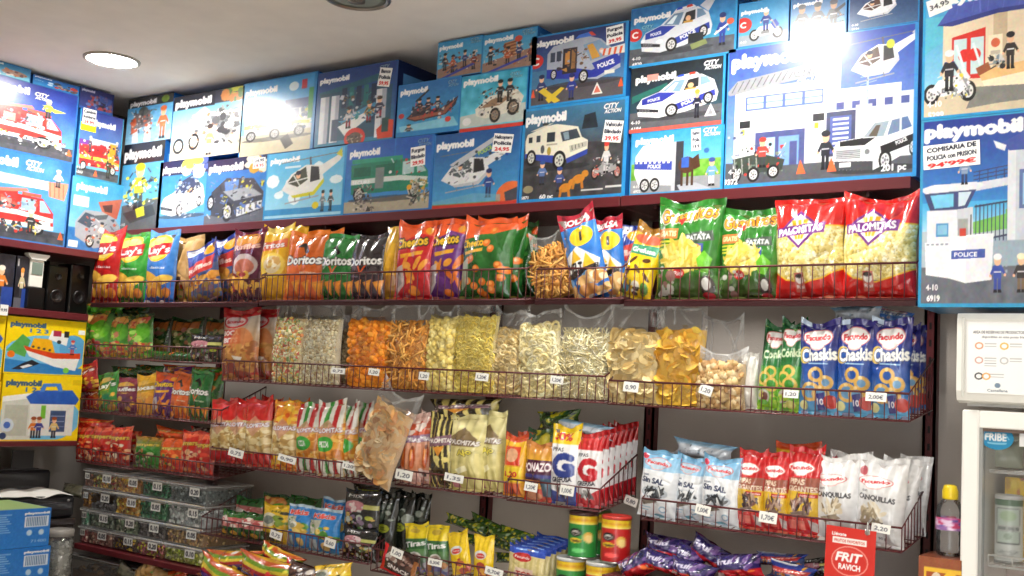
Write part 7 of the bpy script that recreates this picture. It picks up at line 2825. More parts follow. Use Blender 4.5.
FW = (236, 235, 230)
FY = 2.90
fx0, fx1 = PY(961, 480, FY)[0], PY(961, 480, FY)[0] + .60
ZD = PY(975, 410, FY)[2]         # top of the door
ZH0, ZH1 = PY(990, 404, FY)[2], PY(990, 312, FY)[2]
W2 = fx1 - fx0
fr = empty('display_fridge', 'white glass door fridge with a header sign under the police cartons', 'fridge', ((fx0 + fx1) / 2, FY, 0))
YB = 3.27 - FY
m = MB()
for s in (-1, 1):
    m.box((s * (W2 / 2 - .02), (YB + .055) / 2, ZD / 2 + .01), (.04, YB - .055, ZD - .02), FW)
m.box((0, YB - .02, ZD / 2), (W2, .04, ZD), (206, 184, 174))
m.box((0, (YB + .05) / 2, .09), (W2 - .08, YB - .06, .18), FW)
m.box((0, (YB + .05) / 2, (ZD + ZH1) / 2 + .005), (W2, YB - .05, ZH1 - ZD - .01), FW)
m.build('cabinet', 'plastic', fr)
# header: rounded white canopy with a sheet of instructions
m = MB()
prof = [(.055, ZH0 + .004), (.02, ZH0), (-.004, ZH0 + .006), (-.012, ZH0 + .03), (-.012, ZH1 - .02), (-.006, ZH1 - .004), (.055, ZH1)]
V = [(x, y, z) for x in (-W2 / 2 - .012, W2 / 2 + .012) for (y, z) in prof]
n = len(prof)
F = [(k, k + 1, n + k + 1, n + k) for k in range(n - 1)] + [tuple(range(n))[::-1], tuple(n + k for k in range(n))]
m.add(V, F, (240, 239, 232))
hd = m.build('header_sign', 'plastic', fr)
a = Art(430, 150, (244, 244, 242))
a.text('AREA DE RESERVAS DE PRODUCTOS E IMAGEN', .16, .15, .036, (90, 90, 95), wid=.26, bold=2)
a.text('disponibles en este punto frio', .15, .215, .03, (120, 120, 125), wid=.17, bold=1)
for (x, y, c) in ((.055, .34, (214, 150, 110)), (.055, .54, (205, 160, 150)), (.055, .76, (60, 60, 60)), (.085, .76, (226, 170, 100)), (.155, .34, (232, 180, 80)), (.155, .54, (190, 190, 190)), (.3, .34, (214, 150, 110)), (.3, .54, (170, 190, 200)), (.44, .34, (190, 150, 90))):
    a.ring(x, y, .05, .018, c, (244, 244, 242))
    for k in range(4 if (x, y) == (.055, .54) else 2): a.line(x + .022, y - .03 + k * .035, x + .07, y - .03 + k * .035, .012, (176, 176, 178))
a.text('Castellana', .13, .95, .035, (110, 120, 130), wid=.08, bold=1)
a.ell(.13, .88, .012, .035, (120, 140, 160))
flat_print('instruction_sheet', a, W2 - .02, ZH1 - ZH0 - .05, 'paper', hd, (0.0, -.0136, (ZH0 + ZH1) / 2))
for x in (-W2 / 2 + .004, W2 / 2 - .004):
    m = MB()
    m.box((x, -.015, (ZH0 + ZH1) / 2), (.006, .006, ZH1 - ZH0 - .03), (214, 214, 208))
    m.build('sheet_holder', 'plastic', hd)
# door: frame, gasket, glass
ZG = PY(1000, 429, FY)[2]
xg = PY(978.5, 480, FY)[0] - fx0
m = MB()
z0 = .2
for s in (-1, 1):
    m.box((s * (W2 / 2 - xg / 2), .025, (z0 + ZD) / 2), (xg, .05, ZD - z0), (242, 241, 236), bev=.004)
m.box((0, .025, (ZG + ZD) / 2), (W2 - 2 * xg, .049, ZD - ZG), (242, 241, 236), bev=.003)
m.box((0, .025, z0 + .05), (W2 - 2 * xg, .049, .1), (242, 241, 236), bev=.003)
dr = m.build('door', 'plastic', fr)
m = MB()
for s in (-1, 1):
    m.box((s * (W2 / 2 - xg - .004), .018, (z0 + .1 + ZG) / 2), (.008, .03, ZG - z0 - .1), (150, 152, 150))
m.box((0, .018, ZG - .004), (W2 - 2 * xg - .016, .03, .008), (96, 80, 72))
m.build('gasket', 'plastic', dr)
m = MB()
m.box((0, .022, (z0 + .1 + ZG) / 2), (W2 - 2 * xg - .016, .006, ZG - z0 - .11), (1, 1, 1))
m.c[-1][:] = .03
m.build('door_glass', 'glass', dr)
a = Art(60, 32, (30, 140, 190))
a.text('FRIBE', .46, .46, .3, WH, wid=.62, bold=4)
a.rect(.2, .7, .8, .76, (160, 215, 235))
a.circ(.4, .16, .06, (235, 245, 250)); a.line(.74, .3, .86, .56, .04, (160, 215, 235))
g = a.done()
ps = PY(997, 438, FY + .0175)
sw, sh = PY(1014, 439, FY)[0] - PY(982, 439, FY)[0], PY(1001, 429, FY)[2] - PY(1001, 448, FY)[2]
m = MB()
yy, xx = np.mgrid[0:g.shape[0], 0:g.shape[1]]
P = np.zeros((*g.shape[:2], 3))
ux, uz = xx / (g.shape[1] - 1) * 2 - 1, yy / (g.shape[0] - 1) * 2 - 1
P[..., 0] = ux * np.sqrt(np.clip(1 - uz ** 2 / 2, 0, 1)) * sw / 2 * 1.05
P[..., 2] = uz * np.sqrt(np.clip(1 - ux ** 2 / 2, 0, 1)) * sh / 2 * 1.25
m.grid(P, g)
m.build('oval_sticker', 'card', dr, (ps[0] - (fx0 + fx1) / 2, .0175, ps[2]))
a = Art(20, 24, (240, 240, 240))
a.text('N', .6, .62, .3, (50, 60, 130), bold=3)
p2 = PY(1031, 439, FY + .0175)
flat_print('paper_sticker', a, .052, .04, 'paper', dr, (p2[0] - (fx0 + fx1) / 2, .0175, p2[2]))
# wire shelves inside
zs1 = PY(1000, 566, FY + .06)[2]
zs2 = PY(1000, 470, FY + .12)[2]
for zz in (zs1, zs2):
    m = MB()
    hw = W2 / 2 - .05
    for k in range(4): m.tube([(-hw, .075 + k * .07, zz - .004), (hw, .075 + k * .07, zz - .004)], .003, 5, (235, 235, 230))
    for k in range(18): m.tube([(-hw + 2 * hw * k / 17, .075, zz), (-hw + 2 * hw * k / 17, .30, zz)], .002, 4, (235, 235, 230))
    if zz == zs1:
        m.tube([(-hw, .075, zz + .022), (hw, .075, zz + .022)], .003, 5, (235, 235, 230))
        for k in range(10): m.tube([(-hw + 2 * hw * k / 9, .075, zz), (-hw + 2 * hw * k / 9, .075, zz + .022)], .002, 4, (235, 235, 230))
    m.build('wire_shelf', 'plastic', fr)

# goods behind the glass
def can(name, label, x, y, z, r, h, artf, cat='can', group=None, lid=(205, 206, 204), n=44):
    ny = 40
    a = Art(n, ny)
    artf(a)
    g = a.done()
    m = MB()
    th = np.linspace(0, 2 * math.pi, n + 1)
    gg = np.concatenate([g, g[:, :1]], 1)
    zz = np.linspace(.006, h - .006, ny)
    P = np.stack(np.broadcast_arrays(r * np.cos(th)[None], r * np.sin(th)[None], zz[:, None]), -1)
    m.grid(P, gg)
    t = m.build(name, 'card', None, (x, y, z), (0, 0, math.atan2(-y, -x) - math.pi))
    tag(t, label, cat, group)
    m = MB()
    m.lathe([(r * .97, .006), (r * 1.02, .004), (r * 1.02, 0), (r * .9, .001), (.002, .003)], 28, col=(180, 182, 180))
    m.build('base_rim', 'steel', t)
    m = MB()
    m.lathe([(r * 1.03, h - .008), (r * 1.03, h), (r * .95, h + .003), (r * .9, h + .0005), (.002, h)], 28, col=lid)
    m.build('lid', 'plastic', t)
    return t


def art_tin(a):
    # the front of the can is at u = .5
    a.grad((206, 214, 206), (222, 226, 222))
    a.rect(0, 0, 1, .12, (70, 110, 80))
    a.rect(.35, .16, .65, .72, (70, 84, 78)); a.rect(.36, .18, .64, .7, (196, 212, 200))
    a.ell(.5, .28, .1, .08, (170, 196, 160))
    a.rect(.33, .42, .67, .53, (206, 212, 206)); a.text('DISCOLIN', .5, .475, .06, (50, 60, 58), wid=.26, bold=1)
    a.circ(.5, .6, .05, (150, 170, 150))
    a.text('CERVEZA', .5, .84, .04, (120, 130, 126), wid=.26, bold=1); a.text('ORO', .5, .91, .04, (120, 130, 126), wid=.12, bold=1)


ZC = zs1 + .003
pc = PY(1007, 540, FY + .13)
can('drink_can', 'tall pale green can behind the fridge glass on the lower wire shelf', pc[0] + .004, FY + .13, ZC, .033, PY(1007, 497, FY + .08)[2] - ZC, art_tin, 'can')


def art_yellowbox(a):
    a.rect(0, 0, 1, 1, (226, 190, 40))
    a.spots(0, 0, 1, 1, [(240, 210, 70), (196, 120, 50), (150, 80, 60), (205, 160, 40)], 26, .08)
    a.rect(.5, .2, .9, .6, (190, 110, 60))


zy = PY(1010, 499, FY + .2)[2]
carton('yellow box behind the tall can in the fridge', None, ZC, PY(1010, 477, FY + .2)[2], .14, .08, (pc[0] + .05, FY + .195, ZC), 0, art_yellowbox, 40, 30, (214, 180, 50), 'goods inside the fridge').name = 'food_box'
for i, (dx, c) in enumerate(((-.05, (176, 184, 160)), (.06, (206, 196, 150)))):
    b = MB()
    Pf, Pb = bag_shape(.11, .09, .03, 20, 20, 900 + i, seal if False else .9)
    b.grid(Pf, c); b.grid(Pb, c, flip=True)
    tag(b.build('frozen_packet', 'foil', None, (pc[0] + dx + .02, FY + .19, zs2 + .004), (-.5, 0, .1)), ['pale green packet on the upper wire shelf of the fridge', 'cream packet on the upper wire shelf of the fridge'][i], 'packet', 'goods inside the fridge')

# ------------------------------------------------------------------ red card clipped to the basket
a = Art(92, 96, (212, 52, 44))
a.text('Llévate', .27, .14, .06, WH, wid=.28, bold=2)
a.rect(.14, .2, .82, .31, (244, 236, 232)); a.text('FRUTOS FAVORITOS', .48, .258, .05, (205, 70, 60), wid=.6, bold=2)
a.ell(.5, .62, .37, .28, (236, 150, 140)); a.ell(.5, .62, .345, .255, (216, 60, 50)); a.ell(.46, .6, .3, .2, (222, 76, 64)); a.ell(.5, .65, .32, .21, (212, 52, 44))
a.text('FRIT', .48, .55, .155, WH, wid=.48, bold=2, shear=.2)
a.text('RAVICH', .5, .73, .1, WH, wid=.42, bold=4)
Y = BAS_Y - .05
c0, c1 = PY(825, 560, Y), PY(875, 560, Y)
zt, zb = PY(850, 528, Y)[2], PY(850, 582, Y)[2]
cd = flat_print('promotion_card', a, c1[0] - c0[0], zt - zb, 'card', None, ((c0[0] + c1[0]) / 2, Y, (zt + zb) / 2), (0, math.radians(1.5), 0), th=.0015)
tag(cd, 'red promotion card hanging from the basket of white seed bags', 'card')
m = MB()
hz = (zt - zb) / 2
m.tube([(.042, .0, hz - .012), (.042, -.004, hz + .004), (.042, .004, hz + .02), (.04, .04, hz + .028), (.04, .062, hz + .02)], .0025, 6, (190, 190, 190))
m.box((.042, .001, hz - .004), (.014, .006, .014), (205, 205, 200), bev=.002)
m.build('hanging_clip', 'steel', cd)

# ------------------------------------------------------------------ bottle and box beside the fridge
ZBX = PY(940, 558, 2.9)[2]
bx = PY(940, 566, 2.9)


def art_brownbox(a):
    a.grad((150, 84, 56), (140, 74, 50))
    a.rect(.14, .1, 1, 1, (236, 190, 60)); a.rect(.19, .14, 1, 1, (170, 84, 44))
    a.ell(.42, .28, .16, .14, (225, 205, 190)); a.ell(.42, .28, .1, .09, (205, 120, 80)); a.ell(.74, .26, .2, .14, (240, 196, 60)); a.text('6', .42, .28, .12, WH, bold=3)
    a.text('GIGANTES', .6, .6, .09, (236, 200, 90), wid=.6, bold=3)


tb = carton('brown and yellow box under the clear bottle beside the fridge', None, .0, ZBX - (ZBX - .26), .104, .13, (bx[0], 2.9, ZBX - .26), 0, art_brownbox, 44, 90, (140, 76, 52), 'boxes beside the fridge', k=1.5)
tb.name = 'snack_box'
for k in range(3):
    zz = (ZBX - .26) * k / 3
    carton(['lower box', 'middle box', 'upper box'][k] + ' of the stack under the brown and yellow box', None, 0, (ZBX - .26) / 3 - .001, .108, .14, (bx[0], 2.9, zz), 0, art_brownbox, 44, 50, (120, 70, 50), 'boxes beside the fridge').name = 'snack_box'
xb_, yb_ = PY(949.5, 540, 2.965)[0], 2.965
hb = PY(949.5, 485, 2.965)[2] - ZBX
rb = .0335
bt = empty('water_bottle', 'clear plastic bottle with a yellow cap on the brown box', 'bottle', (xb_, yb_, ZBX))
s_ = hb / .205
m = MB()
prof = [(.004, .004), (.026, .002), (.032, .008), (.0325, .03), (.0305, .036), (.0325, .042), (.0325, .062), (.0305, .068), (.033, .074), (.0335, .11), (.0325, .116), (.0335, .124), (.031, .142), (.024, .156), (.0165, .166), (.0155, .178)]
m.lathe([(r, z * s_) for r, z in prof], 32, col=(1, 1, 1))
m.c[-1][:] = .05
m.build('bottle_body', 'glass', bt)
m = MB()
m.lathe([(.0185, .164 * s_), (.0195, .168 * s_), (.0195, .188 * s_), (.017, .196 * s_), (.0155, .203 * s_), (.01, .206 * s_), (.001, .207 * s_)], 28, col=(236, 206, 30))
m.build('cap', 'plastic', bt)
m = MB()
nl = 40
th = np.linspace(0, 2 * math.pi, nl + 1)
a = Art(nl, 14, (150, 110, 170))
a.spots(0, 0, 1, 1, [(190, 90, 150), (90, 80, 160), (225, 200, 225), (200, 60, 110)], 60, .16)
a.text('ISO', .35, .5, .5, WH, wid=.14, bold=2)
g = a.done()
g = np.concatenate([g, g[:, :1]], 1)
P = np.stack(np.broadcast_arrays(.0342 * np.cos(th)[None], .0342 * np.sin(th)[None], np.linspace(.076 * s_, .112 * s_, 14)[:, None]), -1)
m.grid(P, g)
m.build('bottle_label', 'card', bt)

# ------------------------------------------------------------------ tall crisp cans


def art_can(base, low):
    def f(a):
        a.grad(base, low)
        a.rect(0, 0, 1, .2, (236, 200, 40))
        for k in range(14): a.circ((k + .5) / 14, .12, .035, (222, 160, 40))
        a.rect(0, .19, 1, .22, (246, 226, 120))
        # the front of the can is at u = .5
        a.ell(.42, .42, .075, .1, (30, 28, 28)); a.ell(.42, .43, .05, .055, (235, 232, 226)); a.ell(.42, .44, .035, .03, (60, 50, 46))
        a.ell(.42, .61, .085, .06, (232, 196, 50)); a.text('Pringles', .42, .61, .05, (60, 50, 40), wid=.14, bold=2)
        a.ell(.57, .52, .06, .12, (236, 190, 80)); a.ell(.58, .56, .05, .1, (250, 222, 140))
        a.ell(.46, .84, .08, .06, tuple(min(255, int(c * 1.1 + 50)) for c in base))
        a.ell(.16, .5, .08, .12, (235, 232, 226)); a.ell(.86, .6, .07, .12, (240, 200, 90))
    return f


CG, CR, CY = art_can((60, 150, 70), (40, 140, 60)), art_can((206, 44, 40), (180, 28, 30)), art_can((150, 190, 60), (60, 160, 70))
GC = 'tall crisp cans'
YC = 2.95
zlow, zlid = PY(586, 592, YC)[2], PY(570, 556.5, YC)[2]
hc = zlid - zlow
hcan = PY(586, 513, YC)[2] - zlid
rc = (PY(595.5, 535, YC)[0] - PY(570.5, 535, YC)[0]) / 2
ZS_CAN = zlid - max(hcan, hc) - .004
for (px, py, y, up, art_, lb, lid) in ((583, 535, YC, 1, CG, 'green crisp can standing on top of the lower cans', (70, 40, 40)),
                                       (616, 537, YC + .005, 1, CR, 'red crisp can standing on top of the lower cans', (200, 60, 50)),
                                       (596, 530, YC + .09, 1, CG, 'green crisp can standing behind between the green and the red one', (90, 110, 60)),
                                       (571, 566, YC - .005, 0, CG, 'lower crisp can with a grey lid under the green can, left one', (206, 208, 206)),
                                       (601, 568, YC - .008, 0, CR, 'lower crisp can with a grey lid under the red can', (206, 208, 206)),
                                       (588, 560, YC + .09, 0, CY, 'rear lower crisp can of the stack', (206, 208, 206)),
                                       (615, 560, YC + .075, 0, CR, 'rear lower crisp can at the right of the stack', (206, 208, 206))):
    x = PY(px, py, y)[0]
    can('crisp_can', lb, x, y, zlid + .004 if up else ZS_CAN, rc, hcan - .002 if up else zlid - ZS_CAN - .001, art_, 'crisp can', GC, lid)

# ------------------------------------------------------------------ lower boards under the heaps
def lowboard(label, x0, x1, y0, y1, z):
    t, _ = board('low_shelf', label, x0, x1, y0, y1, z, .03, group='low burgundy shelves of the snack rack')
    for sx in (-1, 1):
        m = MB()
        m.box((sx * ((x1 - x0) / 2 - .04), (y1 - y0) / 2 - .02, -(z - .03) / 2), (.036, .036, z - .031), (74, 28, 32))
        m.build('leg', 'metal', t)


xA, xB = PY(640, 570, BAS_Y)[0], PY(905, 570, BAS_Y)[0]
lowboard('low burgundy shelf under the heap of jelly bags', xA - .1, xB, 2.84, WALL_Y - .05, .975)
lowboard('low burgundy shelf under the crisp cans', PY(552, 570, YC)[0], xA - .11, 2.86, WALL_Y - .05, ZS_CAN - .001)
xR0, xR1 = PY(196, 580, 2.78)[0], PY(362, 580, 2.78)[0]
lowboard('low burgundy shelf under the rainbow sweet bags', xR0, xR1, 2.70, 2.868, .712)

# ------------------------------------------------------------------ candy tubs
YT = 2.90
zt0 = .732
t, _ = board('candy_shelf', 'low burgundy shelf under the candy tubs', PY(75, 545, 2.88)[0], PY(212, 574, 2.88)[0], 2.875, WALL_Y - .05, zt0 - .002, .024, group='low burgundy shelves of the snack rack')
for sx in (-.4, .4):
    m = MB()
    m.add([(sx - .006, .18, 0), (sx - .006, -.1, 0), (sx - .006, .18, -.09), (sx + .006, .18, 0), (sx + .006, -.1, 0), (sx + .006, .18, -.09)],
          [(0, 1, 2), (5, 4, 3), (0, 3, 4, 1), (1, 4, 5, 2), (2, 5, 3, 0)], (74, 28, 32))
    m.build('bracket', 'metal', t)
zr = [zt0, PY(160, 541, YT)[2], PY(160, 522, YT)[2], PY(160, 499, YT)[2], PY(160, 479.5, YT)[2]]
fr_ = [0, .055, .27, .475, .70, 1.0]
xt0, xt1 = [-4.335, -4.335], None
CON = [[[(206, 130, 140), (190, 110, 110), (226, 170, 160)], [(170, 110, 100), (140, 100, 90), (205, 170, 150)], [(90, 60, 50), (70, 50, 50), (226, 180, 60)], [(206, 190, 50), (190, 110, 110), (170, 90, 90)], [(196, 206, 90), (170, 190, 70), (214, 220, 150)]],
       [[(110, 170, 140), (90, 150, 120), (190, 214, 200)], [(110, 130, 110), (90, 100, 90), (160, 170, 150)], [(60, 80, 60), (130, 150, 120), (205, 205, 180)], [(110, 104, 104), (90, 80, 80), (150, 140, 140)], [(206, 176, 120), (190, 150, 100), (150, 120, 100)]],
       [[(196, 140, 50), (160, 110, 50), (120, 80, 40)], [(100, 96, 100), (130, 126, 130)], [(226, 170, 60), (246, 206, 110), (196, 130, 40)], [(60, 130, 90), (80, 150, 100), (110, 150, 120)], [(206, 214, 214), (180, 190, 190), (226, 230, 230)]],
       [[(150, 100, 90), (120, 90, 80), (190, 140, 120)], [(190, 150, 60), (120, 130, 80), (226, 190, 110), (150, 60, 60)], [(206, 140, 50), (226, 170, 80), (170, 100, 40)], [(40, 110, 70), (50, 130, 80), (40, 80, 60)], [(110, 120, 120), (140, 150, 150), (90, 100, 100)]]]
NAMES = [['pink sweets', 'brown and pink sweets', 'dark and gold sweets', 'yellow star sweets', 'yellow green sweets'], ['mint green sweets', 'grey green sweets', 'dark green and white sweets', 'greyish sweets', 'tan sweets'],
         ['amber sweets', 'a few grey sweets', 'bright gold sweets', 'green sweets', 'white sweets'], ['brownish sweets', 'mixed gold sweets', 'orange gold sweets', 'dark green sweets', 'grey wrapped sweets']]
ROWN = ['bottom row', 'second lowest row', 'second highest row', 'top row']
XT = [-4.40, -4.335, -4.155, -3.985, -3.80, -3.555]
for i in range(4):
    for j in range(5):
        x0, x1 = XT[j] + .002, XT[j + 1] - .002
        z0, z1 = zr[i] + .001, zr[i + 1] - .0005
        w, h, d = x1 - x0, z1 - z0, .24
        t = empty('candy_tub', 'clear tub of %s in the %s of tubs' % (NAMES[i][j], ROWN[i]), 'candy tub', ((x0 + x1) / 2, YT, z0), group='clear candy tubs')
        m = MB()
        m.box((0, d / 2, h / 2 - .006), (w, d, h - .012), (1, 1, 1), bev=.006)
        m.c[-1][:] = .03
        m.build('tub_body', 'tub', t)
        m = MB()
        m.box((0, d / 2, h - .006), (w + .002, d + .012, .012), (1, 1, 1), bev=.004)
        m.c[-1][:] = .45
        m.build('tub_lid', 'tub', t)
        r = np.random.default_rng(i * 5 + j)
        m = MB()
        fl = .72 if NAMES[i][j] != 'a few grey sweets' else .35
        m.box((0, d / 2, h * fl * .45), (w * .92, d * .92, h * fl * .84), np.mean(CON[i][j], 0) * .9)
        base = [piece('nut', r) for _ in range(4)]
        for q in range(int(w / .17 * 150) + 20):
            V, F, sm = base[r.integers(4)]
            p = np.array([r.uniform(-.45, .45) * w, r.uniform(.004, .016), r.uniform(.06, fl) * h])
            if r.uniform() < .3: p[0] = .44 * w; p[1] = r.uniform(0.02, d * .9)
            if r.uniform() < .3: p[2] = fl * h; p[1] = r.uniform(.01, d * .9)
            Q = V * .6 @ rotm(r).T + p
            Q[:, 0] = np.clip(Q[:, 0], -w * .475, w * .475); Q[:, 1] = np.clip(Q[:, 1], .004, d - .004); Q[:, 2] = np.clip(Q[:, 2], .003, h - .014)
            m.add(Q, F, np.clip(np.array(CON[i][j][r.integers(len(CON[i][j]))]) * r.uniform(.65, 1.35), 0, 255), smooth=True)
        f = m.build('sweets', 'foil', t)
        f['kind'] = 'stuff'
        a = Art(20, 12, (236, 236, 232))
        a.text(['0,10', '0,05', '0,15', '0,20'][(i + j) % 4], .5, .52, .5, (50, 50, 60), wid=.72, bold=2)
        if w > .1:
            flat_print('tub_label', a, .062, .034, 'paper', t, (w * (.12 if j % 2 else .2), -.0012, h * .62))
        else:
            flat_print('tub_label', a, .034, .026, 'paper', t, (.0, -.0012, h * .62))

# a big low tub and wrapped sweets under the shelf
x0, x1 = PY(70, 565, 2.93)[0], PY(148, 570, 2.93)[0]
zb2 = PY(110, 600, 2.93)[2]
t = empty('candy_tub', 'wide clear tub below the candy shelf at the bottom edge', 'candy tub', ((x0 + x1) / 2, 2.92, zb2), group='clear candy tubs')
w, h, d = x1 - x0, PY(110, 560, 2.93)[2] - zb2, .26
m = MB(); m.box((0, d / 2, h / 2 - .008), (w, d, h - .016), (1, 1, 1), bev=.01); m.c[-1][:] = .14; m.build('tub_body', 'tub', t)
m = MB(); m.box((0, d / 2, h - .008), (w + .01, d + .016, .016), (1, 1, 1), bev=.006); m.c[-1][:] = .5; m.build('tub_lid', 'tub', t)
m = MB()
r = np.random.default_rng(77)
m.box((0, d / 2, h * .3), (w * .92, d * .92, h * .55), (150, 120, 90))
base = [piece('nut', r) for _ in range(4)]
for q in range(160):
    V, F, sm = base[r.integers(4)]
    Q = V * 1.2 + [r.uniform(-.46, .46) * w, r.uniform(.01, d * .95), r.uniform(.1, .66) * h]
    Q[:, 0] = np.clip(Q[:, 0], -w * .48, w * .48); Q[:, 1] = np.clip(Q[:, 1], .005, d - .005); Q[:, 2] = np.clip(Q[:, 2], .003, h - .02)
    m.add(Q, F, [(170, 130, 90), (120, 100, 80), (190, 160, 120)][r.integers(3)], smooth=True)
m.build('sweets', 'foil', t)['kind'] = 'stuff'
b0 = PY(118, 585, 2.92)[0]
lowboard('lowest burgundy shelf under the wide tub and the wrapped sweets', x0, PY(206, 590, 2.92)[0], 2.885, WALL_Y - .05, zb2 - .001)
for i, (px, py, ro, c) in enumerate(((128, 573, 20, (150, 150, 140)), (146, 571, -30, (170, 160, 120)), (163, 577, 10, (140, 120, 110)), (180, 576, -15, (160, 110, 90)), (192, 580, 30, (120, 130, 140)))):
    bag(['dull olive wrapped packet under the candy shelf beside the wide tub', 'pale gold wrapped sweet packet under the candy shelf', 'brownish wrapped sweet packet under the candy shelf', 'reddish wrapped sweet packet under the candy shelf', 'dull olive wrapped packet under the candy shelf nearest the rainbow bags'][i],
        px - 11, py - 9, px + 11, py + 12, art_dusk if i in (0, 4) else art_orange if i == 3 else art_plain_gold, y=-.0 + .01 * i, d=.03, rot=ro, snap=False, taper=.2, seal=False, group='wrapped sweets under the candy shelf')

# ------------------------------------------------------------------ counter end with printer, jar and blue cartons
DK = (46, 34, 32)
ZCN = PX(60, 520, -4.35)[2]
t = empty('counter_cabinet', 'dark brown counter under the printer beside the candy tubs', 'counter', (-4.6, 2.55, 0))
m = MB(); m.box((0, 0, ZCN / 2), (.44, .62, ZCN - .03), DK); m.build('body', 'lam', t)
m = MB(); m.box((0.0, 0, ZCN - .014), (.46, .63, .028), (40, 30, 30), bev=.004); m.build('counter_top', 'lam', t)
m = MB(); m.box((.2225, .0, ZCN * .45), (.006, .56, ZCN * .7), (54, 40, 36), bev=.003); dd = m.build('door', 'lam', t)
m = MB(); m.tube([(.228, .2, ZCN * .62), (.25, .2, ZCN * .62), (.25, .2, ZCN * .72), (.228, .2, ZCN * .72)], .005, 6, (120, 118, 116)); m.build('handle', 'steel', dd)
pr = empty('printer', 'black printer with white paper on the dark counter', 'printer', (-4.56, 2.66, ZCN))
zp = PX(45, 496, -4.40)[2] - ZCN
m = MB(); m.box((0, 0, zp / 2), (.36, .40, zp - .004), (34, 33, 36), bev=.012); m.build('body', 'plastic', pr)
m = MB(); m.box((.182, .1, zp * .55), (.008, .16, zp * .3), (46, 46, 50), bev=.003); m.build('paper_tray', 'plastic', pr)
m = MB(); m.lathe([(.006, 0), (.006, .004), (.001, .005)], 12, col=(150, 150, 150)); m.build('power_button', 'plastic', pr, (.186, .16, zp * .8), (0, math.pi / 2, 0))
m = MB(); m.box((-.07, -.0, zp + .05), (.16, .36, .09), (38, 37, 40), bev=.01); hd2 = m.build('scanner_lid', 'plastic', pr)
m = MB()
m.add([(.02, -.15, zp + .012), (.02, .15, zp + .012), (-.05, .15, zp + .1), (-.05, -.15, zp + .1)], [(0, 1, 2, 3)], (74, 74, 76))
m.add([(.018, -.15, zp + .008), (.018, .15, zp + .008), (-.052, .15, zp + .096), (-.052, -.15, zp + .096)], [(3, 2, 1, 0)], (40, 40, 42))
m.build('control_panel', 'plastic', pr)
m = MB()
m.box((-.10, .1, zp + .13), (.01, .1, .09), (90, 90, 92)); m.build('rear_paper_guide', 'plastic', pr)
ny, nx = 12, 24
yy, xx = np.mgrid[0:ny, 0:nx]
P = np.zeros((ny, nx, 3))
P[..., 0] = (yy / (ny - 1) - .5) * .16
P[..., 1] = (xx / (nx - 1) - .5) * .33
P[..., 2] = .006 * np.sin(xx * .4) * (yy / ny) + .004 * np.cos(xx * .7) + .010
m = MB(); m.grid(P, (236, 234, 228)); P2 = P.copy(); P2[..., 2] -= .0015; m.grid(P2, (226, 224, 218), flip=True)
tag(m.build('paper_sheet', 'paper', None, (-4.46, 2.68, ZCN + zp), (0, math.radians(6), 0)), 'curled white paper sheet lying on the black printer', 'paper')
# bag of dried flowers behind the printer
bag('crumpled greenish packet behind the printer', 64, 483, 82, 497, art_dusk, y=.0, d=.03, snap=False, group='things around the printer', seal=False)
t = empty('monitor', 'black monitor edge at the left border above the printer', 'monitor', (-4.62, 2.33, ZCN))
m = MB(); m.box((.12, .0, .25), (.035, .36, .24), (24, 23, 25), bev=.008); m.build('screen_back', 'plastic', t)
m = MB(); m.box((.12, 0, .07), (.03, .05, .14), (24, 23, 25)); m.build('stand', 'plastic', t)
m = MB(); m.box((.10, 0, .006), (.16, .2, .012), (24, 23, 25), bev=.004); m.build('base', 'plastic', t)

# glass jar
XJ = -4.2
jz0, jz1 = PX(59, 596, XJ)[2], PX(59, 529, XJ)[2]
jy = PX(59, 552, XJ)[1]
rj = (PX(71, 550, XJ)[1] - PX(47, 550, XJ)[1]) / 2
jr = empty('sweet_jar', 'clear jar of pale sweets between the blue cartons and the candy tubs', 'jar', (XJ, jy, jz0), group=None)
hj = jz1 - jz0
m = MB(); m.lathe([(.002, .004), (rj * .9, .002), (rj, .012), (rj, hj * .84), (rj * .9, hj * .92)], 32, col=(1, 1, 1)); m.c[-1][:] = .12; m.build('jar_body', 'glass', jr)
m = MB(); m.lathe([(rj * .96, hj * .9), (rj * .99, hj * .91), (rj * .99, hj * .99), (rj * .9, hj), (.002, hj)], 32, col=(150, 146, 140)); m.build('jar_lid', 'plastic', jr)
m = MB()
m.lathe([(.002, .006), (rj * .82, .006), (rj * .84, hj * .78), (.002, hj * .82)], 20, col=(150, 150, 140))
r = np.random.default_rng(5)
base = [piece('nut', r) for _ in range(4)]
for q in range(260):
    V, F, sm = base[r.integers(4)]
    an = r.uniform(0, 6.283)
    Q = V * .6 + [rj * .84 * math.cos(an), rj * .84 * math.sin(an), r.uniform(.02, hj * .82)]
    m.add(Q, F, np.array([(196, 196, 186), (170, 172, 160), (214, 212, 204)][r.integers(3)]), smooth=True)
m.build('sweets', 'foil', jr)['kind'] = 'stuff'

# flat blue cartons on the counter at the front
def art_bluebox(a):
    a.grad((40, 120, 205), (46, 126, 210))
    for (x, w) in ((.0, .2), (.26, .08), (.44, .2)):
        for k in range(9): a.rect(x + (k % 3) * .008, .12 + k * .055, x + w - (k * 7 % 4) * .015, .145 + k * .055, (130, 180, 230))
    a.circ(.38, .3, .07, (226, 226, 230)); a.circ(.38, .3, .045, (200, 90, 90))
    logo(a, .76, .12, .22, .05)
    a.rect(.76, .2, .98, .48, (214, 226, 238))
    for k in range(12): a.rect(.775 + k * .016, .22, .783 + k * .016, .45, (70, 110, 160))
    for x in (.81, .92): a.circ(x, .62, .08, (150, 196, 232)); a.circ(x, .62, .06, (190, 216, 238))
    a.text('71400', .9, .84, .07, (150, 190, 230), wid=.14, bold=1)


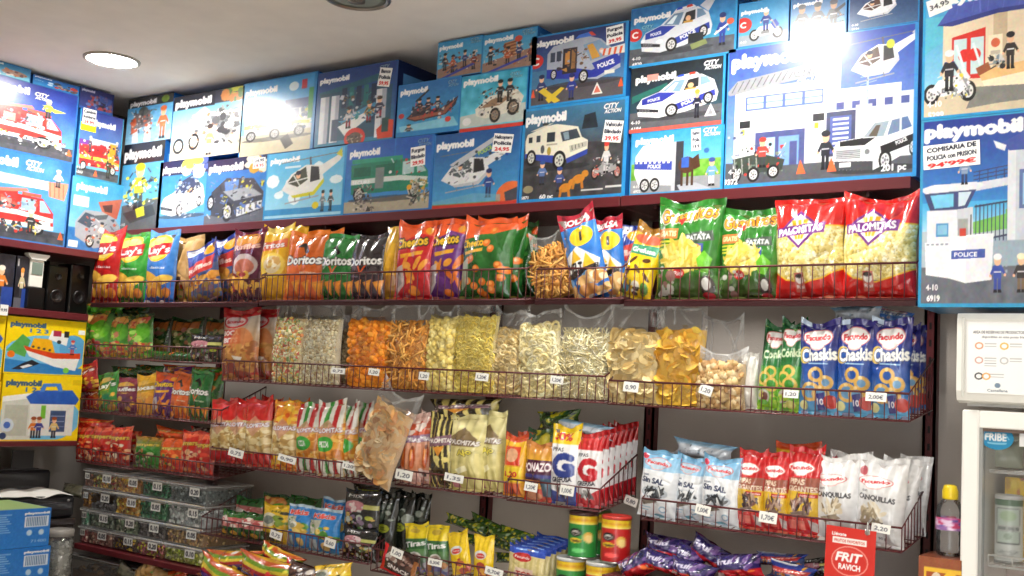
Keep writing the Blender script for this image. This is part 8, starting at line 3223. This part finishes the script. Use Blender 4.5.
XB = -3.9
zb_ = [PX(46, 585, XB)[2], PX(48, 545.5, XB)[2], PX(51, 507.5, XB)[2]]
for i in range(2):
    yr = PX(50 - i * 0, 526 if i else 566, XB)[1] - (.0 if i else .006)
    L = .44
    o = carton(['blue toy carton lying flat, lower of the pair on the counter', 'blue toy carton lying flat with barcode, upper of the pair on the counter'][i], None, 0, zb_[i + 1] - zb_[i] - .001, L, .3,
               (XB, yr - L / 2, zb_[i]), math.radians(90 - (0 if i else 1.0)), art_bluebox, 120, 40, (44, 124, 208), 'blue cartons lying flat on the counter', k=1.6)
    m = MB()
    hh = zb_[i + 1] - zb_[i]
    m.box((0, .15, hh - .0002), (L * .96, .28, .0012), (170, 200, 130))
    m.build('top_print', 'card', o)
t = empty('side_counter', 'low counter under the blue cartons at the bottom left', 'counter', (XB - .15, 2.2, 0))
m = MB(); m.box((0, 0, (zb_[0] - .03) / 2), (.34, .5, zb_[0] - .03), DK); m.build('body', 'lam', t)
m = MB(); m.box((0, 0, zb_[0] - .0155), (.37, .53, .029), (60, 40, 36), bev=.004); m.build('counter_top', 'lam', t)
t = empty('jar_stand', 'small dark stand under the jar of pale sweets', 'stand', (XJ, jy, 0))
m = MB(); m.box((0, 0, jz0 - .012), (.2, .2, .022), (60, 40, 36), bev=.004); m.build('top', 'lam', t)
for sx in (-1, 1):
    for sy in (-1, 1):
        m = MB(); m.box((sx * .08, sy * .08, (jz0 - .024) / 2), (.024, .024, jz0 - .024), DK); m.build('leg', 'lam', t)

# ------------------------------------------------------------------ dark goods on the side shelf
def art_figbox(c, c2):
    def f(a):
        a.grad((34, 36, 44), (30, 32, 40))
        a.noise(10, .1)
        fig(a.at(.1, .2, .8, .65), c, (60, 60, 66), c2, (235, 190, 150))
        a.rect(.0, .8, 1, 1, (90, 92, 100)); a.rect(.55, .62, 1, .98, (40, 70, 150))
        a.rect(.1, .06, .2, .2, (205, 205, 205))
    return f


for i, (l, r_, lb, c, c2) in enumerate(((-12, 14, 'dark figure box at the left border of the gadget shelf', (226, 130, 50), (235, 225, 210)), (15, 29, 'dark figure box left of the white gadget', (200, 190, 150), (235, 150, 60)))):
    y0, y1 = PX(l, 280, LEFT_X - .02)[1], PX(r_, 280, LEFT_X - .02)[1]
    carton(lb, None, 0, PX(12, 255, LEFT_X - .02)[2] - LZ2, y1 - y0 - .003, .1, (LEFT_X - .02, (y0 + y1) / 2, LZ2 + .001), math.pi / 2, art_figbox(c, c2), 40, 52, (26, 26, 30), 'dark figure boxes on the side shelf', k=1.8)
XD = LEFT_X - .01
dy0, dy1 = PX(30, 272, XD)[1], PX(44, 272, XD)[1]
dz0, dz1 = PX(37, 288, XD)[2], PX(37, 254, XD)[2]
dv = empty('handheld_gadget', 'white handheld gadget with a grey green screen on the side shelf', 'gadget', (XD, (dy0 + dy1) / 2, LZ2 + .001))
wd = dy1 - dy0
ho = dz0 - LZ2
m = MB(); m.box((-.012, 0, (ho + (dz1 - LZ2) - .02) / 2), (.022, wd, dz1 - LZ2 - ho - .02), (226, 225, 218), bev=.004); m.build('body', 'plastic', dv)
m = MB()
zt_ = dz1 - LZ2
V = []
for x in (-.026, .006):
    V += [(x, -wd * .5, zt_ - .026), (x, wd * .5, zt_ - .026), (x, wd * .78, zt_ - .008), (x, wd * .78, zt_), (x, -wd * .78, zt_), (x, -wd * .78, zt_ - .008)]
m.add(V, [tuple(range(6))[::-1], tuple(range(6, 12))] + [(k, (k + 1) % 6, 6 + (k + 1) % 6, 6 + k) for k in range(6)], (232, 231, 226)); m.build('top_cap', 'plastic', dv)
m = MB(); m.box((.0005, 0, ho + (zt_ - ho) * .56), (.003, wd * .78, (zt_ - ho) * .36), (112, 128, 118), bev=.001); m.build('screen', 'plastic', dv)
m = MB(); m.box((-.012, 0, ho * .5 + .001), (.05, wd * 1.2, ho), (10, 10, 11), bev=.004); m.build('stand', 'plastic', dv)
for i, (l, r_, t_, lb) in enumerate(((47, 68, 266, 'black boxed speaker beside the white gadget'), (70, 90, 262, 'black boxed speaker at the corner end of the side shelf'))):
    y0, y1 = PX(l, 285, LEFT_X - .06)[1], PX(r_, 285, LEFT_X - .06)[1]
    hh = PX(60, t_, LEFT_X - .06)[2] - LZ2
    t = empty('speaker', lb, 'speaker', (LEFT_X - .06, (y0 + y1) / 2, LZ2 + .001), group='black speakers on the side shelf')
    m = MB(); m.box((-.06, 0, hh / 2), (.12, y1 - y0 - .004, hh), (9, 9, 10), bev=.006); m.build('cabinet', 'plastic', t)
    for k, (zz, rr) in enumerate(((.34, .3), (.76, .16))):
        m = MB(); m.lathe([(rr * (y1 - y0), 0), (rr * (y1 - y0), .004), (rr * .85 * (y1 - y0), .004), (rr * .3 * (y1 - y0), -.004), (.002, .002)], 24, col=(20, 20, 22)); m.build('driver', 'plastic', t, (.0005, 0, hh * zz), (0, math.pi / 2, 0))
a = Art(16, 20, (238, 238, 234)); a.text('9,95', .5, .5, .24, PEN, wid=.7, bold=2)
o = flat_print('price_tag', a, .035, .045, 'paper', None, (LEFT_X + .0165, PX(2, 310, LEFT_X)[1], PX(2, 310, LEFT_X)[2]), (0, 0, math.pi / 2))
tag(o, 'white price tag on the side shelf edge at the left border', 'price tag', 'handwritten price tags on the baskets')
# ------------------------------------------------------------------ look of the picture
w = bpy.data.worlds.new('world')
sc.world = w
w.use_nodes = True
w.node_tree.nodes['Background'].inputs[0].default_value = (0.95, 0.98, 1.0, 1)
w.node_tree.nodes['Background'].inputs[1].default_value = SKY_ON
sc.view_settings.view_transform = 'Standard'
sc.view_settings.look = 'None'
sc.view_settings.gamma = 1
sc.view_settings.use_curve_mapping = False
sc.view_settings.exposure = EXPO
sc.cycles.use_denoising = True
sc.cycles.transparent_max_bounces = 24
sc.cycles.max_bounces = 8
sc.cycles.sample_clamp_indirect = 6.0
